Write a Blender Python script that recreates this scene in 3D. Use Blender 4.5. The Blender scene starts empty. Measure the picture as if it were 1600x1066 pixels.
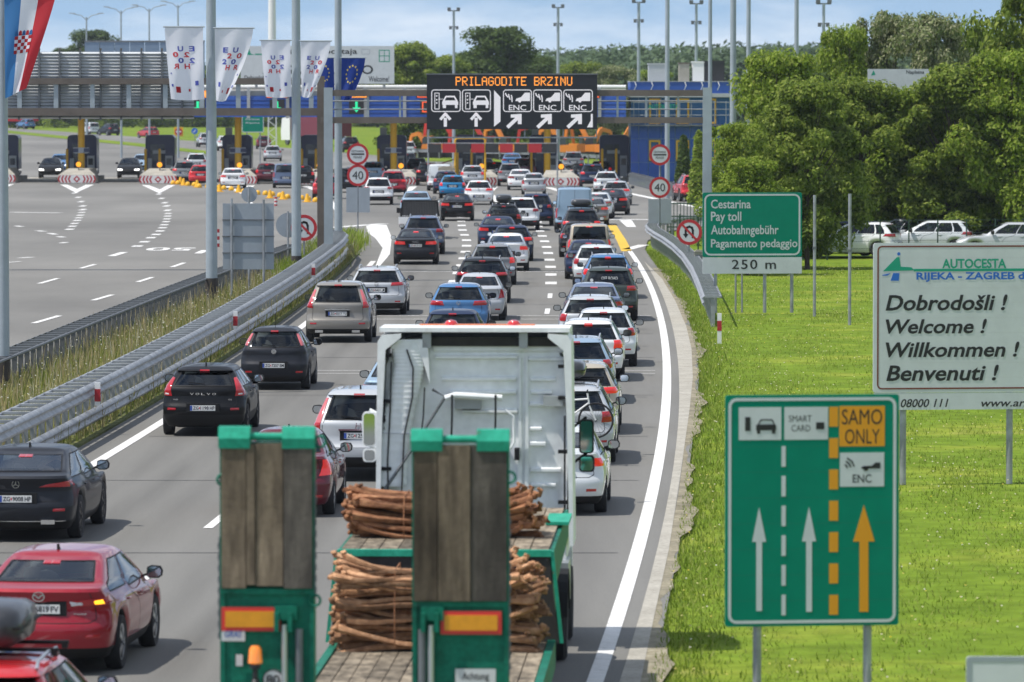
import bpy, bmesh, math, random
import numpy as np
from mathutils import Vector, Matrix
random.seed(7); RNG = np.random.default_rng(7)
sc = bpy.context.scene
COL = sc.collection
R = math.radians
# ------------------------------------------------------------------ camera, sky, sun
F_PX, CAM_H, PITCH = 8888.9, 7.3, math.atan(402/8888.9)
cam_d = bpy.data.cameras.new("camera"); cam = bpy.data.objects.new("camera", cam_d); COL.objects.link(cam)
cam.location = (0, 0, CAM_H); cam.rotation_euler = (math.pi/2 - PITCH, 0, 0)
cam_d.sensor_width = 36; cam_d.lens = 200; cam_d.clip_start = 1; cam_d.clip_end = 20000
cam_d.dof.use_dof = True; cam_d.dof.focus_distance = 135; cam_d.dof.aperture_fstop = 4.0
sc.camera = cam
SUN_AZ, SUN_EL = R(-107), R(61)      # azimuth measured from +Y towards +X
w = bpy.data.worlds.new("World"); sc.world = w; w.use_nodes = True
nt = w.node_tree; bg = nt.nodes["Background"]
sky = nt.nodes.new("ShaderNodeTexSky"); sky.sky_type = 'NISHITA'; sky.sun_disc = False
sky.sun_elevation = SUN_EL; sky.sun_rotation = SUN_AZ
sky.air_density = 1.1; sky.dust_density = 0.1; sky.ozone_density = 2.0; sky.altitude = 100
tc = nt.nodes.new("ShaderNodeTexCoord"); mp = nt.nodes.new("ShaderNodeMapping"); mp.inputs['Scale'].default_value = (1, 1, 4.5)
nz = nt.nodes.new("ShaderNodeTexNoise"); nz.inputs['Scale'].default_value = 9.0; nz.inputs['Detail'].default_value = 9; nz.inputs['Roughness'].default_value = .58
cr = nt.nodes.new("ShaderNodeValToRGB"); cr.color_ramp.elements[0].position = .40; cr.color_ramp.elements[1].position = .64
mx = nt.nodes.new("ShaderNodeMix"); mx.data_type = 'RGBA'
mx.inputs[7].default_value = (7.4, 7.7, 8.1, 1)
ml = nt.nodes.new("ShaderNodeMath"); ml.operation = 'MULTIPLY'; ml.inputs[1].default_value = .86
nt.links.new(tc.outputs['Generated'], mp.inputs[0]); nt.links.new(mp.outputs[0], nz.inputs['Vector'])
nt.links.new(nz.outputs[0], cr.inputs[0]); nt.links.new(cr.outputs[0], ml.inputs[0]); nt.links.new(ml.outputs[0], mx.inputs[0])
va = nt.nodes.new("ShaderNodeVectorMath"); va.operation = 'ADD'; va.inputs[1].default_value = (0, 0, .18)
nt.links.new(tc.outputs['Generated'], va.inputs[0]); nt.links.new(va.outputs[0], sky.inputs['Vector'])
nt.links.new(sky.outputs[0], mx.inputs[6]); nt.links.new(mx.outputs[2], bg.inputs[0]); bg.inputs[1].default_value = 0.138
sd = bpy.data.lights.new("sun", 'SUN'); sd.energy = 4.6; sd.angle = R(.53); sd.color = (1, .955, .89)
so = bpy.data.objects.new("sun", sd); COL.objects.link(so)
sv = Vector((math.sin(SUN_AZ)*math.cos(SUN_EL), math.cos(SUN_AZ)*math.cos(SUN_EL), math.sin(SUN_EL)))
so.rotation_euler = sv.to_track_quat('Z', 'Y').to_euler()
vs = sc.view_settings; vs.view_transform = 'Standard'; vs.look = 'None'; vs.exposure = 0.06; vs.gamma = 1; vs.use_curve_mapping = False
sc.cycles.max_bounces = 8; sc.cycles.transparent_max_bounces = 12; sc.cycles.caustics_reflective = False; sc.cycles.caustics_refractive = False
sc.cycles.use_denoising = True
# ------------------------------------------------------------------ projection helpers
CP, SP = math.cos(PITCH), math.sin(PITCH)
def ray(px, py):
    dx = (px-800)/F_PX; dv = -(py-533)/F_PX
    return Vector((dx, CP+dv*SP, -SP+dv*CP))
def gp(px, py, z=0.0):
    "ground point (X, Y) seen at a photo pixel"
    d = ray(px, py); t = (z-CAM_H)/d.z
    return (d.x*t, d.y*t)
def pz(px, py, Y):
    "point (X, Z) on the vertical plane at depth Y seen at a photo pixel"
    d = ray(px, py); t = Y/d.y
    return (d.x*t, CAM_H+d.z*t)
# ------------------------------------------------------------------ materials
MATS = {}
def mat(name, col, rough=.6, metal=0, coat=0, emit=0, emit_col=None, noise=0, nscale=8, bump=0, bscale=30, spec=.5, stretch=None):
    if name in MATS: return MATS[name]
    m = bpy.data.materials.new(name); m.use_nodes = True; t = m.node_tree
    b = t.nodes["Principled BSDF"]
    b.inputs['Base Color'].default_value = (*col, 1); b.inputs['Roughness'].default_value = rough; b.inputs['Metallic'].default_value = metal
    b.inputs['Specular IOR Level'].default_value = spec
    if coat: b.inputs['Coat Weight'].default_value = coat; b.inputs['Coat Roughness'].default_value = .04
    if emit: b.inputs['Emission Color'].default_value = (*(emit_col or col), 1); b.inputs['Emission Strength'].default_value = emit
    if noise or bump:
        c = t.nodes.new("ShaderNodeTexCoord"); src = c.outputs['Object']
        if stretch:
            mpn = t.nodes.new("ShaderNodeMapping"); mpn.inputs['Scale'].default_value = stretch
            t.links.new(src, mpn.inputs[0]); src = mpn.outputs[0]
    if noise:
        n = t.nodes.new("ShaderNodeTexNoise"); n.inputs['Scale'].default_value = nscale; n.inputs['Detail'].default_value = 8; n.inputs['Roughness'].default_value = .65
        t.links.new(src, n.inputs['Vector'])
        r = t.nodes.new("ShaderNodeMapRange"); r.inputs[1].default_value = .3; r.inputs[2].default_value = .7
        r.inputs[3].default_value = 1-noise; r.inputs[4].default_value = 1+noise*.6
        t.links.new(n.outputs[0], r.inputs[0])
        h = t.nodes.new("ShaderNodeVectorMath"); h.operation = 'SCALE'; h.inputs[0].default_value = col
        t.links.new(r.outputs[0], h.inputs['Scale']); t.links.new(h.outputs[0], b.inputs['Base Color'])
    if bump:
        n2 = t.nodes.new("ShaderNodeTexNoise"); n2.inputs['Scale'].default_value = bscale; n2.inputs['Detail'].default_value = 6
        t.links.new(src, n2.inputs['Vector'])
        bn = t.nodes.new("ShaderNodeBump"); bn.inputs['Strength'].default_value = bump; bn.inputs['Distance'].default_value = .02
        t.links.new(n2.outputs[0], bn.inputs['Height']); t.links.new(bn.outputs[0], b.inputs['Normal'])
    MATS[name] = m; return m
def ramp_mat(name, stops, scale=3, rough=.8, stretch=None, detail=9, bump=0, bscale=40, scale2=None, amount2=.35, coord='Object', dist=.03):
    "noise through a colour ramp, with a second noise octave multiplied in"
    if name in MATS: return MATS[name]
    m = bpy.data.materials.new(name); m.use_nodes = True; t = m.node_tree; b = t.nodes["Principled BSDF"]
    b.inputs['Roughness'].default_value = rough; b.inputs['Specular IOR Level'].default_value = .3
    c = t.nodes.new("ShaderNodeTexCoord"); src = c.outputs[coord]
    if stretch:
        mpn = t.nodes.new("ShaderNodeMapping"); mpn.inputs['Scale'].default_value = stretch; t.links.new(src, mpn.inputs[0]); src = mpn.outputs[0]
    n = t.nodes.new("ShaderNodeTexNoise"); n.inputs['Scale'].default_value = scale; n.inputs['Detail'].default_value = detail; n.inputs['Roughness'].default_value = .62
    t.links.new(src, n.inputs['Vector'])
    r = t.nodes.new("ShaderNodeValToRGB"); el = r.color_ramp.elements
    while len(el) < len(stops): el.new(.5)
    for e, (p, cc) in zip(el, stops): e.position = p; e.color = (*cc, 1)
    t.links.new(n.outputs[0], r.inputs[0]); out = r.outputs[0]
    if scale2:
        n3 = t.nodes.new("ShaderNodeTexNoise"); n3.inputs['Scale'].default_value = scale2; n3.inputs['Detail'].default_value = 5
        t.links.new(c.outputs[coord], n3.inputs['Vector'])
        mr = t.nodes.new("ShaderNodeMapRange"); mr.inputs[1].default_value = .3; mr.inputs[2].default_value = .7
        mr.inputs[3].default_value = 1-amount2; mr.inputs[4].default_value = 1+amount2
        t.links.new(n3.outputs[0], mr.inputs[0])
        h = t.nodes.new("ShaderNodeVectorMath"); h.operation = 'SCALE'; t.links.new(out, h.inputs[0]); t.links.new(mr.outputs[0], h.inputs['Scale']); out = h.outputs[0]
    t.links.new(out, b.inputs['Base Color'])
    if bump:
        n2 = t.nodes.new("ShaderNodeTexNoise"); n2.inputs['Scale'].default_value = bscale; n2.inputs['Detail'].default_value = 6
        t.links.new(c.outputs[coord], n2.inputs['Vector'])
        bn = t.nodes.new("ShaderNodeBump"); bn.inputs['Strength'].default_value = bump; bn.inputs['Distance'].default_value = dist
        t.links.new(n2.outputs[0], bn.inputs['Height']); t.links.new(bn.outputs[0], b.inputs['Normal'])
    MATS[name] = m; return m
def leaf_mat(name, cols, trans=.35, rough=.55):
    "foliage: colour varies per leaf"
    m = bpy.data.materials.new(name); m.use_nodes = True; t = m.node_tree; b = t.nodes["Principled BSDF"]
    g = t.nodes.new("ShaderNodeNewGeometry"); r = t.nodes.new("ShaderNodeValToRGB"); el = r.color_ramp.elements
    while len(el) < len(cols): el.new(.5)
    for i, (e, cc) in enumerate(zip(el, cols)): e.position = i/(len(cols)-1); e.color = (*cc, 1)
    t.links.new(g.outputs['Random Per Island'], r.inputs[0]); t.links.new(r.outputs[0], b.inputs['Base Color'])
    b.inputs['Roughness'].default_value = rough; b.inputs['Specular IOR Level'].default_value = .12
    tr = t.nodes.new("ShaderNodeBsdfTranslucent"); t.links.new(r.outputs[0], tr.inputs[0])
    ms = t.nodes.new("ShaderNodeMixShader"); ms.inputs[0].default_value = trans
    t.links.new(b.outputs[0], ms.inputs[1]); t.links.new(tr.outputs[0], ms.inputs[2]); t.links.new(ms.outputs[0], t.nodes["Material Output"].inputs[0])
    MATS[name] = m; return m
# ------------------------------------------------------------------ mesh builder
class MB:
    def __init__(s): s.v = []; s.f = []; s.m = []
    def add(s, vs, fs, mi=0):
        o = len(s.v); s.v += [tuple(q) for q in vs]; s.f += [tuple(i+o for i in q) for q in fs]; s.m += [mi]*len(fs); return s
    def box(s, x0, x1, y0, y1, z0, z1, mi=0, M=None):
        vs = [Vector(q) for q in ((x0,y0,z0),(x1,y0,z0),(x1,y1,z0),(x0,y1,z0),(x0,y0,z1),(x1,y0,z1),(x1,y1,z1),(x0,y1,z1))]
        if M: vs = [M @ q for q in vs]
        return s.add(vs, [(0,3,2,1),(4,5,6,7),(0,1,5,4),(1,2,6,5),(2,3,7,6),(3,0,4,7)], mi)
    def bar(s, p, q, w_, h_, mi=0, up=(0,0,1)):
        "box-section bar from p to q"
        p, q = Vector(p), Vector(q); d = (q-p); L = d.length; d.normalize(); u = Vector(up)
        if abs(d.dot(u)) > .98: u = Vector((0,1,0))
        r = d.cross(u).normalized(); u = r.cross(d)
        M = Matrix(((r.x,d.x,u.x,p.x),(r.y,d.y,u.y,p.y),(r.z,d.z,u.z,p.z),(0,0,0,1)))
        return s.box(-w_/2, w_/2, 0, L, -h_/2, h_/2, mi, M)
    def cyl(s, p, q, r0, r1=None, n=12, mi=0, caps=True):
        r1 = r0 if r1 is None else r1; p, q = Vector(p), Vector(q); d = (q-p).normalized()
        a = d.orthogonal().normalized(); b = d.cross(a); vs = []
        for c, r in ((p, r0), (q, r1)):
            for i in range(n):
                t = 2*math.pi*i/n; vs.append(c + (a*math.cos(t)+b*math.sin(t))*r)
        fs = [(i, (i+1)%n, n+(i+1)%n, n+i) for i in range(n)]
        if caps: fs += [tuple(range(n-1,-1,-1)), tuple(range(n, 2*n))]
        return s.add(vs, fs, mi)
    def tube(s, pts, r, n=8, mi=0, caps=True):
        pts = [Vector(q) for q in pts]; vs = []; up = None
        for k, q in enumerate(pts):
            d = (pts[min(k+1, len(pts)-1)] - pts[max(k-1, 0)]).normalized()
            a = d.orthogonal().normalized() if up is None else (up - d*up.dot(d)).normalized()
            up = a; b = d.cross(a); rr = r[k] if isinstance(r, (list, tuple)) else r
            for i in range(n):
                t = 2*math.pi*i/n; vs.append(q+(a*math.cos(t)+b*math.sin(t))*rr)
        fs = [(k*n+i, k*n+(i+1)%n, (k+1)*n+(i+1)%n, (k+1)*n+i) for k in range(len(pts)-1) for i in range(n)]
        if caps: fs += [tuple(range(n-1,-1,-1)), tuple(range((len(pts)-1)*n, len(pts)*n))]
        return s.add(vs, fs, mi)
    def lathe(s, prof, n=20, M=None, mi=0):
        "profile [(r, z)] turned about local Z"
        vs = []
        for r, z in prof:
            for i in range(n):
                t = 2*math.pi*i/n; q = Vector((r*math.cos(t), r*math.sin(t), z)); vs.append(M @ q if M else q)
        k = len(prof)
        fs = [(j*n+i, j*n+(i+1)%n, (j+1)*n+(i+1)%n, (j+1)*n+i) for j in range(k-1) for i in range(n)]
        closed = prof[0] == prof[-1]
        if prof[0][0] > 1e-4 and not closed: fs.append(tuple(range(n-1,-1,-1)))
        if prof[-1][0] > 1e-4 and not closed: fs.append(tuple(range((k-1)*n, k*n)))
        return s.add(vs, fs, mi)
    def prism(s, poly, y0, y1, mi=0, M=None, axis='y'):
        "polygon (u, v) extruded; axis y: (u, depth, v); x: (depth, u, v); z: (u, v, depth)"
        def P(u, v, d): return {'y': (u, d, v), 'x': (d, u, v), 'z': (u, v, d)}[axis]
        n = len(poly); vs = [Vector(P(u, v, y0)) for u, v in poly] + [Vector(P(u, v, y1)) for u, v in poly]
        if M: vs = [M @ q for q in vs]
        fs = [(i, (i+1)%n, n+(i+1)%n, n+i) for i in range(n)] + [tuple(range(n-1,-1,-1)), tuple(range(n, 2*n))]
        return s.add(vs, fs, mi)
    def mesh(s, name, mats, smooth=False, sharp=35, fixn=True):
        me = bpy.data.meshes.new(name); me.from_pydata(s.v, [], s.f)
        for m_ in (mats if isinstance(mats, (list, tuple)) else [mats]): me.materials.append(m_)
        if any(s.m): me.polygons.foreach_set('material_index', s.m)
        if fixn:
            bm = bmesh.new(); bm.from_mesh(me); bmesh.ops.recalc_face_normals(bm, faces=bm.faces); bm.to_mesh(me); bm.free()
        if smooth:
            me.polygons.foreach_set('use_smooth', [True]*len(me.polygons)); me.set_sharp_from_angle(angle=R(sharp))
        me.update(); return me
    def build(s, name, mats, parent=None, smooth=False, sharp=35, fixn=True, loc=None):
        o = bpy.data.objects.new(name, s.mesh(name, mats, smooth, sharp, fixn)); COL.objects.link(o)
        if parent: o.parent = parent
        if loc: o.location = loc
        return o
def link(name, me, parent=None, loc=None, rot=None):
    o = bpy.data.objects.new(name, me); COL.objects.link(o)
    if parent: o.parent = parent
    if loc is not None: o.location = loc
    if rot is not None: o.rotation_euler = rot
    return o
def tag(o, label=None, cat=None, group=None, kind=None):
    if label: o['label'] = label
    if cat: o['category'] = cat
    if group: o['group'] = group
    if kind: o['kind'] = kind
    return o
def thing(name, label, cat, loc=(0,0,0), rotz=0, group=None):
    o = bpy.data.objects.new(name, None); COL.objects.link(o); o.location = loc; o.rotation_euler = (0,0,rotz); o.empty_display_size = .2
    return tag(o, label, cat, group)
def dup(root, loc, rotz=None, label=None):
    r = root.copy(); COL.objects.link(r); r.location = loc
    if rotz is not None: r.rotation_euler = (0,0,rotz)
    if label: r['label'] = label
    for ch in list(root.children):
        c = ch.copy(); COL.objects.link(c); c.parent = r
        for g in ch.children:
            d = g.copy(); COL.objects.link(d); d.parent = c
    return r
def sheet(name, pts, z, m, kind='structure', parent=None):
    "flat polygon on the ground"
    bm = bmesh.new(); vs = [bm.verts.new((x, y, z)) for x, y in pts]; f = bm.faces.new(vs)
    if f.normal.z < 0 or sum(a[0]*b[1]-b[0]*a[1] for a, b in zip(pts, pts[1:]+pts[:1])) < 0: bmesh.ops.reverse_faces(bm, faces=[f])
    bmesh.ops.triangulate(bm, faces=list(bm.faces)); me = bpy.data.meshes.new(name); bm.to_mesh(me); bm.free(); me.materials.append(m)
    o = link(name, me, parent)
    if kind: o['kind'] = kind
    return o
# ------------------------------------------------------------------ flat print (lettering, pictograms) on the x-z plane, facing -Y
class Flat:
    "thin shapes in (u, v); each becomes a 4 mm slab in front of its panel"
    def __init__(s): s.mb = MB()
    def poly(s, pts, mi=0, d=0): s.mb.prism(pts, -.004-d, -.0005-d, mi); return s
    def rect(s, u0, u1, v0, v1, mi=0, d=0): return s.poly([(u0,v0),(u1,v0),(u1,v1),(u0,v1)], mi, d)
    def stroke(s, pts, w_, mi=0, d=0):
        for (a, b), (c, e) in zip(pts, pts[1:]):
            L = math.hypot(c-a, e-b) or 1; nx, ny = -(e-b)/L*w_/2, (c-a)/L*w_/2; ex, ey = (c-a)/L*w_*.3, (e-b)/L*w_*.3
            s.poly([(a+nx-ex,b+ny-ey),(a-nx-ex,b-ny-ey),(c-nx+ex,e-ny+ey),(c+nx+ex,e+ny+ey)], mi, d)
        return s
    def disc(s, u, v, r, mi=0, d=0, n=40, ry=None): return s.poly([(u+r*math.cos(2*math.pi*i/n), v+(ry or r)*math.sin(2*math.pi*i/n)) for i in range(n)], mi, d)
    def ring(s, u, v, r1, r0, mi=0, d=0, n=40, k=1.0):
        for i in range(n):
            a, b = 2*math.pi*i/n, 2*math.pi*(i+1)/n
            s.poly([(u+r0*k*math.cos(a), v+r0*math.sin(a)), (u+r1*k*math.cos(a), v+r1*math.sin(a)), (u+r1*k*math.cos(b), v+r1*math.sin(b)), (u+r0*k*math.cos(b), v+r0*math.sin(b))], mi, d)
        return s
    def frame(s, u0, u1, v0, v1, t, r, mi=0, d=0):
        "rounded rectangular line"
        out, inn = rrect(u0,u1,v0,v1,r), rrect(u0+t,u1-t,v0+t,v1-t,max(r-t,.001)); n = len(out)
        for i in range(n): s.poly([out[i], out[(i+1)%n], inn[(i+1)%n], inn[i]], mi, d)
        return s
    def build(s, name, mats, parent=None, loc=(0,0,0), fn=None):
        if fn: s.mb.v = [fn(*q) for q in s.mb.v]
        return s.mb.build(name, mats, parent, loc=loc)
def rrect(u0, u1, v0, v1, r, n=5):
    pts = []
    for cx, cy, a in ((u1-r, v0+r, -90), (u1-r, v1-r, 0), (u0+r, v1-r, 90), (u0+r, v0+r, 180)):
        for i in range(n+1): t = R(a+90*i/n); pts.append((cx+r*math.cos(t), cy+r*math.sin(t)))
    return pts
_FC = bpy.data.curves.new("lettering", 'FONT'); _FO = bpy.data.objects.new("lettering", _FC)
_TS = bpy.data.scenes.new('lettering_workbench'); _TS.collection.objects.link(_FO)
def text_mesh(s_, shear=0.0, bold=0.0, space=1.0):
    _FC.body = s_; _FC.shear = shear; _FC.offset = bold; _FC.extrude = 0; _FC.space_character = space; _FC.resolution_u = 3
    vl = _TS.view_layers[0]; vl.update(); dg = vl.depsgraph
    ob = _FO.evaluated_get(dg); me = ob.to_mesh()
    v = [tuple(q.co) for q in me.vertices]; f = [tuple(p.vertices) for p in me.polygons]; ob.to_mesh_clear()
    return v, f
def text(parent, s_, u0, u1, v0, v1, m, name="lettering", shear=0.0, bold=.012, mirror=False, d=.005, fn=None, space=1.0, loc=(0,0,0), keep=None):
    "lettering fitted to the box u0..u1, v0..v1 (keep='h': natural width from u0)"
    v, f = text_mesh(s_, shear, bold, space)
    if not v: return None
    xs = [q[0] for q in v]; ys = [q[1] for q in v]; a, b, c, e = min(xs), max(xs), min(ys), max(ys)
    sy = (v1-v0)/(e-c); sx = sy if keep == 'h' else (u1-u0)/(b-a)
    P = [((q[0]-a)*sx, (q[1]-c)*sy) for q in v]
    if mirror: P = [((u1-u0)-x, y) for x, y in P]
    pts = [(u0+x, -d, v0+y) for x, y in P]
    if fn: pts = [fn(*q) for q in pts]
    mb = MB(); mb.add(pts, f)
    return mb.build(name, m, parent, fixn=False, loc=loc)
# ================================================================== ground, roads, markings
M_ASPH = ramp_mat('asphalt', [(.25, (.148,.143,.131)), (.5, (.172,.167,.153)), (.8, (.20,.194,.178))], scale=.35, rough=.88, stretch=(2.2,.12,1), bump=.25, bscale=60, scale2=38, amount2=.16, dist=.01)
M_ASPH2 = ramp_mat('asphalt_worn', [(.28, (.125,.121,.112)), (.5, (.178,.172,.158)), (.75, (.24,.232,.213))], scale=.07, rough=.9, stretch=(1,.35,1), bump=.2, bscale=60, scale2=25, amount2=.12, dist=.01)
M_GRASS = ramp_mat('meadow', [(.28, (.10,.16,.016)), (.5, (.145,.215,.022)), (.62, (.205,.25,.032)), (.74, (.30,.29,.09))], scale=.22, rough=.95, bump=.8, bscale=9, scale2=1.6, amount2=.24, dist=.06)
M_WEED = ramp_mat('verge_soil', [(.3, (.06,.08,.02)), (.55, (.13,.14,.04)), (.8, (.22,.19,.09))], scale=1.2, rough=.95, bump=.8, bscale=12, dist=.08)
M_CONC = ramp_mat('concrete', [(.3, (.30,.28,.235)), (.6, (.40,.375,.32)), (.85, (.48,.455,.39))], scale=1.3, rough=.9, bump=.3, bscale=25, scale2=14, amount2=.2)
M_MARK = ramp_mat('road_paint', [(.26, (.34,.33,.31)), (.40, (.66,.65,.62)), (.75, (.80,.79,.77))], scale=3.4, rough=.65, scale2=30, amount2=.1)
M_YMARK = ramp_mat('yellow_road_paint', [(.25, (.45,.30,.05)), (.5, (.70,.44,.03)), (.8, (.75,.48,.04))], scale=3, rough=.6)
M_TAR = mat('tar_joint', (.05,.05,.05), .7)
g = sheet('ground', [(-3000,-50),(3000,-50),(3000,6000),(-3000,6000)], -.06, M_GRASS)
EDGE_PX = [(868,1300),(930,1066),(975,890),(996,815),(1011.6,782),(1023.7,722),(1032.7,680),(1041.7,620),(1046,560),(1042.6,529),(1037,499),(1029.5,480),(1020,454),(1005,424),(994,409),(979,394)]
_e = [gp(*q) for q in EDGE_PX]; EY = np.array([q[1] for q in _e]); EX = np.array([q[0] for q in _e])
_fit = np.polyfit(np.r_[EY, EY[-6:], 300], np.r_[EX, EX[-6:], 4.9], 3)
def xr(y):
    "right edge of the carriageway at depth y"
    y = np.clip(y, 30, 285.); return float(np.polyval(_fit, y))
def xslope(y): return (xr(y+2)-xr(y-2))/4
LANE = 3.58
def xl(y): return xr(y)-3*LANE
ys = list(range(30, 262, 8))
grass_edge = [gp(*q) for q in ((965,1300),(1020,1066),(1040,960),(1060,860),(1076,740),(1088,640),(1092,590),(1089,545),(1080,510),(1062,470),(1040,435),(1018,405),(1008,390),(1012,376),(1040,362),(1130,350),(1500,338))]
far = [gp(*q) for q in ((1500,322),(1110,318),(1070,311),(1030,297),(985,284),(985,262),(870,253),(640,247),(420,229),(200,213),(0,199),(-700,190))]
road_pts = grass_edge + far + [(-95, 700), (-95, 30)]
sheet('road', road_pts, 0, M_ASPH2)
def lane_asphalt():
    "asphalt with oil drips down the lane centres and polished wheel tracks, from the 'lane' attribute"
    m = M_ASPH.copy(); m.name = 'lane_asphalt'; t = m.node_tree; b = t.nodes["Principled BSDF"]; src = b.inputs['Base Color'].links[0].from_socket
    at = t.nodes.new("ShaderNodeAttribute"); at.attribute_name = 'lane'
    fr = t.nodes.new("ShaderNodeMath"); fr.operation = 'FRACT'; t.links.new(at.outputs['Fac'], fr.inputs[0])
    rp = t.nodes.new("ShaderNodeValToRGB"); el = rp.color_ramp.elements
    for p, v in ((0,.56),(.10,.52),(.26,.40),(.38,.50),(.50,.30),(.62,.50),(.74,.40),(.90,.52),(1,.56)):
        e = el.new(p) if 0 < p < 1 else el[0 if p == 0 else -1]; e.color = (v,v,v,1)
    t.links.new(fr.outputs[0], rp.inputs[0])
    c = t.nodes.new("ShaderNodeTexCoord"); mpn = t.nodes.new("ShaderNodeMapping"); mpn.inputs['Scale'].default_value = (1.5,.06,1); t.links.new(c.outputs['Object'], mpn.inputs[0])
    n = t.nodes.new("ShaderNodeTexNoise"); n.inputs['Scale'].default_value = 1.4; n.inputs['Detail'].default_value = 6; t.links.new(mpn.outputs[0], n.inputs['Vector'])
    mr = t.nodes.new("ShaderNodeMapRange"); mr.inputs[1].default_value = .25; mr.inputs[2].default_value = .75; mr.inputs[3].default_value = .25; mr.inputs[4].default_value = 1.0; t.links.new(n.outputs[0], mr.inputs[0])
    mr2 = t.nodes.new("ShaderNodeMapRange"); mr2.inputs[1].default_value = .3; mr2.inputs[2].default_value = .56; mr2.inputs[3].default_value = -.36; mr2.inputs[4].default_value = .03; t.links.new(rp.outputs[0], mr2.inputs[0])
    mu = t.nodes.new("ShaderNodeMath"); mu.operation = 'MULTIPLY_ADD'; mu.inputs[2].default_value = 1.0; t.links.new(mr2.outputs[0], mu.inputs[0]); t.links.new(mr.outputs[0], mu.inputs[1])
    h = t.nodes.new("ShaderNodeVectorMath"); h.operation = 'SCALE'; t.links.new(src, h.inputs[0]); t.links.new(mu.outputs[0], h.inputs['Scale']); t.links.new(h.outputs[0], b.inputs['Base Color'])
    return m
_mb = MB(); _n = 25; _V = []; _A = []
for y in ys:
    for k in range(_n): u = -.25+3.38*k/(_n-1); _V.append((xl(y)+u*LANE, y, .004)); _A.append(u)
_mb.add(_V, [(j*_n+i, j*_n+i+1, (j+1)*_n+i+1, (j+1)*_n+i) for j in range(len(ys)-1) for i in range(_n-1)])
_o = _mb.build('carriageway', lane_asphalt(), fixn=False); _o['kind'] = 'structure'; _at = _o.data.attributes.new('lane', 'FLOAT', 'POINT'); _at.data.foreach_set('value', _A)
# paved shoulder
sheet('shoulder', [(xr(y)+.30, y) for y in range(30, 236, 6)] + [(x-.15, y) for x, y in reversed(grass_edge[:11])], .008, M_CONC)
M_GRAVEL = ramp_mat('verge_gravel', [(.3,(.16,.14,.09)),(.55,(.27,.24,.17)),(.8,(.38,.35,.27))], scale=6, rough=.95, bump=.8, bscale=30, scale2=.9, amount2=.3)
_gy = np.array([q[1] for q in grass_edge[:13]]); _gx = np.array([q[0] for q in grass_edge[:13]]); _yy = np.arange(42, 226, .6)
_ge = [(float(np.interp(y, _gy, _gx)), float(y)) for y in _yy]
sheet('gravel_edge', [(x-.3, y) for x, y in _ge]+[(x+.03+.10*math.sin(y*.21)+.07*math.sin(y*.53+1)+.04*math.sin(y*1.7)+.05*random.random(), y) for x, y in reversed(_ge)], .003, M_GRAVEL)
M_GRASS.node_tree.nodes["Principled BSDF"].inputs['Specular IOR Level'].default_value = .04
# painted lines, each its own strip
def strip(name, pts, wd, z=.012, m=M_MARK, parent=None):
    mb = MB(); L = []; Rr = []
    for i, (x, y) in enumerate(pts):
        a = pts[max(i-1,0)]; b = pts[min(i+1,len(pts)-1)]; dx, dy = b[0]-a[0], b[1]-a[1]; l = math.hypot(dx, dy) or 1
        nx, ny = -dy/l*wd/2, dx/l*wd/2; L.append((x+nx,y+ny,z)); Rr.append((x-nx,y-ny,z))
    n = len(pts); mb.add(L+Rr, [(n+i, n+i+1, i+1, i) for i in range(n-1)])
    o = mb.build(name, m, parent, fixn=False); o['kind'] = 'structure'; return o
strip('edge_line', [(xr(y), y) for y in np.arange(30, 252, 3)], .21)
strip('edge_line', [(xl(y)-.1, y) for y in np.arange(30, 236, 3)], .22)
for k, (y0, y1) in enumerate(((0,1),)): pass
for off, start, end in ((LANE, 34, 330), (2*LANE, 40, 330)):
    y = start
    while y < end:
        if y < 196: a, L, step = .16, 4.2, 13.3
        else: a, L, step = .42, 2.6, 9.2
        strip('lane_dash', [(xr(min(y+t,285))-off-(max(y+t-262,0)*.012 if off > LANE else 0), y+t) for t in (0, L/2, L)], a)
        y += step
# transverse joints and detector lines
for yy, m_, wd in ((88.3,M_TAR,.07),(104.5,M_TAR,.06),(117.6,M_TAR,.06),(133.2,M_TAR,.07),(151.5,M_TAR,.08),(166,M_TAR,.07),(188,M_TAR,.1),(143.2,M_MARK,.10),(144.7,M_MARK,.10),(176.3,M_MARK,.14),(179.0,M_MARK,.14),(221,M_MARK,.2),(205,M_TAR,.1)):
    strip('road_joint', [(xl(yy)+.1, yy), (xr(yy)-.3, yy)], wd, z=.009, m=m_)
# yellow exit line and right-hand gore
strip('yellow_line', [gp(*q) for q in ((979,393),(971,376),(962,362),(956,352))], .45, m=M_YMARK)
strip('gore_line', [gp(*q) for q in ((945,343.5),(1045,343.5))], 1.3)
sheet('gore_bar', [gp(*q) for q in ((968,344.6),(987,344.6),(994,355),(979,355))], .012, M_MARK)
strip('gore_line', [gp(*q) for q in ((980,390),(1006,383))], .5)
strip('gore_line', [gp(*q) for q in ((975,301),(1010,308),(1060,319),(1110,327))], .5)
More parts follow.
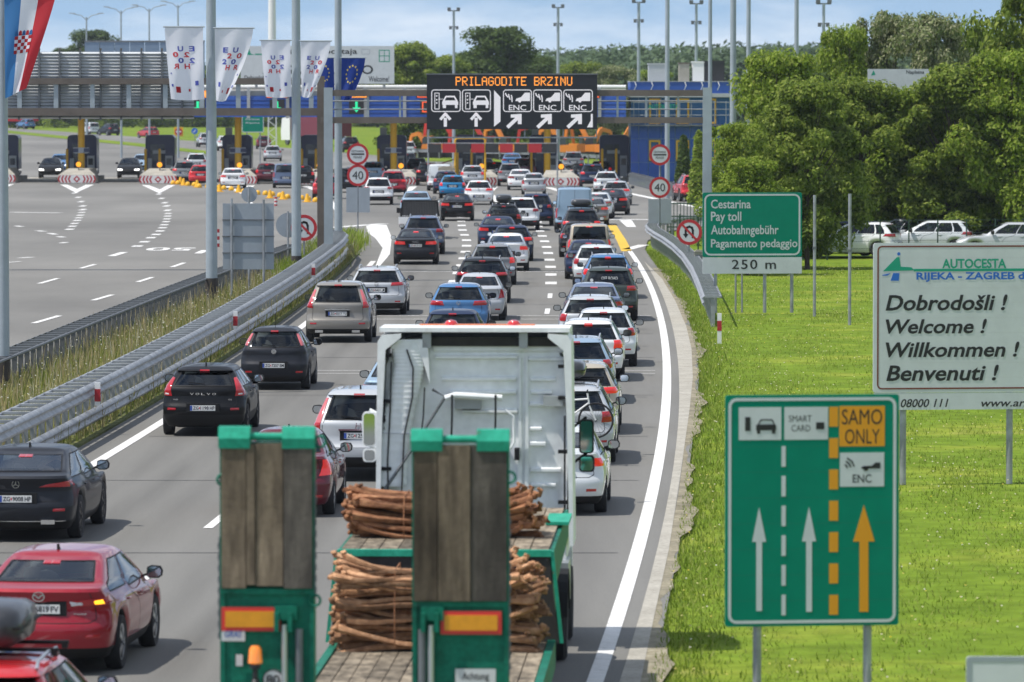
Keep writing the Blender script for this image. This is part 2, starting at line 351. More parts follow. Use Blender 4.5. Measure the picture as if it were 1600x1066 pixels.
# left plaza markings
def c6(x, y): return gp(x/2.96, 280+y/2.96)
for a, b in (((155,668),(275,633)),((430,562),(520,536)),((637,477),(705,455)),((795,408),(852,388)),((182,484),(268,460)),((373,414),(440,395)),((515,357),(575,339)),((22,388),(95,382)),((90,366),(150,362)),((915,345),(950,330)),((75,217),(102,221)),((172,239),(206,243)),((228,251),(258,257)),((270,266),(292,270)),((284,297),(306,293))):
    strip('lane_dash', [c6(*a), c6(*b)], .2 if a[1] > 380 else .34)
strip('plaza_line', [c6(52,154), c6(280,157)], .8)
for pl in ([(345,65),(362,85),(375,105),(383,125),(383,142),(378,155),(372,168),(365,180),(357,192),(345,206),(335,219),(322,233)],
           [(735,70),(748,90),(762,110),(770,125),(775,145),(778,160),(775,172),(772,185),(768,198),(760,212),(752,226),(740,241),(722,257),(698,272),(668,291),(635,311)]):
    for (x, y) in pl:
        wpx = 11+7*(y/300)
        gx, gy = c6(x, y); hd = (3.2 if y < 150 else 2.0)*.5; sheet('guide_dash', [(gx-wpx*.0125, gy-hd), (gx+wpx*.0125, gy-hd), (gx+wpx*.0125, gy+hd), (gx-wpx*.0125, gy+hd)], .012, M_MARK)
v, f = text_mesh('50', 0, .02); xs = [q[0] for q in v]; y5 = [q[1] for q in v]
A = c6(880,333); B = c6(705,312); mb = MB()
mb.add([(A[0]+(q[0]-min(xs))/(max(xs)-min(xs))*(B[0]-A[0]), A[1]+5.0-(q[1]-min(y5))/(max(y5)-min(y5))*4.6, .012) for q in v], f)
o = mb.build('painted_number', M_MARK); o['kind'] = 'structure'
# gore at the end of the median
sheet('median_gore', [gp(*q) for q in ((572,352),(604,352),(612,372),(609,398),(592,418),(586,418),(598,388),(586,372),(574,364))], .012, M_MARK)
strip('gore_line', [gp(*q) for q in ((520,356),(600,350))], .7)
# island gores
NOSE_X = [-5,120,247,372,497,625,751,876]
for i, nx in enumerate(NOSE_X):
    ny = 286+5*(nx+5)/880
    a, b, c = gp(nx-26, ny+2), gp(nx-4+i*3, ny+15), gp(nx+27, ny+2)
    sheet('island_gore', [a, b, c, gp(nx+14, ny+2.5), gp(nx-2+i*2.5, ny+9), gp(nx-14, ny+2.5)], .012, M_MARK)
    if 2 < i < 7: sheet('island_gore_tail', [gp(nx-3+i*3, ny+15), gp(nx+4+i*3, ny+15), gp(nx+22+i*3.2, ny+42), gp(nx+14+i*3.2, ny+42)], .012, M_MARK)
# strips of concrete at the booths
sheet('booth_apron', [gp(*q) for q in ((-60,283),(985,287),(985,281),(-60,277))], .006, M_CONC)
sheet('grass_strip', [gp(*q) for q in ((-300,197),(0,203),(215,224),(330,237),(330,242),(215,229),(0,207),(-300,200))], .03, M_GRASS)
sheet('grass_strip', [gp(*q) for q in ((640,247.2),(870,253.2),(985,262.2),(985,266),(870,258),(640,251.5))], .03, M_GRASS)
# median strip between the two guard rails
MED_R = [(xl(y)-1.0, y) for y in range(40, 250, 6)]
def rail_a(y): return xl(y)-4.4-0.010*(max(y-150,0))*0
RA_PX = [(-60,640),(0,607),(120,558),(220,515),(300,478),(380,445),(440,420),(500,400)]
_ra = [gp(*q) for q in RA_PX]; RAY = [q[1] for q in _ra]; RAX = [q[0] for q in _ra]
_rf = np.polyfit(RAY, RAX, 2)
def xa(y): return float(np.polyval(_rf, y))
_mp = [(xl(y)-.95, y) for y in range(40, 250, 6)] + [(-6.3, 252), (-7.2, 258)]
_ml = [(xa(max(y, 100))-.5 - (max(100-y,0))*.02, y) for y in range(40, 250, 6)]
mb = MB(); n = len(_ml)
P = [(x, y, .05) for x, y in _mp[:n]] + [(x, y, .05) for x, y in _ml] + [((_mp[i][0]+_ml[i][0])/2, _mp[i][1], .16+.05*math.sin(i*1.7)) for i in range(n)]
P += [(x, y, -.02) for x, y in _mp[:n]] + [(x, y, -.02) for x, y in _ml]
fs = []
for i in range(n-1): fs += [(i, i+1, 2*n+i+1, 2*n+i), (2*n+i, 2*n+i+1, n+i+1, n+i), (3*n+i, 3*n+i+1, i+1, i), (n+i, n+i+1, 4*n+i+1, 4*n+i)]
mb.add(P, fs); o = mb.build('median_ground', M_WEED, smooth=True); o['kind'] = 'structure'
# ------------------------------------------------------------------ guard rails
M_GALV = mat('galvanised_steel', (.36,.375,.39), .5, .5, noise=.4, nscale=2.2)
M_GALVD = mat('weathered_steel', (.18,.19,.20), .6, .5, noise=.35, nscale=2.5)
M_POLE = mat('pole_paint', (.36,.41,.44), .5, .25, noise=.12, nscale=2)
W_PROF = [(0,-.155),(.02,-.15),(.075,-.10),(.08,-.07),(.02,-.02),(.015,0),(.02,.02),(.08,.07),(.075,.10),(.02,.15),(0,.155)]
def wbeam(path, z, side):
    "corrugated beam along a ground path, bulging to one side"
    mb = MB(); k = len(W_PROF); vs = []
    for i, (x, y) in enumerate(path):
        a = path[max(i-1,0)]; b = path[min(i+1,len(path)-1)]; dx, dy = b[0]-a[0], b[1]-a[1]; l = math.hypot(dx, dy)
        nx, ny = dy/l*side, -dx/l*side; zz = z[i] if isinstance(z, list) else z
        for (u, v) in W_PROF: vs.append((x+nx*u, y+ny*u, zz+v))
        for (u, v) in reversed(W_PROF): vs.append((x+nx*(u-.012), y+ny*(u-.012), zz+v))
    kk = 2*k; fs = [(i*kk+j, i*kk+(j+1)%kk, (i+1)*kk+(j+1)%kk, (i+1)*kk+j) for i in range(len(path)-1) for j in range(kk)]
    fs += [tuple(range(kk)), tuple(range((len(path)-1)*kk, len(path)*kk))]
    mb.add(vs, fs); return mb
def guard_rail(label, path, side, double=None, low=False, step=2.0, m=M_GALV, top=.78, taper_end=False):
    root = thing('guard_rail', label, 'guard rail', (0,0,0))
    zt = [top]*len(path)
    if taper_end:
        for i in range(len(path)): zt[i] = top if path[i][1] > path[0][1]+9 else -.05+(top+.05)*(path[i][1]-path[0][1])/9
    wbeam(path, zt, side).build('beam', m, root, smooth=True, sharp=50)
    if low: wbeam([(x, y) for x, y in path], .38, side).build('beam', m, root, smooth=True, sharp=50)
    if double:
        p2 = []
        for i, (x, y) in enumerate(path):
            a = path[max(i-1,0)]; b = path[min(i+1,len(path)-1)]; dx, dy = b[0]-a[0], b[1]-a[1]; l = math.hypot(dx, dy)
            p2.append((x-dy/l*side*double, y+dx/l*side*double))
        MB().tube([(x, y, z_+.12) for (x, y), z_ in zip(p2, zt)], .035, 6).build('rear_rail', m, root, smooth=True)
    # posts and spacers at even steps
    acc = 0; post = MB().box(-.06,.06,-.035,.035,-.3,top+.08).mesh('post', m); n_ = 0
    if double: rung = MB().box(0,double,-.075,.075,top+.11,top+.165).mesh('spacer', m)
    for (x0,y0),(x1,y1), p in zip(path, path[1:], range(len(path))):
        L = math.hypot(x1-x0, y1-y0); t = acc
        while t < L:
            x, y = x0+(x1-x0)*t/L, y0+(y1-y0)*t/L; ang = math.atan2(-(x1-x0), y1-y0)
            ox = -math.cos(ang)*side*(double/2 if double else .06); oy = -math.sin(ang)*side*(double/2 if double else .06)
            if n_ < 290 and not (taper_end and y < path[0][1]+8):
                link('post', post, root, (x+ox, y+oy, 0), (0,0,ang))
                if double: link('spacer', rung, root, (x, y, 0), (0,0,ang+(math.pi if side > 0 else 0)))
            n_ += 1; t += step
        acc = t-L
    return root
pB = [(xl(y)-1.15, y) for y in np.arange(44, 232, 4)] + [(xl(236)-1.25,236),(xl(240)-1.5,240),(xl(243)-2.0,243),(-7.9,246)]
guard_rail('double guard rail beside the left lane, with two stacked beams', pB, 1, double=.55, low=True, step=1.33, top=.92)
pA = [(xa(max(y,95))-(max(95-y,0))*.02, y) for y in np.arange(60, 226, 5)]
guard_rail('dark ladder-like guard rail on the far side of the weedy median', pA, -1, double=.55, step=1.33, m=M_GALVD, top=.80)
pC = [gp(*q) for q in ((1101,508),(1092,480),(1082,455),(1068,432),(1052,415),(1036,402),(1022,393),(1013,386),(1010,381),(1013,377),(1024,373),(1045,369.5),(1085,365),(1130,361))]
guard_rail('curved guard rail end on the grass beside the toll sign', pC, -1, double=.5, step=1.33, top=.72)
pD = [gp(*q) for q in ((985,288),(1010,294.5),(1035,302),(1060,310.5),(1080,315),(1110,320))]
guard_rail('low guard rail by the blue office building', pD, -1, step=2, top=.75)
pE = [gp(*q) for q in ((620,246.5),(740,249),(870,252.5),(985,261))]
guard_rail('distant guard rail behind the toll booths', pE, -1, step=4, top=.75)
# delineator posts
M_WHITE = mat('white_plastic', (.78,.78,.76), .5); M_REDR = mat('red_reflector', (.42,.02,.03), .35); M_BLACK = mat('black_paint', (.02,.02,.022), .5)
def delineator(x, y, z0, h, label):
    r = thing('delineator', label, 'marker post', (x, y, z0), 0, 'delineator posts')
    mb = MB(); mb.prism([(-.06,-.03),(.06,-.03),(.05,.05),(-.05,.05)], 0, h, axis='z'); mb.build('post', M_WHITE, r)
    MB().box(-.062,.062,-.036,-.031,h*.42 if z0 < .3 else h*.18,h*.75 if z0 < .3 else h*.72).build('reflector', M_REDR, r)
for (px, py, dd, nm) in ((295,520,118,'nearest'),(455,439,155,'middle'),(535,385,196,'farthest')):
    x = xl(dd)-1.0; delineator(x, dd, .62, .48, 'red and white marker on the median guard rail, %s of three' % nm)
x, y = gp(1124,536); delineator(x, y, -.02, .86, 'white marker post with red band standing in the grass')
# ================================================================== vehicles
def glass_mat(name, tint, gloss=.05):
    m = bpy.data.materials.new(name); m.use_nodes = True; t = m.node_tree; t.nodes.remove(t.nodes["Principled BSDF"])
    tr = t.nodes.new("ShaderNodeBsdfTransparent"); tr.inputs[0].default_value = (*tint, 1)
    gl = t.nodes.new("ShaderNodeBsdfGlossy"); gl.inputs['Roughness'].default_value = gloss; gl.inputs[0].default_value = (.9,.95,1,1)
    fr = t.nodes.new("ShaderNodeFresnel"); fr.inputs[0].default_value = 1.5
    ms = t.nodes.new("ShaderNodeMixShader"); t.links.new(fr.outputs[0], ms.inputs[0]); t.links.new(tr.outputs[0], ms.inputs[1]); t.links.new(gl.outputs[0], ms.inputs[2])
    t.links.new(ms.outputs[0], t.nodes["Material Output"].inputs[0]); MATS[name] = m; return m
G_CLEAR = glass_mat('window_glass', (.74,.80,.78)); G_TINT = glass_mat('privacy_glass', (.30,.33,.34)); G_MID = glass_mat('tinted_glass', (.76,.82,.80))
M_TYRE = mat('tyre_rubber', (.022,.022,.024), .85, noise=.2, nscale=20); M_RIM = mat('alloy', (.48,.49,.51), .3, .85); M_RIMD = mat('dark_alloy', (.06,.06,.065), .35, .6)
M_TRIM = mat('black_plastic', (.012,.012,.013), .6, spec=.25); M_INT = mat('upholstery', (.11,.11,.115), .85); M_CHROME = mat('chrome', (.75,.76,.78), .12, 1)
M_RED = mat('red_lamp', (.42,.008,.015), .12, coat=1); M_REDLIT = mat('lit_brake_lamp', (.6,.01,.015), .2, coat=1, emit=.28, emit_col=(1,.03,.02))
M_CLEAR = mat('clear_lamp', (.72,.70,.70), .1, coat=1); M_AMBER = mat('lit_indicator', (.9,.4,.02), .2, emit=2.2, emit_col=(1,.42,.02))
M_PINK = mat('faded_red_lamp', (.55,.12,.13), .15, coat=1)
M_HEAD = mat('headlamp', (.8,.82,.85), .08, coat=1); M_HEADLIT = mat('lit_headlamp', (.9,.9,.9), .1, emit=1.6, emit_col=(1,.98,.92))
M_PLATE = mat('plate_white', (.72,.72,.70), .45); M_PBLUE = mat('plate_blue', (.03,.08,.35), .4); M_INK = mat('ink', (.015,.015,.017), .5); M_PRED = mat('plate_red', (.55,.04,.05), .5)
M_MIRG = mat('mirror_glass', (.6,.65,.7), .04, 1); M_SKIN = mat('skin', (.52,.30,.21), .55); M_EXH = mat('exhaust', (.25,.25,.26), .3, .9)
M_ALU = mat('aluminium', (.55,.57,.6), .35, .8)
def paint(col):
    k = 'paint_%02x%02x%02x' % tuple(int(min(c,1)*255) for c in col)
    return mat(k, col, .5, .15 if max(col) < .72 else .0, coat=1 if max(col) > .08 else .35, noise=.05, nscale=1.2, spec=.15)
PC = dict(white=(.76,.77,.77), silver=(.46,.48,.50), grey=(.20,.21,.22), dark=(.018,.020,.026), black=(.005,.0055,.007), navy=(.018,.032,.075), blue=(.055,.17,.36), lblue=(.25,.36,.47),
          red=(.30,.006,.018), dred=(.115,.006,.018), beige=(.42,.37,.29), tan=(.235,.22,.195), green=(.05,.065,.06), cyan=(.01,.20,.42), maroon=(.10,.012,.02), pearl=(.62,.65,.66), bred=(.52,.015,.02), steel=(.11,.15,.24), purple=(.05,.03,.06))
ip = lambda z, pts: float(np.interp(z, [p[0] for p in pts], [p[1] for p in pts]))
PL = [0,.1,.2,.3,.4,.5,.58,.66,.73,.79,.85,.90,.94,.97,.988,1.0]
NS = 44
FL = [i/NS for i in range(1, NS)]
class Shell:
    """car body lofted from horizontal slices: rear edge yr(z), front edge yf(z), half width w(z)"""
    def __init__(s, rear, front, width, H, ro, Lf, wb, R_, rows, n=3.4, cd=.34, cdg=.22, belt=.95, crown=.05):
        s.rear, s.front, s.width, s.H, s.ro, s.Lf, s.wb, s.R, s.rows, s.n, s.cd, s.cdg, s.belt, s.crown = rear, front, width, H, ro, Lf, wb, R_, rows, n, cd, cdg, belt, crown
    def params(s, z):
        yr, yf, w_ = ip(z, s.rear), ip(z, s.front), ip(z, s.width)
        t = min(max((z-s.belt+.08)/.25, 0), 1); c = s.cd*(1-t)+s.cdg*t
        c = min(c, (yf-yr)*.3); return yr, yf, w_, c
    def at(s, q, z):
        "q 0..1 across the rear half, 1..2 along the side, 2..3 across the front half (to the centre)"
        q = max(q, 0.0); yr, yf, w_, c = s.params(z); k = .045; we = w_*(1-k)
        if q <= 1:
            x = we*q; y = yr+c*(1-(max(1-q**s.n, 0))**(1/s.n))*.8+c*.2*q*q
        elif q < 2:
            f = q-1; x = w_*(1-k*(2*f-1)**2 if abs(2*f-1) > 0 else 1); y = yr+c+(yf-yr-2.2*c)*f
        else:
            p = max(3-q, 0.0); x = we*p; y = yf-1.2*c*(1-(max(1-p**s.n, 0))**(1/s.n))*.75-1.2*c*.25*p*p
        return x, y
    def normal(s, q, z):
        e = 1e-3; a = s.at(max(q-e, 0), z); b = s.at(q+e, z); d = Vector((b[0]-a[0], b[1]-a[1], 0)); n = Vector((d.y, -d.x, 0))
        zz = .02; a2 = s.at(q, z-zz); b2 = s.at(q, z+zz); v = Vector((b2[0]-a2[0], b2[1]-a2[1], 2*zz)); n = d.cross(v)
        return n.normalized() if n.length > 0 else Vector((0,-1,0))
    def pt(s, q, z, off=0.0, side=1):
        x, y = s.at(q, z); v = Vector((x, y, z))
        if off:
            nn = s.normal(q, z)
            if nn.dot(Vector((x*.6, y-1.3, 0))) < 0: nn = -nn
            v = v+nn*off
        v.x *= side; return v
    def qy(s, y, z):
        "q on the side for a given y"
        yr, yf, w_, c = s.params(z); return 1+min(max((y-yr-c)/(yf-yr-2.2*c), .002), .998)
    def patch(s, corners, side, off=.010, nu=8, nv=6, mb=None, mi=0, back=.03):
        "quad patch laid on the body: corners (q, z) inner-bottom, outer-bottom, outer-top, inner-top"
        mb = mb or MB(); vs = []; o = []
        for dd in (off, -back):
            for j in range(nv+1):
                for i in range(nu+1):
                    u, v = i/nu, j/nv
                    q = (1-v)*((1-u)*corners[0][0]+u*corners[1][0])+v*((1-u)*corners[3][0]+u*corners[2][0])
                    z = (1-v)*((1-u)*corners[0][1]+u*corners[1][1])+v*((1-u)*corners[3][1]+u*corners[2][1])
                    edge = i in (0, nu) or j in (0, nv)
                    vs.append(s.pt(q, z, dd*(.55 if edge and dd > 0 else 1), side))
        n1 = nu+1; fs = [(j*n1+i, j*n1+i+1, (j+1)*n1+i+1, (j+1)*n1+i) for j in range(nv) for i in range(nu)]
        N = n1*(nv+1); rim = [i for i in range(nu+1)]+[j*n1+nu for j in range(1, nv+1)]+[nv*n1+i for i in range(nu-1,-1,-1)]+[j*n1 for j in range(nv-1,0,-1)]
        fs += [(a, b, b+N, a+N) for a, b in zip(rim, rim[1:]+rim[:1])]
        mb.add(vs, fs, mi); return mb
    def line(s, path, wd=.009, off=.003, mb=None, mi=0, sides=(1,-1), seg=8):
        "thin dark seam along (q, z) points"
        mb = mb or MB()
        for sd_ in sides:
            for (q0,z0),(q1,z1) in zip(path, path[1:]):
                P = [s.pt(q0+(q1-q0)*i/seg, z0+(z1-z0)*i/seg, off, sd_) for i in range(seg+1)]
                nn = [s.normal(q0+(q1-q0)*i/seg, z0+(z1-z0)*i/seg) for i in range(seg+1)]
                L, Rr = [], []
                for i, p in enumerate(P):
                    d = (P[min(i+1,seg)]-P[max(i-1,0)]).normalized(); n_ = nn[i].copy(); n_.x *= sd_; b = d.cross(n_).normalized()*wd/2
                    L.append(p+b); Rr.append(p-b)
                m_ = seg+1; mb.add(L+Rr, [(i, i+1, m_+i+1, m_+i) for i in range(seg)], mi)
        return mb
    def build(s, glass, trim_below=None, arch=1.13, nosewin=False):
        """cells sorted into classes; glass = dict(name -> (z0, z1, q0, q1)); returns {class: MB}"""
        qs = PL+[1+f for f in FL]+[3-p for p in reversed(PL)]
        for g_ in glass.values():
            for e in (g_[2], g_[3]): qs.append(e)
        qs = sorted(set(round(q, 4) for q in qs)); rows = sorted(set([round(z, 4) for z in s.rows]+[round(e, 4) for g_ in glass.values() for e in g_[:2]]+([trim_below] if trim_below else [])))
        nq = len(qs); V = {1: [], -1: []}; zt = s.belt-.03
        for z in rows:
            for q in qs:
                x, y = s.at(q, z); zz = z
                if 1 <= q <= 2 and z < zt:
                    for yw in (0, s.wb):
                        Ra = s.R*arch; dy = abs(y-yw)
                        if dy < Ra:
                            za = s.R+math.sqrt(Ra*Ra-dy*dy)*.97; zb = rows[0]
                            if za > zb: zz = za+(z-zb)*(zt-za)/(zt-zb)
                V[1].append((x, y, zz)); V[-1].append((-x, y, zz))
        # roof
        top = []
        yr, yf, w_, c = s.params(rows[-1]); ym = (yr+yf)/2
        for kx, ky, dz in ((.93,.965,.018),(.80,.90,.036),(.5,.80,.048),(0.0,.74,.053)):
            rowp = []
            for q in qs:
                x, y = s.at(q, rows[-1]); rowp.append((x*kx, ym+(y-ym)*ky, rows[-1]+dz*s.crown/.05))
            top.append(rowp)
        out = {}
        def cls(j, i):
            z = (rows[j]+rows[j+1])/2; q = (qs[i]+qs[i+1])/2
            for nm, (z0, z1, q0, q1) in glass.items():
                if z0 < z < z1 and q0 < q < q1: return nm
            if trim_below and z < trim_below: return 'bumper_trim'
            return 'body'
        for sd_ in (1, -1):
            for j in range(len(rows)-1):
                for i in range(nq-1):
                    c_ = cls(j, i); key = c_ if c_ in ('body','bumper_trim','rear_window','windscreen') else c_+('_r' if sd_ > 0 else '_l')
                    mb = out.setdefault(key, MB()); vs = V[sd_]
                    mb.add([vs[j*nq+i], vs[j*nq+i+1], vs[(j+1)*nq+i+1], vs[(j+1)*nq+i]], [(0,1,2,3) if sd_ > 0 else (3,2,1,0)])
            prev = V[sd_][(len(rows)-1)*nq:]
            for rowp in top:
                rp = [(x*sd_, y, z) for x, y, z in rowp]
                for i in range(nq-1): out['body'].add([prev[i], prev[i+1], rp[i+1], rp[i]], [(0,1,2,3) if sd_ > 0 else (3,2,1,0)])
                prev = rp
        for i in range(nq-1):
            a, b = V[1][i], V[1][i+1]; c2, d2 = V[-1][i+1], V[-1][i]
            out.get('bumper_trim', out['body']).add([a, b, c2, d2], [(3,2,1,0)])
        return out
def weld(mb, name, m, smooth=True, sharp=32):
    me = bpy.data.meshes.new(name); me.from_pydata(mb.v, [], mb.f); me.materials.append(m)
    bm = bmesh.new(); bm.from_mesh(me); bmesh.ops.remove_doubles(bm, verts=bm.verts, dist=.0008); bmesh.ops.dissolve_degenerate(bm, edges=bm.edges, dist=.0005)
    bmesh.ops.recalc_face_normals(bm, faces=bm.faces); bm.to_mesh(me); bm.free()
    if smooth: me.polygons.foreach_set('use_smooth', [True]*len(me.polygons)); me.set_sharp_from_angle(angle=R(sharp))
    return me
WHEEL_CACHE = {}
def wheel_meshes(Rw, dark=False, spokes=5):
    k = (round(Rw, 2), dark, spokes)
    if k in WHEEL_CACHE: return WHEEL_CACHE[k]
    Mx = Matrix.Rotation(math.pi/2, 4, 'Y'); wd = .105; ri = Rw*.66
    ty = MB().lathe([(ri,-wd*.8),(Rw*.93,-wd),(Rw*.985,-wd*.8),(Rw,-wd*.4),(Rw,wd*.4),(Rw*.985,wd*.8),(Rw*.93,wd),(ri,wd*.8)], 28, Mx).mesh('wheel', M_TYRE, True)
    rm = MB().lathe([(ri*.93,-wd*.6),(ri*1.02,-wd*.82),(ri*1.02,wd*.82),(ri*.93,wd*.84),(ri*.9,wd*.5),(ri*.9,-wd*.3),(0.001,-wd*.3)], 28, Mx)
    for i in range(spokes):
        a = 2*math.pi*i/spokes
        for da in (-.13,.13):
            rm.bar((wd*.72,.05*math.cos(a),.05*math.sin(a)), (wd*.62, ri*.95*math.cos(a+da), ri*.95*math.sin(a+da)), .035, .05, up=(1,0,0))
    rm.lathe([(.001,wd*.8),(.05,wd*.78),(.065,wd*.6),(.065,0)], 14, Mx)
    rmm = rm.mesh('rim', M_RIMD if dark else M_RIM, False); WHEEL_CACHE[k] = (ty, rmm); return ty, rmm
def car_proto(kind, **o):
    """meshes of one car type, keyed by part name"""
    D = dict(sedan=dict(L=4.75, W=1.82, H=1.45, wb=2.75, ro=1.08, Rw=.325, belt=.93, deck=1.06, dl=.42, rw=1.20, rake=.62),
             hatch=dict(L=4.30, W=1.79, H=1.46, wb=2.62, ro=.82, Rw=.32, belt=.96, rake=.34),
             wagon=dict(L=4.75, W=1.81, H=1.48, wb=2.73, ro=1.05, Rw=.325, belt=.98, rake=.40),
             suv=dict(L=4.55, W=1.85, H=1.66, wb=2.66, ro=.95, Rw=.36, belt=1.06, rake=.36),
             mpv=dict(L=4.45, W=1.82, H=1.72, wb=2.75, ro=.80, Rw=.32, belt=1.05, rake=.20),
             van=dict(L=5.2, W=1.98, H=2.05, wb=3.1, ro=1.0, Rw=.34, belt=1.15, rake=.10))[kind].copy(); D.update(o)
    L, W, H, wb, ro, Rw, belt, rake = (D[k] for k in ('L','W','H','wb','ro','Rw','belt','rake')); hw = W/2; b = -ro; Lf = L-ro
    he = H-.055                                            # roof edge
    zw0, zw1 = D.get('zw0', belt+.07), D.get('zw1', he-.055)   # rear window rows
    bz = .30 if kind in ('suv',) else .24
    if kind == 'sedan':
        dk = D['deck']; rear = [(bz-.04,b+.16),(bz,b+.09),(.36,b+.02),(.50,b),(.60,b+.005),(.68,b+.05),(.80,b+.085),(.92,b+.07),(dk-.05,b+.03),(dk-.01,b+.06),(dk,b+.10),(dk+.02,b+D['dl']),(dk+.05,b+D['dl']+.06),(zw1,b+D['dl']+rake),(he,b+D['dl']+rake+.2)]
        zw0 = dk+.045
    elif kind in ('van','mpv'):
        rear = [(bz-.04,b+.14),(bz,b+.07),(.38,b),(.52,b),(.60,b+.02),(.66,b+.06),(.9,b+.08),(belt,b+.09),(zw0,b+.10),(zw1,b+.10+rake),(he-.03,b+.12+rake),(he,b+.16+rake)]
    else:
        rear = [(bz-.04,b+.17),(bz,b+.10),(.36,b+.03),(.50,b),(.62,b+.004),(.70,b+.055),(.80,b+.085),(belt-.06,b+.085),(belt,b+.09),(zw0,b+.14),(zw1,b+.14+rake),(zw1+.012,b+.06+rake),(he-.02,b+.085+rake),(he,b+.18+rake)]
    hood = belt-.03
    wsl = (he-hood)*(1.75 if kind != 'van' else .9)
    ws0 = Lf-(1.12 if kind not in ('van','mpv') else .72)
    front = [(bz-.04,Lf-.20),(bz,Lf-.10),(.40,Lf),(.55,Lf),(.66,Lf-.05),(.74,Lf-.16),(hood-.06,Lf-.45),(hood,ws0),(belt+.06,ws0-.12),(he-.05,ws0-wsl*.93),(he,ws0-wsl-.12)]
    tb = .27 if kind not in ('van','mpv') else .15
    width = [(bz-.04,hw-.12),(bz,hw-.08),(.36,hw-.03),(.55,hw),(.72,hw-.004),(.82,hw-.022),(belt-.04,hw-.035),(belt,hw-.055),(belt+.06,hw-.085),(he-.06,hw-tb),(he,hw-tb-.055)]
    rows = sorted(set([bz-.04,bz,.30,.36,.43,.50,.56,.60,.64,.68,.74,.80,.86,belt-.06,belt-.03,belt,belt+.05,he-.05,he-.02,he]+[r_[0] for r_ in rear]+[zw0+(zw1-zw0)*t for t in (.2,.4,.6,.8)]))
    sh = Shell(rear, front, width, H, ro, Lf, wb, Rw, rows, belt=belt, n=D.get('n',3.6), cd=D.get('cd',.34), cdg=D.get('cdg',.20 if kind != 'van' else .10))
    qw = D.get('qw', .89)
    sz0, sz1 = belt+.05, he-.055
    gl = {'windscreen': (belt+.03, he-.05, 2.10, 3.0)}
    if kind != 'van':
        gl['rear_window'] = (zw0, zw1, 0, qw)
        if kind == 'sedan': gl.update(side_window_a=(sz0+.03, sz1, 1.10, 1.47), side_window_b=(sz0, sz1, 1.51, 1.93))
        else: gl.update(side_window_c=(sz0, sz1, 1.05, 1.20), side_window_a=(sz0, sz1, 1.24, 1.55), side_window_b=(sz0, sz1, 1.58, 1.95))
    else: gl.update(side_window_b=(sz0, sz1, 1.70, 1.96))
    if D.get('van_windows'): gl['rear_window'] = (zw0, zw1, .06, qw)
    cells = sh.build(gl, D.get('trim'))
    P = {}
    P['body'] = (weld(cells['body'], 'body', M_TRIM), 'paint')
    if 'bumper_trim' in cells: P['bumper_trim'] = (weld(cells['bumper_trim'], 'bumper_trim', M_TRIM), None)
    for k, mb in cells.items():
        if 'window' in k or k == 'windscreen':
            rearish = k == 'rear_window' or k.startswith(('side_window_a','side_window_c'))
            P[k] = (weld(mb, k.rsplit('_',2)[0] if k.startswith('side') else k, (D.get('glass', G_MID) if rearish else G_CLEAR)), None)
    # window surround, seams
    tr = MB(); m_ = .006
    if 'rear_window' in gl: sh.line([(0,zw0),(qw,zw0),(qw,zw1),(0,zw1)], .026, .005, tr)
    for k, g_ in gl.items():
        if k.startswith('side'): sh.line([(g_[2],g_[0]),(g_[3],g_[0]),(g_[3],g_[1]),(g_[2],g_[1]),(g_[2],g_[0])], .022, .004, tr)
    if kind != 'van':
        sh.line([(1.225 if kind != 'sedan' else 1.06, belt+.03),(1.225 if kind != 'sedan' else 1.10, .42)], .010, .003, tr); sh.line([(1.49 if kind == 'sedan' else 1.565, belt+.04),(1.49 if kind == 'sedan' else 1.565,.34)], .010, .003, tr)
    sq = D.get('seam', .80)
    if kind == 'sedan': sh.line([(sq, D['deck']-.02),(sq,.70),(sq-.1,.655),(0,.655)], .010, .003, tr)
    elif kind != 'van': sh.line([(sq, zw0),(sq,.68),(sq-.06,.63),(0,.63)], .010, .003, tr)
    else: sh.line([(0,H-.12),(0,.5)], .014, .003, tr); sh.line([(.88,H-.14),(.88,.5)], .012, .003, tr); sh.line([(.88,.5),(0,.5)], .012, .003, tr)
    P['trim'] = (tr.mesh('trim', M_TRIM), None)
    # lamps: list of (corners, material name); mirrored
    for n_, (corners, mk) in enumerate(D['lamps']):
        for sd_, tg in ((1,'r'),(-1,'l')):
            me = sh.patch(corners, sd_, .014).mesh('tail_lamp', {'red': M_RED,'lit': M_REDLIT,'clear': M_CLEAR,'pink': M_PINK,'chrome': M_CHROME,'trim': M_TRIM,'amber': M_CLEAR}[mk], True, 50)
            P[('tail_lamp' if mk in ('red','lit','clear','pink','amber') else 'tail_trim')+'_%d%s' % (n_, tg)] = (me, None)
    # reflectors, high brake lamp
    hz = D.get('hbl', zw1-.02 if kind != 'sedan' else zw1-.03)
    if kind != 'van': P['high_brake_lamp'] = (sh.patch([(0,hz),(.17,hz),(.17,hz+.035),(0,hz+.035)], 1, .012, mb=sh.patch([(0,hz),(.17,hz),(.17,hz+.035),(0,hz+.035)], -1, .012)).mesh('high_brake_lamp', D.get('hblm', M_RED)), None)
    rz = D.get('refz', .44)
    for sd_, tg in ((1,'r'),(-1,'l')): P['reflector_'+tg] = (sh.patch([(.66,rz),(.86,rz),(.86,rz+.045),(.66,rz+.045)], sd_, .008, 4, 2).mesh('reflector', M_RED), None)
    # front lamps and grille
    for sd_, tg in ((1,'r'),(-1,'l')): P['headlamp_'+tg] = (sh.patch([(2.06,.60),(2.5,.60),(2.46,.72),(2.02,.74)], sd_, .012).mesh('headlamp', M_HEADLIT if D.get('lit_head') else M_HEAD, True), None)
    gm = MB()
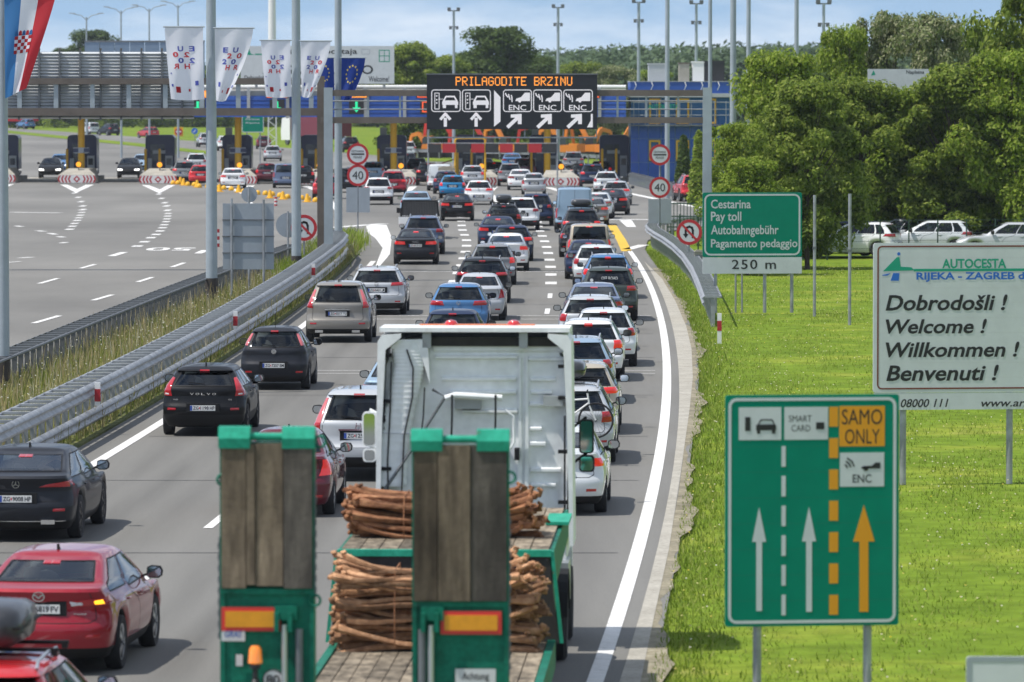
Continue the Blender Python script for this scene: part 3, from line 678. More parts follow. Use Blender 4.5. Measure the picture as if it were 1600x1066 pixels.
    for sd_ in (1,-1): sh.patch([(2.56,.48),(3.0,.48),(3.0,.66),(2.54,.66)], sd_, .008, mb=gm); sh.patch([(2.4,.28),(3.0,.28),(3.0,.38),(2.45,.38)], sd_, .008, mb=gm)
    P['grille'] = (gm.mesh('grille', M_TRIM), None)
    # plate
    pzc = D.get('plate', .80); py = min(sh.at(.05, pzc-.05)[1], sh.at(.05, pzc+.05)[1], sh.at(.28, pzc)[1])-.012
    P['plate'] = (None, (pzc, py))
    if D.get('plate_recess', True):
        P['plate_recess'] = (MB().box(-.34,.34,py+.008,py+.06,pzc-.085,pzc+.095).mesh('plate_recess', M_TRIM if D.get('dark_recess') else M_TRIM), None)
    if D.get('chrome'): P['chrome_bar'] = (MB().box(-.36,.36,py-.018,py+.03,pzc+.095,pzc+.125).mesh('chrome_bar', M_CHROME), None)
    # handles, mirrors
    for sd_, tg in ((1,'r'),(-1,'l')):
        hm = MB()
        for qh in ((1.30,1.60) if kind == 'sedan' else (1.33,1.66)): sh.patch([(qh,belt-.10),(qh+.045,belt-.10),(qh+.045,belt-.075),(qh,belt-.075)], sd_, .03, 3, 2, hm)
        P['door_handle_'+tg] = (hm.mesh('door_handle', M_TRIM), 'paint')
        qm = sh.qy(ws0-.42, belt+.03); x, y = sh.at(qm, belt+.02); zc = belt+.10
        mm = MB(); Mx = Matrix.Translation((sd_*(x+.14), y, zc))
        prof = [(-.10,-.055),(-.06,-.085),(.06,-.085),(.11,-.05),(.12,.02),(.09,.075),(-.03,.085),(-.09,.06)]
        ring = lambda k, yy: [Mx @ Vector((sd_*u*k, yy, v*k)) for u, v in prof]
        vs = ring(.93,-.055)+ring(1,-.02)+ring(.8,.05)+ring(.4,.085); nn = len(prof)
        mm.add(vs, [(j*nn+i, j*nn+(i+1)%nn, (j+1)*nn+(i+1)%nn, (j+1)*nn+i) for j in range(3) for i in range(nn)]+[tuple(range(nn-1,-1,-1)), tuple(range(3*nn,4*nn))])
        mm.bar((sd_*(x-.02), y+.02, zc-.06), (sd_*(x+.08), y+.02, zc-.03), .05, .03)
        P['mirror_'+tg] = (mm.mesh('mirror', M_TRIM, True, 60), 'mirror')
        P['mirror_glass_'+tg] = (MB().prism([(sd_*(x+.14)+sd_*u*.82, zc+v*.8) for u, v in prof], y-.062, y-.056).mesh('mirror_glass', M_MIRG), None)
    # seats: bench and headrests
    st = MB(); sy = 0.25 if kind in ('sedan',) else .1
    def seat(xc, y, wd, hz_):
        st.prism([(y-.02,.35),(y+.55,.35),(y+.55,.50),(y+.16,.55),(y-.05,hz_),(y-.16,hz_),(y-.02,.42)], xc-wd/2, xc+wd/2, axis='x')
        st.lathe([(.001,-.10),(.09,-.09),(.12,0),(.10,.09),(.001,.11)], 10, Matrix.Translation((xc, y-.13, hz_+.13)) @ Matrix.Diagonal((1,.5,1,1)))
    for xc in (-.42,.42): seat(xc, sy+.9, .46, belt+.02)
    for xc in (-.42,.42): seat(xc, sy-.05, .5, belt-.11)
    seat(0, sy-.05, .34, belt-.15)
    st.box(-hw+.16,hw-.16,ws0-.55,ws0-.22,.6,belt-.05); st.box(-hw+.12,hw-.12,b+.5,ws0-.2,.28,.34)
    st.box(-hw+.2,hw-.2,b+.35,sy-.15,.5,min(belt,1.0)-.04) if kind != 'van' else None
    st.lathe([(.17,-.015),(.19,0),(.17,.015)], 16, Matrix.Translation((-.38, sy+1.55, belt-.03)) @ Matrix.Rotation(R(65),4,'X'))
    P['seats'] = (st.mesh('seats', M_INT), None)
    if kind == 'van': P.pop('seats')
    # shark fin antenna
    yt = ip(he, rear)+.22
    P['antenna'] = (MB().prism([(yt-.05,H-.01),(yt+.12,H-.01),(yt+.0,H+.07),(yt-.04,H+.07)], -.012, .012, axis='x').mesh('antenna', M_TRIM), None)
    if D.get('whip'): P['antenna'] = (MB().tube([(0,yt,H-.02),(0,yt-.10,H+.32)], .006, 6).mesh('antenna', M_TRIM), None)
    if D.get('rails'):
        for sd_, tg in ((1,'r'),(-1,'l')):
            y0 = ip(he, rear)+.12; y1 = ip(he, front)-.25; xx = (hw-tb-.09)*sd_; z = H-.02
            P['roof_rail_'+tg] = (MB().tube([(xx,y0,z-.02),(xx,y0+.10,z+.055),(xx,(y0+y1)/2,z+.075),(xx,y1-.1,z+.055),(xx,y1,z-.02)], .018, 8).mesh('roof_rail', M_ALU if D['rails'] != 'black' else M_TRIM, True), None)
    if D.get('wiper', kind != 'sedan' and kind != 'van'):
        a = sh.pt(.05, zw0+.01, .03, 1); c2 = sh.pt(.42, zw0+.05, .03, -1); P['wiper'] = (MB().bar(a, c2, .018, .02).mesh('wiper', M_TRIM), None)
    if D.get('exhaust'):
        for sd_, tg in ((1,'r'),(-1,'l')):
            P['exhaust_'+tg] = (MB().box(sd_*.52-.11,sd_*.52+.11,b-.012,b+.12,.30,.37).mesh('exhaust', M_CHROME), None)
    if D.get('strip'):  # chrome strip across the bumper
        P['chrome_strip'] = (sh.patch([(0,.335),(.9,.335),(.9,.35),(0,.35)], 1, .012, 12, 2, sh.patch([(0,.335),(.9,.335),(.9,.35),(0,.35)], -1, .012, 12, 2)).mesh('chrome_strip', M_CHROME), None)
    for nm, x, y in (('wheel_rr',hw-.125,0),('wheel_rl',-(hw-.125),0),('wheel_fr',hw-.13,wb),('wheel_fl',-(hw-.13),wb)):
        P[nm] = ('wheel', (x, y, Rw, D.get('dark_rims', False), D.get('spokes', 5)))
    return dict(parts=P, sh=sh, D=D, plate=(pzc, py), H=H)
BASE = {'door_handle':1}
def plate_mesh(txt):
    mb = MB().box(-.26,.26,-.006,.004,-.056,.056); me = mb.mesh('licence_plate', M_PLATE); return me
PLATE_ME = {}
def plain(n_):
    for s_ in ('_rr','_rl','_fr','_fl','_r','_l'):
        if n_.endswith(s_): n_ = n_[:-len(s_)]
    while n_[-1].isdigit() or n_.endswith('_'): n_ = n_.rstrip('0123456789').rstrip('_')
    for s_ in ('_a','_b','_c'):
        if n_.endswith(s_): n_ = n_[:-2]
    for s_ in ('_r','_l'):
        if n_.endswith(s_): n_ = n_[:-2]
    return n_
import re
def place_car(proto, loc, rot, col, label, cat='car', plate=None, group='cars queueing for the toll', lit=False, black_mirror=True):
    root = thing({'car':'car','van':'van','pickup':'pickup_truck'}.get(cat,'car'), label, cat, (*loc, 0), rot, group); pm = paint(col); made = {}
    for k, (me, ex) in proto['parts'].items():
        if k == 'plate': continue
        if me == 'wheel':
            x, y, Rw, dk, sp = ex; ty, rm = wheel_meshes(Rw, dk, sp)
            wo = link('wheel', ty, root, (x, y, Rw), (0,0,0 if x > 0 else math.pi)); link('rim', rm, wo); continue
        nm = re.sub(r'_\d+[rl]$', '', k); nm = plain(nm) if not nm.startswith(('rear_window','body','trim','seats','grille')) else nm
        par = made.get('mirror_'+k[-1]) if k.startswith('mirror_glass') else root
        ob = link(nm, me, par); made[k] = ob
        if ex == 'paint' or (ex == 'mirror' and not black_mirror):
            ob.material_slots[0].link = 'OBJECT'; ob.material_slots[0].material = pm
        if lit and nm in ('tail_lamp','high_brake_lamp') and me.materials[0] is M_RED and (lit == 'all' or nm == 'high_brake_lamp' or k.startswith('tail_lamp_0')):
            ob.material_slots[0].link = 'OBJECT'; ob.material_slots[0].material = M_REDLIT
    pzc, py = proto['plate']
    if 'plate' not in PLATE_ME: PLATE_ME['plate'] = plate_mesh('')
    po = link('licence_plate', PLATE_ME['plate'], root, (0, py, pzc))
    MBK = PLATE_ME.setdefault('blue', MB().box(-.262,-.215,-.0085,-.006,-.05,.05).mesh('plate_band', M_PBLUE)); link('plate_band', MBK, po)
    if plate:
        a, n_, c2 = plate.split(' ')
        text(po, a, -.20, -.085, -.036, .036, M_INK, d=.0085, bold=.02); text(po, n_, -.045, .125, -.036, .036, M_INK, d=.0085, bold=.02); text(po, c2, .148, .245, -.036, .036, M_INK, d=.0085, bold=.02)
        MB().box(-.075,-.055,-.0085,-.006,-.02,.02).build('plate_crest', M_PRED, po)
    else:
        if 'gen' not in PLATE_ME:
            g_ = MB()
            for i, x in enumerate((-.18,-.12,-.03,.015,.06,.105,.17,.215)): g_.box(x-.016,x+.016,-.0085,-.006,-.034,.034) if i % 3 else (g_.box(x-.016,x-.007,-.0085,-.006,-.034,.034), g_.box(x+.007,x+.016,-.0085,-.006,-.034,.034), g_.box(x-.007,x+.007,-.0085,-.006,-.006,.006))
            PLATE_ME['gen'] = g_.mesh('plate_digits', M_INK)
        link('plate_digits', PLATE_ME['gen'], po)
    return root
# ------------------------------------------------------------------ car types
T = {}
T['mazda'] = car_proto('sedan', L=4.87, W=1.84, H=1.45, wb=2.83, ro=1.05, Rw=.34, deck=1.09, dl=.40, rake=.72, trim=.345, glass=G_MID, plate=.83, refz=.47, qw=.84, cd=.42,
    lamps=[([(.50,.855),(1.035,.885),(1.045,.975),(.47,.925)],'red'),([(.47,.865),(.66,.87),(.655,.925),(.455,.92)],'clear')])
T['coupe'] = car_proto('sedan', L=4.99, W=1.89, H=1.43, wb=2.94, ro=1.10, Rw=.35, deck=1.07, dl=.38, rake=.95, trim=.335, glass=G_MID, plate=.70, refz=.50, strip=True, exhaust=True, cd=.46, dark_rims=True,
    lamps=[([(.42,.885),(1.03,.885),(1.035,.985),(.56,.925)],'red')])
T['volvo_hatch'] = car_proto('hatch', L=4.37, W=1.80, H=1.445, wb=2.65, ro=.86, Rw=.325, belt=.98, rake=.42, trim=.46, glass=G_TINT, plate=.60, qw=.80, refz=.555, rails=False, cd=.40, dark_rims=True,
    lamps=[([(.78,.84),(1.045,.85),(1.03,1.0),(.84,1.0)],'red'),([(.84,1.0),(1.03,1.0),(.985,1.22),(.89,1.20)],'red'),([(.84,.86),(.97,.865),(.965,.915),(.85,.91)],'clear')])
T['city_hatch'] = car_proto('hatch', L=4.06, W=1.69, H=1.49, wb=2.51, ro=.74, Rw=.31, rake=.30, glass=G_MID, plate=.60, qw=.83, refz=.42, trim=.33, cd=.40, whip=True,
    lamps=[([(.90,1.06),(1.035,1.07),(.985,1.34),(.90,1.34)],'pink')])
T['tall_suv'] = car_proto('suv', L=4.63, W=1.89, H=1.71, wb=2.77, ro=.97, Rw=.37, belt=1.08, rake=.36, glass=G_TINT, plate=.83, qw=.79, refz=.53, trim=.40, exhaust=True, chrome=True, cd=.40,
    lamps=[([(.80,.98),(1.045,1.0),(1.03,1.17),(.87,1.15)],'red'),([(.87,1.15),(1.03,1.17),(.975,1.50),(.89,1.48)],'pink')])
T['sleek_wagon'] = car_proto('wagon', L=4.90, W=1.86, H=1.50, wb=2.74, ro=1.12, Rw=.34, glass=G_MID, plate=.80, refz=.42, trim=.40, rails=True, cd=.42,
    lamps=[([(.52,.93),(1.045,.95),(1.035,1.05),(.58,1.03)],'red')])
T['saloon'] = car_proto('sedan', L=4.70, W=1.83, H=1.43, wb=2.81, ro=1.02, Rw=.33, deck=1.05, rake=.70, glass=G_MID, plate=.78, refz=.45, trim=.31, cd=.40,
    lamps=[([(.48,.82),(1.035,.83),(1.045,.965),(.52,.945)],'red')])
T['boxy_suv'] = car_proto('suv', L=4.57, W=1.82, H=1.68, wb=2.63, ro=.98, Rw=.36, belt=1.07, rake=.32, glass=G_TINT, plate=.85, qw=.80, refz=.55, trim=.46, chrome=True,
    lamps=[([(.84,.95),(1.03,.96),(1.02,1.08),(.86,1.08)],'red'),([(.86,1.08),(1.02,1.08),(.975,1.52),(.905,1.52)],'pink')])
T['golf_hatch'] = car_proto('hatch', L=4.25, W=1.79, H=1.48, wb=2.62, ro=.80, Rw=.32, rake=.32, glass=G_MID, plate=.52, refz=.38, cd=.38,
    lamps=[([(.50,.86),(1.04,.87),(1.03,1.0),(.58,.985)],'red')])
T['liftback'] = car_proto('sedan', L=4.67, W=1.81, H=1.46, wb=2.69, ro=1.06, Rw=.325, deck=1.10, dl=.22, rake=.85, glass=G_MID, plate=.70, refz=.42, trim=.34,
    lamps=[([(.62,.84),(1.03,.84),(1.04,.98),(.68,.99)],'red')])
T['small_saloon'] = car_proto('sedan', L=4.25, W=1.66, H=1.44, wb=2.47, ro=.98, Rw=.29, deck=1.04, rake=.48, glass=G_CLEAR, plate=.76, refz=.34,
    lamps=[([(.76,.70),(1.02,.72),(1.02,.98),(.92,.98)],'red')])
T['compact'] = car_proto('hatch', L=4.15, W=1.76, H=1.49, wb=2.58, ro=.76, Rw=.315, rake=.30, glass=G_MID, plate=.78, trim=.34,
    lamps=[([(.76,.80),(1.04,.82),(1.03,1.02),(.82,1.0)],'red')])
T['estate'] = car_proto('wagon', L=4.60, W=1.79, H=1.50, glass=G_MID, plate=.74, rails=True, trim=.34,
    lamps=[([(.74,.82),(1.04,.83),(1.025,1.03),(.80,1.02)],'red')])
T['suv'] = car_proto('suv', L=4.48, W=1.84, H=1.65, glass=G_TINT, plate=.80, rails=True, trim=.52,
    lamps=[([(.64,.95),(1.04,.96),(1.03,1.10),(.70,1.09)],'red')])
T['sedan'] = car_proto('sedan', glass=G_MID, plate=.78, trim=.30, lamps=[([(.56,.82),(1.03,.83),(1.04,.96),(.60,.94)],'red')])
T['mpv'] = car_proto('mpv', glass=G_MID, plate=.72, trim=.36, lamps=[([(.90,.78),(1.03,.79),(1.015,1.10),(.93,1.10)],'red')], qw=.84)
T['van'] = car_proto('van', L=5.4, W=1.99, H=2.22, plate=.72, trim=.50, lamps=[([(.925,.72),(1.012,.72),(1.012,1.20),(.925,1.20)],'red')], plate_recess=False, wb=3.3)
T['microvan'] = car_proto('van', L=4.4, W=1.80, H=1.83, plate=.72, trim=.40, lamps=[([(.925,.62),(1.012,.62),(1.012,1.02),(.925,1.02)],'red')], plate_recess=False, wb=2.68, ro=.85, Rw=.31, belt=1.08)
T['oncoming'] = car_proto('suv', L=4.4, W=1.83, H=1.56, glass=G_TINT, plate=.7, lit_head=True, lamps=[([(.64,.95),(1.04,.96),(1.03,1.10),(.70,1.09)],'red')])
# ------------------------------------------------------------------ the queue: (type, colour, x of tail centre, y of rear tyre contact, label, options)
CARS = [
 ('estate','bred',-30,1266,'bright red car with roof bars cut off by the bottom left corner',{}),
 ('mazda','red',57,1044,'glossy red saloon with its right indicator blinking, left lane',{'plate':'ZG 6819 FV','sl':.085}),
 ('coupe','dark',22,840,'dark grey four-door coupe with slim tail lamps behind the red saloon',{'plate':'ZG 9008 HP','sl':.052}),
 ('volvo_hatch','black',316,679,'black hatchback with tall hooked tail lamps and spaced tailgate letters',{'plate':'ZG 1198 HP'}),
 ('city_hatch','dark',427,608,'small dark hatchback with pink lamps high beside its rear window',{'plate':'ZG 7257 EM'}),
 ('tall_suv','tan',527,534,'beige-grey tall estate SUV with lamps climbing beside the rear window',{'plate':'ZG 0317 TJ'}),
 ('sleek_wagon','silver',588,491,'silver estate with slim wide lamps ahead of the beige SUV',{'plate':'ZG 5431 J'}),
 ('saloon','dark',649,413,'dark saloon with four rings on its boot lid',{'plate':'ZG 8170 GV','lit':True}),
 ('suv','steel',661,397,'dark blue SUV with black mirrors right behind the mesh-backed pickup',{}),
 ('sedan','lblue',650,340,'pale blue saloon in front of the mesh-backed pickup',{}),
 ('saloon','black',714,345,'black saloon with red lamps beside the mesh-backed pickup',{'plate':'ZG 6050 DR','lit':True}),
 ('compact','cyan',707,310,'bright blue hatchback in the middle lanes',{'lit':True}),
 ('golf_hatch','white',748,320,'white hatchback beside the bright blue hatchback',{'lit':True}),
 ('estate','navy',697,303,'navy car carrying a light load on its roof',{}),
 ('microvan','pearl',687,298,'small white van with rear doors behind the navy car',{'cat':'van'}),
 ('suv','black',669,290,'black car just ahead of the small white van',{'lit':True}),
 ('suv','dark',651,281,'dark car nearest the booth in the lane of the small white van',{}),
 ('suv','red',614,307,'red hatchback partly behind the white SUV under the speed sign',{'lit':True}),
 ('suv','white',591,320,'white SUV below the left speed limit sign',{}),
 ('sedan','grey',556,291,'grey car behind the left round toll sign',{}),
 ('estate','lblue',583,284,'pale blue car beyond the left round toll sign',{}),
 ('compact','red',509,311,'red car half hidden by the gantry post',{'lit':True}),
 ('mpv','steel',446,294,'blue-grey people carrier seen between two flag poles',{}),
 ('compact','dred',417,287,'dark red car beside the blue-grey people carrier',{'lit':True}),
 ('compact','black',473,291,'black car between the flag pole and the gantry post',{'lit':True}),
 ('compact','silver',426,252,'silver car driving away beyond the booths',{}),
 ('compact','maroon',412,233,'distant maroon car on the road beyond the booths',{}),
 ('sedan','white',364,295,'white saloon beside the row of yellow cones',{'lit':'all'}),
 ('suv','grey',288,287,'dark grey SUV by the crash barrier near the cones',{'lit':True}),
 ('compact','bred',313,290,'small bright red car just left of the white saloon',{'lit':True}),
 ('suv','pearl',307,271,'pale SUV leaving the booth beyond the small bright red car',{}),
 # middle lane
 ('small_saloon','dred',441,803,'dark red saloon half hidden by the left loading ramp',{'lit':True}),
 ('boxy_suv','silver',559,748,'silver boxy SUV beside the white truck cab',{'plate':'ZG 1251 AB','hbl':True}),
 ('sedan','lblue',626,668,'pale blue saloon mostly hidden behind the truck cab',{}),
 ('golf_hatch','navy',706,574,'dark blue hatchback just above the truck cab roof',{}),
 ('golf_hatch','blue',716,522,'mid-blue hatchback with headrests showing through the rear window',{}),
 ('small_saloon','silver',748,500,'silver saloon with triangular red tail lamps',{}),
 ('sleek_wagon','black',753,473,'black estate with roof rails ahead of the silver saloon',{}),
 ('compact','grey',769,445,'grey hatchback with lit high brake lamp in the middle lane',{'lit':True}),
 ('liftback','white',791,423,'white coupe-like saloon with dark lower bumper in the middle lane',{'lit':True}),
 ('golf_hatch','navy',800,408,'dark hatchback ahead of the white coupe-like saloon',{'lit':True}),
 ('saloon','navy',778,389,'navy saloon left of the dark hatchback in the middle lane',{'lit':True}),
 ('estate','black',787,368,'black car carrying a black roof box',{}),
 ('compact','lblue',807,353,'pale hatchback between the roof box car and the white crossover',{}),
 ('suv','white',815,360,'white crossover with black lower bumper near the van',{}),
 ('suv','navy',838,353,'dark navy SUV just left of the light grey van',{}),
 ('small_saloon','silver',834,304,'silver grey saloon in front of a chevron barrier',{'lit':False}),
 ('saloon','white',813,297,'white saloon left of the silver grey saloon',{}),
 ('mpv','maroon',820,283,'maroon people carrier heading into a booth',{}),
 ('suv','grey',797,291,'grey SUV beside the white saloon near the booths',{}),
 ('compact','black',772,284,'black hatchback at the booth left of the grey SUV',{'lit':True}),
 ('sedan','blue',800,266,'blue car passing between the booths',{}),
 # right lane
 ('liftback','pearl',864,800,'pearl white liftback right of the truck cab',{'plate':'ZG 4402 ID','lit':True}),
 ('estate','silver',889,722,'silver estate with a roof box and a bicycle, by the truck mirror',{}),
 ('golf_hatch','beige',902,677,'grey-beige hatchback with red lamps ahead of the bicycle carrier',{'lit':True}),
 ('estate','lblue',899,629,'pale blue estate behind the white estate in the right lane',{}),
 ('estate','white',919,594,'white estate with roof rails in the right lane',{'lit':True}),
 ('compact','pearl',943,572,'pale silver hatchback hugging the right edge line',{}),
 ('estate','silver',922,547,'silver estate with pink lamps left of the pale hatchback',{}),
 ('sedan','steel',928,520,'dark blue saloon with a wide dark rear window in the right lane',{}),
 ('suv','green',951,501,'dark green-grey SUV with stickers on its rear window',{}),
 ('estate','blue',950,466,'blue car with roof bars just beyond the dark green-grey SUV',{'lit':True}),
 ('compact','pearl',932,447,'pale grey hatchback with round red lamps in the right lane',{}),
 ('sedan','navy',920,436,'navy saloon just ahead of the pale grey hatchback',{}),
 ('mpv','beige',921,417,'beige people carrier with large rear window',{'lit':True}),
 ('compact','black',906,402,'black hatchback beside the lane dashes below the van',{}),
 ('suv','dark',909,383,'dark SUV with a cargo box directly behind the grey van',{'lit':True}),
 ('van','lblue',898,363,'light grey panel van with closed rear doors',{'cat':'van'}),
 ('sedan','grey',925,352,'grey saloon peeping out to the right of the panel van',{'lit':True}),
 ('saloon','pearl',931,342,'pale saloon ahead of the grey saloon by the panel van',{}),
 ('saloon','dark',956,336,'dark saloon with its number plate set low near the exit',{'lit':True}),
 ('golf_hatch','silver',962,321,'silver hatchback with pink-red lamps in the rightmost lane',{'lit':True}),
 ('estate','pearl',947,303,'pale car ahead of the silver hatchback in the rightmost lane',{}),
 ('suv','navy',926,293,'navy SUV waiting at the rightmost booth',{'lit':True}),
 ('compact','black',908,287,'black car with lit brake lamps beside the rightmost chevron barrier',{'lit':True}),
 ('suv','grey',896,268,'dark grey off-roader passing through the rightmost booth lane',{}),
 ('suv','bred',1087,315,'red car on the side road behind the gantry post',{}),
 ('suv','dark',636,271,'dark car passing the booth beside the yellow column',{}),
 ('compact','black',757,277,'black car at the booth beyond the white hatchback',{'lit':True}),
 ('estate','silver',738,291,'silver car ahead of the white hatchback',{'lit':True}),
 ('suv','black',545,301,'black SUV behind the post of the left speed sign',{}),
 ('sedan','dred',600,281,'dark red saloon between the booths near the left speed sign',{'lit':True}),
 ('estate','dark',938,283,'dark estate between the navy SUV and the office',{'lit':True}),
 ('compact','pearl',866,280,'pale car beyond the rightmost chevron barrier',{}),
]
CAR_OBJ = {}
for (ty, c_, px, py, lab, op) in CARS:
    pr = T[ty]; D_ = pr['D']; Y = gp(px, py)[1]; Xt = (px-800)/F_PX*(Y-D_['ro']) if py < 1060 else (px-800)/F_PX*Y
    sl = xslope(min(Y, 280)) if Y < 270 else (-.035 if px < 480 else (-.02 if px < 640 else (.0 if px < 930 else .05)))
    if px > 1050: sl = -.12
    sl = op.get('sl', sl)
    o = place_car(pr, (Xt+sl*D_['ro'], Y), -math.atan(sl), PC[c_], lab, op.get('cat','car'), op.get('plate'), lit=op.get('lit', False))
    CAR_OBJ[lab] = (o, pr)
# oncoming cars
for (px, py, c_, lab) in ((78,279,'black','black car with headlamps on, leaving the leftmost booth'),(201,279,'black','black car with headlamps on, between the second and third booth'),(93,271,'blue','blue car behind the leftmost oncoming black car'),(222,271,'lblue','pale blue car behind the second oncoming black car')):
    X, Y = gp(px, py); place_car(T['oncoming'], (X-.1, Y+3.6), math.pi+.02, PC[c_], lab, group='cars coming out of the toll')
for (px, py, c_, lab, ty) in ((145,210,'pearl','distant silver car on the far road',  'mpv'),(176,212,'dark','distant dark car on the far road','suv'),(45,202,'blue','distant blue car near the red truck','suv'),(352,236,'white','distant white car beyond the traffic cones','suv'),(322,230,'silver','distant silver car near the no entry sign','suv'),(238,216,'bred','distant red car behind the booths','compact'),(548,238,'black','black car driving away beyond the left toll sign','suv'),(636,247,'pearl','pale car driving away past the barrier arm','suv')):
    X, Y = gp(px, py); place_car(T[ty], (X, Y), .5 if px < 300 else .15, PC[c_], lab, group='cars beyond the toll')
for i, (px, py, c_, rot, lab) in enumerate(((1335,402,'white',1.25,'white car parked under the trees, behind the welcome sign'),(1305,394,'navy',1.2,'dark blue car parked at the end of the tree row'),(1445,396,'pearl',1.45,'pale car parked in the shade behind the welcome sign'),(1550,393,'silver',1.55,'silver car parked at the right edge under the trees'),(1385,388,'silver',1.3,'silver car parked between the white and the pale car'),(1500,388,'dark',1.5,'dark car parked deep in the tree shade'))):
    X, Y = gp(px, py); place_car(T['golf_hatch'], (X+1.2, 240+(i%3)*1.5 if i < 4 else 246), rot, PC[c_], lab, group='cars parked under the trees')
# ------------------------------------------------------------------ things on and about single cars
def sub(lab, prefix=''): return CAR_OBJ[lab]
o, pr = sub(CARS[1][4]); sh = pr['sh']                         # lit indicator, emblem
sh.patch([(.80,.885),(.93,.89),(.935,.945),(.80,.935)], 1, .022, 5, 4).build('indicator', M_AMBER, o)
def on_tail(pr, x, z, off=.014): return (x, min(pr['sh'].at(abs(x)/(pr['D']['W']/2)+.02, z)[1], pr['sh'].at(0, z)[1])-off, z)
f = Flat(); f.ring(0,0,.062,.052,0,0,28,1.25); f.stroke([(-.068,.02),(-.03,.012),(0,-.02),(.03,.012),(.068,.02)], .014); f.build('emblem', M_CHROME, o, on_tail(pr,0,.985))
text(o, 'mazda6', .44, .60, .765, .79, M_CHROME, d=.0, loc=(0, on_tail(pr,.5,.78)[1]-.03, 0))
o, pr = sub(CARS[2][4]); f = Flat(); f.ring(0,0,.062,.053)
for a in (90,210,330): f.stroke([(0,0),(.056*math.cos(R(a)),.056*math.sin(R(a)))], .012)
f.build('emblem', M_CHROME, o, on_tail(pr,0,.93))
# passenger in the coupe with a raised arm
pg = thing('person', 'bare-armed passenger with one arm raised inside the dark grey coupe', 'person', o.location, o.rotation_euler.z)
mb = MB(); mb.lathe([(.001,.45),(.16,.46),(.19,.75),(.20,.93),(.10,1.02),(.055,1.05),(.05,1.08),(.085,1.12),(.10,1.19),(.09,1.26),(.04,1.31),(.001,1.315)], 14, Matrix.Translation((.40,1.1,0)) @ Matrix.Diagonal((1,.7,1,1)))
mb.build('body', M_INT, pg, smooth=True)
mb = MB(); mb.tube([(.30,1.0,1.02),(.16,.62,1.10),(.22,.60,1.16),(.40,.62,1.245),(.47,.64,1.25)], [.05,.042,.04,.032,.03], 10)
for i in range(4): mb.tube([(.465,.64,1.235+i*.014),(.52,.65,1.24+i*.012),(.545,.67,1.225+i*.012)], [.010,.009,.007], 6)
mb.tube([(.45,.63,1.23),(.49,.62,1.21),(.51,.63,1.195)], [.011,.010,.008], 6)
mb.build('arm', M_SKIN, pg, smooth=True)
o, pr = sub(CARS[3][4])
for i, ch in enumerate('VOLVO'): text(o, ch, -.27+i*.115, -.19+i*.115, .865, .91, M_CHROME, d=0, loc=(0, on_tail(pr,0,.88)[1]-.012, 0), bold=.02)
text(o, 'V40', -.62, -.52, .76, .79, M_CHROME, d=0, loc=(0, on_tail(pr,.6,.78)[1]-.02, 0)); text(o, 'D2', .53, .60, .76, .79, M_CHROME, d=0, loc=(0, on_tail(pr,.6,.78)[1]-.02, 0))
for k in (4,5,6,7,32,35,37,10,12):
    o, pr = sub(CARS[k][4]); z = {4:.93,5:1.02,6:.98,7:.93,32:1.03,35:.93,37:.95,10:.93,12:.93}[k]; f = Flat()
    if k == 7: [f.ring(-.09+i*.06,0,.04,.033,0,0,20) for i in range(4)]
    elif k == 32: f.stroke([(-.045,-.05),(-.035,.05)], .014); f.stroke([(.045,-.05),(.035,.05)], .014); f.stroke([(-.04,0),(.04,0)], .014)
    elif k == 4: f.disc(0,0,.05); f.ring(0,0,.06,.05)
    elif k == 5: text(o, 'VOLVO', -.20, .20, .965, .995, M_CHROME, d=0, loc=(0, on_tail(pr,0,.98)[1]-.012, 0), space=1.3)
    else: f.ring(0,0,.06,.05); f.stroke([(-.05,0),(.05,0)] if k == 6 else [(-.035,.03),(0,-.045),(.035,.03)], .012)
    if f.mb.v: f.build('emblem', M_CHROME, o, on_tail(pr,0,z))
# roof boxes
M_BOX = mat('roof_box_shell', (.028,.03,.032), .3, coat=.6); M_BOXG = mat('grey_roof_box_shell', (.03,.032,.036), .4, coat=.4)
def roof_box(lab, label, x=0, l=1.9, wd=.78, h=.36, m=M_BOX, bars=True, dy=.3, z=.09):
    o, pr = sub(lab); H = pr['H']
    y0 = pr['D']['ro']*-1+.9+dy; Mz = o.matrix_basis
    t = thing('roof_box', label, 'roof box', o.matrix_basis @ Vector((x, y0, H+z)), o.rotation_euler.z)
    mb = MB(); n = 12; vs = []; secs = [(0,.55,.35),(.05,.85,.75),(.25,.97,.95),(l*.45,1,1),(l*.8,.9,.8),(l*.95,.7,.5),(l,.45,.25)]
    for (y, kw, kh) in secs:
        for i in range(n):
            a = 2*math.pi*i/n; cx, cz = math.cos(a), math.sin(a); e = .55
            vs.append((wd/2*kw*math.copysign(abs(cx)**e, cx), y, h/2+h/2*(kh if cz > 0 else min(kh+.2,1))*math.copysign(abs(cz)**e, cz)))
    fs = [(j*n+i, j*n+(i+1)%n, (j+1)*n+(i+1)%n, (j+1)*n+i) for j in range(len(secs)-1) for i in range(n)]+[tuple(range(n)), tuple(range((len(secs)-1)*n, len(secs)*n))]
    mb.add(vs, fs); mb.build('shell', m, t, smooth=True, sharp=60)
    MB().box(-wd/2*.98,wd/2*.98,.04,l*.85,h*.46,h*.50).build('seam', M_TRIM, t)
    for yy in (.45, 1.25): mb = MB().box(-.62-x,.62-x,yy-.03,yy+.03,-.045,-.01); [mb.box(s_*.58-x-.03,s_*.58-x+.03,yy-.04,yy+.04,-.09,-.03) for s_ in (1,-1)]; mb.build('roof_bar', M_TRIM, t)
roof_box(CARS[0][4], 'dark grey roof box on the bright red car in the corner', x=-.12, h=.46, wd=.85, m=M_BOXG)
roof_box(CARS[42][4], 'black roof box on the black car in the middle lane', h=.38)
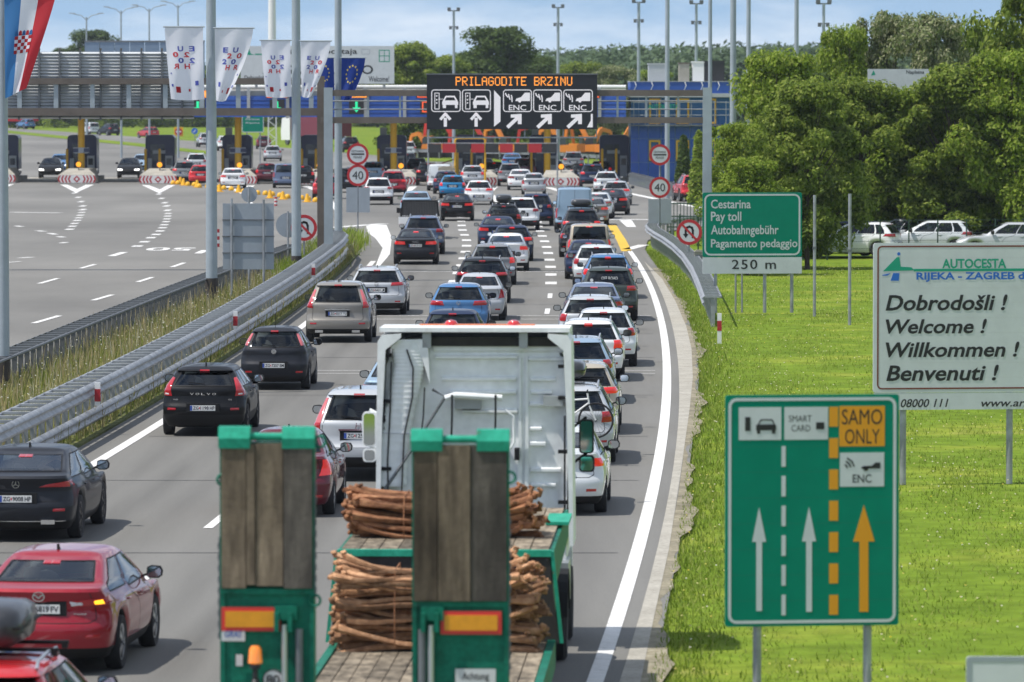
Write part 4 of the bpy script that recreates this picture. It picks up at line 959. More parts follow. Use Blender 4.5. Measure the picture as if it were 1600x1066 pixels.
roof_box(CARS[53][4], 'black and silver roof box on the silver estate by the truck mirror', x=-.1, h=.36)
roof_box(CARS[66][4], 'black cargo box on the dark SUV behind the panel van', h=.34, wd=.95)
# load on the navy car
o, pr = sub(CARS[13][4]); t = thing('roof_load', 'light tan load strapped on the navy car roof', 'luggage', o.matrix_basis @ Vector((0,-.1,pr['H']+.05)), o.rotation_euler.z)
mb = MB(); mb.prism([(-.55,0),(.55,0),(.58,.1),(.5,.22),(.2,.27),(-.2,.25),(-.52,.2)], 0, 1.5); mb.build('bundle', mat('canvas', (.42,.36,.27), .9, noise=.3), t); MB().box(-.6,.6,.4,.46,.255,.275).build('strap', M_TRIM, t)
# bicycle wheel carrier on the estate by the truck mirror
o, pr = sub(CARS[53][4]); t = thing('bicycle', 'bicycle hung across the back of the silver estate by the truck mirror', 'bicycle', o.matrix_basis @ Vector((0,-1.25,.55)), o.rotation_euler.z)
for s_ in (-.52,.52):
    M_ = Matrix.Translation((s_,0,.33)) @ Matrix.Rotation(math.pi/2,4,'X'); wv = MB().lathe([(.315,-.02),(.335,-.02),(.345,0),(.335,.02),(.315,.02),(.305,0),(.315,-.02)], 28, M_)
    for i in range(10): a = math.pi*i/10; wv.tube([(s_+.31*math.cos(a),0,.33+.31*math.sin(a)),(s_-.31*math.cos(a),0,.33-.31*math.sin(a))], .003, 4)
    wv.build('wheel', M_TYRE, t, smooth=True)
fr = MB(); [fr.tube(q, .018, 8) for q in (((-.52,0,.33),(-.1,0,.30)),((-.1,0,.30),(-.2,0,.78)),((-.52,0,.33),(-.2,0,.72)),((-.2,0,.70),(.38,0,.74)),((-.1,0,.30),(.38,0,.66)),((.36,0,.85),(.40,0,.6),(.52,0,.33)))]; fr.build('frame', M_WHITE, t, smooth=True)
MB().tube([(.36,-.25,.90),(.35,-.1,.88),(.36,0,.86),(.35,.1,.88),(.36,.2,.90)], .014, 8).build('handlebar', M_TRIM, t, smooth=True); MB().box(-.30,-.10,-.05,.05,.78,.83).build('saddle', M_TRIM, t)
# stickers on the dark green-grey SUV
o, pr = sub(CARS[60][4]); sh = pr['sh']; zz = 1.33; y = sh.at(.3, zz)[1]-.03
text(o, 'OFF ROAD', -.22, .28, 1.28, 1.38, M_WHITE, name='sticker', d=0, loc=(0,y,0)); Flat().disc(-.52,1.27,.05).build('sticker', M_WHITE, o, (0, sh.at(.6,1.27)[1]-.03, 0))
# mesh-backed pickup
X, Y = gp(656, 373); t = thing('pickup_truck', 'white flatbed pickup with a dark wire mesh load cage', 'pickup', (X, Y, 0), -.01, 'cars queueing for the toll')
M_PW = paint(PC['white'])
mb = MB().box(-.95,.95,-1.1,1.5,.62,.72); mb.build('bed', M_PW, t)
for nm, a in (('side_board',(-.97,-.93,-1.1,1.5,.72,1.05)),('side_board',(.93,.97,-1.1,1.5,.72,1.05)),('tail_board',(-.93,.93,-1.12,-1.08,.72,1.05))): MB().box(*a).build(nm, M_PW, t)
cg = MB(); xs_ = np.linspace(-.88,.88,15)
for x in xs_: cg.tube([(x,-1.05,1.05),(x*.93,-.85,1.75)], .012, 5)
for z in np.linspace(1.07,1.75,10): cg.tube([(-.88+(z-1.05)*.09,-1.05+(z-1.05)*.28,z),(.88-(z-1.05)*.09,-1.05+(z-1.05)*.28,z)], .012, 5)
for x in (-.85,.85):
    for yy in np.linspace(-.85,1.4,9): cg.tube([(x*1.03,yy,1.05),(x*.97,yy,1.75)], .012, 5)
cg.tube([(-.82,-.85,1.76),(.82,-.85,1.76),(.82,1.4,1.76),(-.82,1.4,1.76),(-.82,-.85,1.76)], .03, 8); cg.build('cage', M_TRIM, t)
MB().prism([(-.84,1.08),(.84,1.08),(.80,1.70),(-.80,1.70)], .5, 1.3).build('cargo_cover', mat('dark_tarp', (.05,.052,.055), .8, noise=.3), t)
cb = MB().prism([(1.55,.35),(3.6,.35),(3.65,.75),(2.9,1.05),(2.5,1.72),(1.65,1.76),(1.55,1.7)], -.88, .88, axis='x'); cb.build('cab', M_PW, t)
MB().box(-.75,.75,1.53,1.545,1.15,1.6).build('rear_window', G_TINT, t)
for s_ in (1,-1):
    MB().prism([(-.1,-.13),(.1,-.13),(.12,.1),(-.1,.13)], 2.45, 2.55).build('mirror', M_TRIM, t, loc=(s_*1.07,0,1.28)); MB().box(s_*.85-.08,s_*.85+.08,-1.15,-1.12,.58,.70).build('tail_lamp', M_RED, t)
    for yy in (0, 2.8): ty, rm = wheel_meshes(.33); wo = link('wheel', ty, t, (s_*.78, yy, .33), (0,0,0 if s_ > 0 else math.pi)); link('rim', rm, wo)
# ================================================================== low-loader truck in the right lane
TX0, TY0, TSL = gp(569, 1414.6)[0], 50.4, .0367
TX0 = (569-800)/F_PX*TY0
def tk(px, py, yl):
    X, Z = pz(px, py, TY0+yl); return X-(TX0+TSL*yl), Z
M_TGREEN = ramp_mat('green_trailer_paint', [(.27,(.10,.055,.035)),(.33,(.010,.10,.065)),(.5,(.008,.15,.095)),(.8,(.016,.19,.125))], scale=3.5, rough=.5, scale2=22, amount2=.18, bump=.06, bscale=30); M_MINT = ramp_mat('bright_green_paint', [(.26,(.16,.10,.06)),(.33,(.02,.28,.18)),(.55,(.03,.36,.235)),(.8,(.05,.42,.29))], scale=6, rough=.5, scale2=25, amount2=.12)
M_PLANK = ramp_mat('ramp_planks', [(.25,(.062,.046,.032)),(.5,(.15,.115,.08)),(.75,(.25,.195,.135))], scale=3.5, stretch=(3,3,.55), rough=.9, bump=.18, bscale=22, scale2=1.4, amount2=.45)
M_PLANKD = ramp_mat('dark_oily_planks', [(.25,(.04,.034,.03)),(.5,(.085,.073,.062)),(.75,(.15,.13,.108))], scale=3.5, stretch=(3,3,.55), rough=.85, bump=.18, bscale=22, scale2=1.4, amount2=.4)
M_DECKW = ramp_mat('deck_planks', [(.3,(.05,.042,.032)),(.46,(.19,.155,.11)),(.75,(.36,.30,.22))], scale=3.2, stretch=(3,.8,3), rough=.9, bump=.4, bscale=30, scale2=4, amount2=.4)
M_RUST = ramp_mat('rusty_steel', [(.25,(.12,.05,.025)),(.5,(.27,.12,.058)),(.75,(.42,.22,.11))], scale=9, rough=.85, bump=.6, bscale=50, scale2=2.2, amount2=.35)
M_RUST2 = ramp_mat('tan_rusty_steel', [(.25,(.18,.085,.042)),(.5,(.37,.195,.10)),(.75,(.54,.33,.19))], scale=9, rough=.85, bump=.6, bscale=50, scale2=2.2, amount2=.35)
for m_ in (M_RUST, M_RUST2, M_PLANK, M_PLANKD, M_DECKW):
    t_ = m_.node_tree; b_ = t_.nodes["Principled BSDF"]; src = b_.inputs['Base Color'].links[0].from_socket; oi = t_.nodes.new("ShaderNodeObjectInfo"); mr = t_.nodes.new("ShaderNodeMapRange"); mr.inputs[3].default_value = .55; mr.inputs[4].default_value = 1.25
    t_.links.new(oi.outputs['Random'], mr.inputs[0]); h_ = t_.nodes.new("ShaderNodeVectorMath"); h_.operation = 'SCALE'; t_.links.new(src, h_.inputs[0]); t_.links.new(mr.outputs[0], h_.inputs['Scale']); t_.links.new(h_.outputs[0], b_.inputs['Base Color'])
M_REFO = mat('reflective_orange', (.72,.30,.012), .35, noise=.12, nscale=14); M_REFR = mat('reflective_red', (.62,.035,.03), .35)
M_CAB = ramp_mat('cab_paint', [(.20,(.56,.56,.52)),(.38,(.78,.80,.79)),(.75,(.84,.86,.86))], scale=2.0, stretch=(1.6,1,.45), rough=.42, scale2=9, amount2=.07); M_CABD = mat('cab_grey', (.36,.38,.38), .5, noise=.15, nscale=4)
M_BEACON = mat('amber_beacon', (.85,.22,.02), .15, coat=1, emit=.35, emit_col=(1,.3,.03)); M_DKRUB_SHADE = mat('dark_rubber_and_gap_shade', (.035,.033,.032), .85, noise=.3, nscale=6)
M_STAIN = mat('grey_label', (.55,.56,.56), .5)
for m_ in (M_TGREEN, M_MINT): m_.node_tree.nodes['Principled BSDF'].inputs['Specular IOR Level'].default_value = .15
truck = thing('truck', 'white cab towing a green low-loader with upright plank ramps', 'truck', (TX0, TY0, 0), -math.atan(TSL))
# ramps: each ramp a part with its planks
def ramp(x0, x1, ztop, zb, boards, tag_):
    rm = MB(); rm.box(x0+.02,x1-.02,.06,.16,.9,ztop-.05); rm.box(x1-.03,x1+.012,-.02,.20,1.2,ztop-.02); rm.box(x0-.012,x0+.03,-.02,.20,1.2,ztop-.02)
    rm.box(x0,x1,.0,.06,.95,zb-.02); rm.box(x0-.01,x1+.01,-.03,.05,zb-.055,zb-.005)
    rp = rm.build('ramp', M_TGREEN, truck)
    t = x0
    for i, (fr, dk, dz) in enumerate(boards):
        wd = (x1-x0)*fr; MB().box(t+.004,t+wd-.004,-.05-.012*(i%2),.058,zb+dz,ztop-.05-abs(dz)*.5).build('plank', M_PLANKD if dk else M_PLANK, rp); t += wd
    # hinge lugs on top
    for a, b in ((x0-.02, x0+.26),(x1-.27, x1+.02)):
        mb = MB(); mb.prism([(-.07,ztop-.10),(.12,ztop-.10),(.14,ztop-.02),(.10,ztop+.09),(-.04,ztop+.09),(-.085,ztop-.01)], a, b, axis='x'); mb.build('hinge_lug', M_MINT, rp)
    MB().cyl((x0+.2,.03,ztop),(x1-.2,.03,ztop),.035).build('hinge_pin', M_MINT, rp, smooth=True)
    return rp
lx0, ztp = tk(345, 683, 0); lx1, zbt = tk(489, 919, 0); rx0, _ = tk(646, 690, 0); rx1, zb2 = tk(793, 938, 0)
RL = ramp(lx0, lx1, ztp, zbt, ((.275,False,0),(.10,False,.03),(.305,False,.02),(.32,True,.0)), 'l')
RR = ramp(rx0, rx1, ztp-.02, zb2, ((.26,False,0),(.35,False,0),(.39,True,0)), 'r')
for rp, xa_, xb_, ya, yb in ((RL,346,439,949,986),(RR,689,784,954,990)):
    a, z1 = tk(xa_, ya, 0); b, z0 = tk(xb_, yb, 0)
    MB().box(a,b,-.045,-.035,z0,z1).build('marker_board', M_REFR, rp); MB().box(a+.035,b-.035,-.052,-.045,z0+.035,z1-.035).build('marker_face', M_REFO, rp)
a, z1 = tk(346, 983, 0); b, z0 = tk(383, 1002, 0); ob = MB().box(a,b,-.042,-.036,z0,z1).build('sticker', M_STAIN, RL)
text(RL, 'GRAS', a+.03, b-.03, z0+.035, z1-.015, M_PBLUE, d=0, loc=(0,-.045,0), shear=.2)
x, z = tk(400, 1022, 0); mb = MB().lathe([(.001,.085),(.035,.08),(.055,.05),(.06,-.03),(.065,-.07),(.05,-.08)], 16, Matrix.Translation((x,-.11,z))); mb.build('beacon', M_BEACON, RL, smooth=True)
MB().lathe([(.045,-.08),(.05,-.12),(.025,-.13),(.025,-.22),(.04,-.24)], 12, Matrix.Translation((x,-.11,z))).build('beacon_stem', M_BLACK, RL)
MB().box(x-.03,x+.03,-.12,-.03,z-.26,z-.22).build('beacon_bracket', M_BLACK, RL)
x, z = tk(427, 1062, 0); Flat().disc(x, z, .095).build('speed_disc', M_WHITE, RL, (0,-.04,0)); Flat().ring(x, z, .095, .083).build('speed_ring', M_INK, RL, (0,-.045,0)); text(RL, '80', x-.062, x+.062, z-.045, z+.045, M_INK, d=0, loc=(0,-.052,0), bold=.02)
x, z = tk(374, 1032, 0); MB().box(x-.03,x+.03,-.042,-.03,z-.05,z+.05).build('small_label', M_STAIN, RL)
a, z1 = tk(712, 1044, 0); b, z0 = tk(775, 1085, 0); MB().box(a,b,-.042,-.036,z0,z1).build('warning_plate', M_STAIN, RR)
text(RR, 'Achtung', a+.06, b-.06, z1-.115, z1-.03, M_INK, d=0, loc=(0,-.046,0)); text(RR, 'Anhänger', a+.06, b-.06, z1-.215, z1-.135, M_INK, d=0, loc=(0,-.046,0))
# hydraulic rods and brackets between ramp halves
for rp, px, ph in ((RL,447,468),(RR,676,660)):
    x, z = tk(px, 965, 0); mb = MB(); mb.box(x-.10,x+.10,-.07,.04,z-.02,z+.10); mb.box(x-.10,x-.06,-.12,.04,z-.12,z+.05); mb.box(x+.02,x+.06,-.12,.04,z-.12,z+.05); mb.build('bracket', M_TGREEN, rp)
    mb = MB().cyl((x-.01,-.08,z-.06),(x-.01,-.06,z-1.3),.028); mb.build('hydraulic_rod', M_ALU, rp, smooth=True)
    x2, _ = tk(ph, 965, 0); MB().cyl((x2,-.05,z-.1),(x2,-.05,z-1.3),.035).build('hydraulic_cylinder', M_GALVD, rp, smooth=True)
for (px, p0, p1, rp) in ((492,750,935,RL),(796,800,1060,RR),(342,840,1000,RL)):      # chains
    x, z1 = tk(px, p0, 0); _, z0 = tk(px, p1, 0); ch = MB()
    n_ = int((z1-z0)/.05)
    for i in range(n_): ch.box(x-.014 if i%2 else x-.005, x+.014 if i%2 else x+.005, -.008 if i%2 else -.016, .008 if i%2 else .016, z1-.05*i-.055, z1-.05*i)
    ch.build('chain', M_GALVD, rp)
for px, py in ((492,938),(500,690),(348,750),(797,745)):
    x, z = tk(px, py, 0); MB().lathe([(.05,-.012),(.062,0),(.05,.012),(.038,0),(.05,-.012)], 14, Matrix.Translation((x,-.03,z)) @ Matrix.Rotation(math.pi/2,4,'X')).build('lashing_ring', M_TGREEN, RL if px < 600 else RR, smooth=True)
# trailer bed
GY = 14.6; BW = 1.275; ZB = .92; _, ZG = tk(700, 861, GY)
bed = MB(); bed.box(-BW,BW,.2,GY,ZB-.30,ZB-.06); bed.box(-BW,-BW+.09,.2,GY,ZB-.06,ZB+.015); bed.box(BW-.09,BW,.2,GY,ZB-.06,ZB+.015)
bo = bed.build('bed', M_TGREEN, truck)
npl = 13
for i in range(npl):
    a = -BW+.10+(2*BW-.2)*i/npl; MB().box(a+.006,a+(2*BW-.2)/npl-.006,.25,GY-.02,ZB-.06,ZB-.012+.008*random.random()).build('bed_plank', M_DECKW, bo)
gn = MB(); gn.prism([(GY+.02,ZB-.3),(GY+.02,ZG-.02),(GY+6.6,ZG-.02),(GY+6.6,ZG-.35),(GY+1.2,ZG-.5),(GY+.9,ZB-.3)], -BW+.03, BW-.03, axis='x')
go = gn.build('gooseneck', M_TGREEN, truck)
fx = MB(); fx.prism([(-BW-.04,ZB-.02),(BW+.04,ZB-.02),(BW-.07,ZG-.06),(-BW+.07,ZG-.06)], GY-.02, GY+.015); fx.build('step_face', M_DKRUB_SHADE, go)
MB().box(-BW+.05,BW-.05,GY-.04,GY+.06,ZG-.06,ZG+.015).build('step_lip', M_MINT, go)
for s_ in (-1,1):
    MB().prism([(s_*(BW+.05),ZB-.02),(s_*(BW+.09),ZB-.02),(s_*(BW-.02),ZG),(s_*(BW-.06),ZG)], GY-.03, GY+.03).build('edge_trim', M_MINT, go)
for i in range(11):
    a = -BW+.08+(2*BW-.16)*i/11; MB().box(a+.006,a+(2*BW-.16)/11-.006,GY+.07,GY+6.5,ZG-.02,ZG+.012+.008*random.random()).build('deck_plank', M_DECKW, go)
x, z = tk(868, 829, GY+3.5); MB().box(x-.12,x+.16,GY+3.6,GY+5.0,ZG+.022,ZG+.06).build('green_box', M_MINT, go)
x, z = tk(551, 903, GY); MB().box(x-.07,x+.07,GY-.03,GY-.022,z-.05,z+.05).build('small_label', M_STAIN, go)
for s_ in (-1,1):    # trailer axles
    for yy in (1.6, 3.0, 4.4):
        for dx in (0, -.30):
            me = MB().lathe([(.24,-.12),(.40,-.13),(.43,-.09),(.43,.09),(.40,.13),(.24,.12),(.20,.05),(.001,.05)], 24, Matrix.Rotation(math.pi/2,4,'Y') @ Matrix.Diagonal((1,1,s_,1))).mesh('wheel', M_TYRE, True)
            link('wheel', me, truck, (s_*(1.1+dx*1), yy, .43))
# ------------------------------------------------------------------ tractor unit
CY = 22.9                                                   # back of the cab
def ck(px, py, dy=0): return tk(px, py, CY+dy)
cx0, ct = ck(591, 516); cx1, _ = ck(893, 523); cxm = (cx0+cx1)/2; hwc = (cx1-cx0)/2
zbot = 1.15
cab = MB()
prof = [(cxm-hwc+.07,zbot),(cxm+hwc-.07,zbot),(cxm+hwc-.05,2.6),(cxm+hwc-.10,ct-.45),(cxm+hwc-.22,ct-.16),(cxm-hwc+.22,ct-.16),(cxm-hwc+.10,ct-.45),(cxm-hwc+.05,2.6)]
cab.prism(prof, CY+.12, CY+2.25)
co = cab.build('cab', M_CAB, truck)
# roof spoiler and side fairings standing proud of the rear wall
sp = MB(); sp.prism([(CY-.12,ct-.02),(CY-.12,ct+.035),(CY+1.0,ct+.03),(CY+2.0,ct-.35),(CY+2.1,ct-.55),(CY+1.9,ct-.5),(CY+.9,ct-.04)], cxm-hwc+.02, cxm+hwc-.02, axis='x'); sp.build('roof_spoiler', M_CAB, co)
for s_ in (-1,1):
    ed = cxm+s_*hwc
    fr = MB(); pts = [(ed-s_*.30,ct-.04),(ed-s_*.05,ct-.06),(ed,ct-.14),(ed+s_*.015,ct-1.2),(ed+s_*.03,zbot+.2),(ed-s_*.02,zbot+.2),(ed-s_*.055,ct-1.2),(ed-s_*.10,ct-.25),(ed-s_*.30,ct-.09)]
    fr.prism(pts, CY-.16, CY+1.1); fr.build('side_fairing', M_CAB, co)
    for py in ((555,627,732,850) if s_ < 0 else (572,621,705,784)):
        _, z = ck(600, py); MB().box(ed-s_*.05-.12 if s_ > 0 else ed+.03, ed-s_*.05+.0 if s_ > 0 else ed+.17, CY-.10, CY+.02, z-.022, z+.022).build('fairing_latch', M_TRIM, co)
    MB().box(ed-s_*.085-.012,ed-s_*.085+.012,CY-.05,CY+.0,zbot+.2,ct-1.1).build('fairing_seal', M_TRIM, co)
# dark slab painting the shade in the gap under the spoiler; brackets
MB().box(cxm-hwc+.34,cxm+hwc-.12,CY+.05,CY+.118,ct-.21,ct-.09).build('spoiler_gap_shade', M_DKRUB_SHADE, co)
for px in (667, 818): x, z = ck(px, 530); MB().box(x-.055,x+.055,CY-.06,CY+.04,z-.11,z+.09).build('spoiler_bracket', M_CABD, co)
# pressed panels of the rear wall: ribs
zr = lambda py: ck(700, py)[1]
for (a, b, c, d) in ((680,808,557,560),(690,806,591,594),(703,806,612,615),(722,808,642,645),(826,880,560,563),(829,868,592,595),(830,862,612,615),(828,866,631,634),(828,846,669,672),(828,852,692,696),(829,876,733,737),(829,868,757,760)):
    x0, z1 = ck(a, c); x1, z0 = ck(b, d); mbx = MB(); mbx.prism([(CY+.122,z0-.02),(CY+.06,z0),(CY+.06,z1),(CY+.122,z1+.02)], x0, x1, axis='x'); mbx.build('pressed_rib', M_CAB, co)
x0, z1 = ck(677, 541); x1, z0 = ck(886, 548); MB().prism([(CY+.122,z0-.03),(CY+.085,z0),(CY+.085,z1),(CY+.122,z1+.03)], x0, x1, axis='x').build('pressed_rib', M_CAB, co)
for px in (812, 823): x, z1 = ck(px, 560); _, z0 = ck(px, 785); MB().prism([(x-.03,z0),(x-.012,z1),(x+.012,z1),(x+.03,z0)], CY+.08, CY+.121).build('vertical_rib', M_CAB, co)
# corrugated intake duct on the left
xs_d = [(612,760),(615,700),(625,640),(634,600),(640,570),(636,545),(628,532)]
P = [(*ck(px, py),) for px, py in xs_d]; dpts = [(x, CY+.02, z) for x, z in P]
fine = []; 
for i in range(len(dpts)-1):
    for t in np.linspace(0, 1, 14, endpoint=False): fine.append(tuple(np.array(dpts[i])*(1-t)+np.array(dpts[i+1])*t))
dm = MB(); n_ = 14; vs = []
for i, q in enumerate(fine):
    k = i/len(fine); wdh = .19+.02*(k) ; rr = (1.0 if i % 3 else .94)
    for j in range(n_): a = 2*math.pi*j/n_; vs.append((q[0]+wdh*rr*math.copysign(abs(math.cos(a))**.6,math.cos(a)), q[1]+.10*rr*math.copysign(abs(math.sin(a))**.6,math.sin(a)), q[2]))
dm.add(vs, [(i*n_+j, i*n_+(j+1)%n_, (i+1)*n_+(j+1)%n_, (i+1)*n_+j) for i in range(len(fine)-1) for j in range(n_)]+[tuple(range(n_)), tuple(range((len(fine)-1)*n_, len(fine)*n_))])
dm.build('air_duct', M_CAB, co, smooth=True, sharp=70)
ft = MB(); ft.prism([(*ck(612,545),),(*ck(615,531),),(*ck(660,530),),(*ck(669,540),),(*ck(672,600),),(*ck(660,560),),(*ck(650,541),),(*ck(628,540),)], CY-.06, CY+.1); ft.build('duct_fin', M_CAB, co, smooth=False)
for pp in (((636,546),(646,575),(645,620),(632,680),(628,770)),((612,565),(610,640),(606,720),(607,770)),((664,605),(662,650),(656,700))):
    MB().tube([(ck(*q)[0], CY-.09, ck(*q)[1]) for q in pp], .011, 6).build('air_line', M_BLACK, co, smooth=True)
# rack, cords, diagonal strut, rail
def seg(name, pts, r, m, dy=-.08): return MB().tube([(ck(*q)[0], CY+dy, ck(*q)[1]) for q in pts], r, 8).build(name, m, co, smooth=True)
seg('strut', ((598,770),(645,700),(696,620),(676,608)), .02, M_GALVD); seg('rack_bar', ((696,622),(712,617),(785,621)), .04, M_CAB)
for px in (707, 775): seg('cord', ((px,616),(px,650),(px-1,688)), .014, M_BLACK, -.13)
seg('grab_handle', ((790,640),(803,650),(804,690),(798,700)), .016, M_CAB, -.1); seg('cross_wire', ((596,676),(660,678)), .006, M_ALU)
x, z = ck(735, 628); MB().box(x-.20,x+.14,CY-.03,CY+.1,z-.09,z+.06).build('rack_box', M_CABD, co)
x, z = ck(808, 712); MB().box(x-.03,x+.03,CY-.12,CY+.1,z-.05,z+.10).build('door_latch', M_TRIM, co)
x, z = ck(853, 622); MB().box(x-.03,x+.22,CY-.06,CY+.1,z-.10,z+.03).build('lamp_bracket', M_CABD, co)
# beacons on the roof
for px in (705, 803):
    x, z = ck(px, 516, .8); MB().lathe([(.09,0),(.10,.03),(.095,.09),(.06,.135),(.001,.15)], 16, Matrix.Translation((x,CY+.8,ct-.045))).build('roof_beacon', mat('red_beacon', (.55,.03,.03), .12, coat=1), co, smooth=True)
MB().box(cxm-.75,cxm+.75,CY+.72,CY+.88,ct+.005,ct+.045).build('light_bar', mat('orange_bar', (.7,.18,.05), .4), co)
# mirrors
def mirror(px0, px1, py0, py1, m, arm):
    a, z1 = ck(px0, py0, 1.9); b, z0 = ck(px1, py1, 1.9); mb = MB(); mb.prism(rrect(a,b,z0,z1,.05), CY+1.86, CY+1.98); o_ = mb.build('mirror', m, co); MB().prism(rrect(a+.02,b-.02,z0+.02,z1-.02,.04), CY+1.852, CY+1.858).build('mirror_glass', M_MIRG, o_)
    xe = cxm+(hwc-.02)*(1 if a > 0 else -1); MB().tube([(xe, CY+1.95, z1-.1),((a+b)/2, CY+1.95, z1+.03)], .02, 6).build('mirror_arm', m, o_, smooth=True)
mirror(566,588,644,698,M_CAB,1); mirror(567,588,701,722,M_CAB,1); mirror(905,928,655,708,M_TRIM,-1); mirror(905,929,711,737,M_TRIM,-1)
# chassis, wheels
MB().box(-.45,.45,GY+1.5,CY+3.4,.75,1.05).build('chassis', M_BLACK, truck)
for s_ in (-1,1):
    for yy, dbl in ((CY-1.3,True),(CY+1.35,False)):
        for dx in ((0,-.34) if dbl else (0,)):
            me = MB().lathe([(.28,-.14),(.46,-.15),(.50,-.11),(.50,.11),(.46,.15),(.28,.14),(.22,.03),(.001,.03)], 28, Matrix.Rotation(math.pi/2,4,'Y') @ Matrix.Diagonal((1,1,s_,1))).mesh('wheel', M_TYRE, True); link('wheel', me, truck, (cxm+s_*(1.08+dx), yy, .50))
    mg = MB(); arc = [(CY-1.3+.66*math.cos(a), .5+.66*math.sin(a)) for a in np.linspace(.15, math.pi-.15, 12)]; arc2 = [(CY-1.3+.62*math.cos(a), .5+.62*math.sin(a)) for a in np.linspace(math.pi-.15, .15, 12)]
    mg.prism(arc+arc2, cxm+s_*1.23-.02 if s_ > 0 else cxm-1.25, cxm+1.25 if s_ > 0 else cxm-.70, axis='x') if False else mg.prism(arc+arc2, cxm+s_*.72, cxm+s_*1.25, axis='x'); mg.build('mudguard', M_TRIM, truck)
    MB().box(cxm+s_*1.12-.1,cxm+s_*1.12+.1,CY-.4,CY+.6,.6,1.15).build('fuel_tank', M_ALU, truck)
MB().box(cxm-1.2,cxm+1.2,CY+2.1,CY+2.35,.35,1.2).build('front_bumper', M_CAB, truck)
# ------------------------------------------------------------------ bundles of rusty bars
def bundle(label, xa, xb, y0, ybk, z0, ztop, m, seed, layers, rows_, sag):
    rg = random.Random(seed); t = thing('steel_bundle', label, 'steel bars', truck.location, truck.rotation_euler.z, 'bundles of rusty bars on the low-loader')
    meshes = []; Lb = xb-xa
    for k in range(12):
        mb = MB(); bend = sag*rg.uniform(-.3,1.4); n_ = 15; hh = rg.uniform(.021,.034); dd_ = rg.uniform(.028,.042); L_ = Lb*rg.uniform(.80,1.0); p1, p2 = rg.uniform(0,6), rg.uniform(0,6); vs = []; nn = 8
        for i in range(n_):
            u = i/(n_-1); c = Vector((xa+(Lb-L_)*rg.random()*0+L_*u, .05*math.sin(4*u+p1)+.02*math.sin(11*u+p2), bend*((2*u-1)**2)*.8+.03*math.sin(5*u+p2)+.012*math.sin(13*u+p1)))
            e = 1.0+(.55 if (i in (0, n_-1)) else (.25 if i in (1, n_-2) else 0))
            for q_ in range(nn): a = 2*math.pi*q_/nn; vs.append(c+Vector((0, dd_*e*math.copysign(abs(math.cos(a))**.6, math.cos(a)), hh*e*math.copysign(abs(math.sin(a))**.6, math.sin(a)))))
        mb.add(vs, [(i*nn+j, i*nn+(j+1)%nn, (i+1)*nn+(j+1)%nn, (i+1)*nn+j) for i in range(n_-1) for j in range(nn)]+[tuple(range(nn-1,-1,-1)), tuple(range((n_-1)*nn, n_*nn))])
        for e, sg in ((0,-1),(n_-1,1)):      # bent, forged tip
            q = sum((vs[e*nn+j] for j in range(nn)), Vector())/nn; up = rg.uniform(-.5,1)
            mb.tube([q-Vector((sg*.05,0,0)), q+Vector((sg*.03,rg.uniform(-.04,.02),.03*up)), q+Vector((sg*.05,rg.uniform(-.06,.02),.10*up)), q+Vector((sg*.01,rg.uniform(-.08,.0),.13*up))], [.03,.032,.028,.018], 7)
        meshes.append(mb.mesh('bar', m, True, 50))
    H_ = (ztop-z0)/layers
    for l in range(layers):
        for r_ in range(rows_):
            if rg.random() < .04 and l > 2: continue
            y = y0+(ybk-y0)*(r_+.5)/rows_+rg.uniform(-.05,.05)
            link('bar', rg.choice(meshes), t, (rg.uniform(0,.16)-.02, y, z0+H_*(l+.4)+rg.uniform(-.02,.02)), (rg.uniform(-.5,.5), rg.uniform(-.028,.028), rg.uniform(-.06,.06)))
    for k in range(4): link('bar', rg.choice(meshes), t, (rg.uniform(0,.2)-.05, rg.uniform(y0-.1, ybk), ztop+rg.uniform(-.05,.0)), (rg.uniform(-.4,.4), rg.uniform(-.03,.03), rg.uniform(-.12,.12)))
    for xx in (xa+Lb*.30, xa+Lb*.72): MB().tube([(xx,y0-.08,z0+.02),(xx,y0-.11,(z0+ztop)/2),(xx,y0,ztop+.06),(xx,ybk,ztop+.06),(xx,ybk+.06,z0+.05)], .006, 6).build('binding_wire', M_RUST, t)
xa_, zt_ = tk(522, 893, GY-1.3); xb_, _ = tk(838, 893, GY-1.3)
bundle('pile of tan rusty bars on the low bed in front of the step', xa_, xb_, GY-1.25, GY-.25, ZB+.02, zt_-.05, M_RUST2, 3, 13, 8, .19)
xa_, zt_ = tk(548, 778, GY+2.0); xb_, _ = tk(836, 778, GY+2.0)
bundle('pile of dark red rusty bars on the raised deck behind the cab', xa_, xb_, GY+1.6, GY+2.7, ZG+.03, zt_-.02, M_RUST, 5, 8, 8, .11)
# ================================================================== signs
M_SGREEN = mat('sign_green', (.0,.215,.135), .55, noise=.10, nscale=3, spec=.12); M_SWHITE = mat('sign_white', (.58,.61,.62), .55, noise=.09, nscale=2, spec=.15); M_SBACK = mat('sign_back_grey', (.34,.38,.42), .5, .3, noise=.1, nscale=2)
M_SRED = mat('sign_red', (.45,.02,.025), .4); M_SINK = mat('sign_black', (.012,.012,.013), .5); M_SORANGE = mat('sign_orange', (.72,.30,.004), .45); M_SBROWN = mat('sign_brown', (.17,.035,.018), .5); M_SBLUE = mat('sign_blue', (.012,.13,.52), .45); M_STEAL = mat('sign_emerald', (.0,.30,.18), .45)
def post(parent, x, z0, z1, r=.05, y=.06): return MB().cyl((x,y,z0),(x,y,z1),r,n=12).build('post', M_GALV, parent, smooth=True)
def uv(o_, Y):
    "photo pixel -> local (u, v) on the vertical plane through the sign at depth Y"
    return lambda px, py: (pz(px, py, Y)[0]-o_[0], pz(px, py, Y)[1])
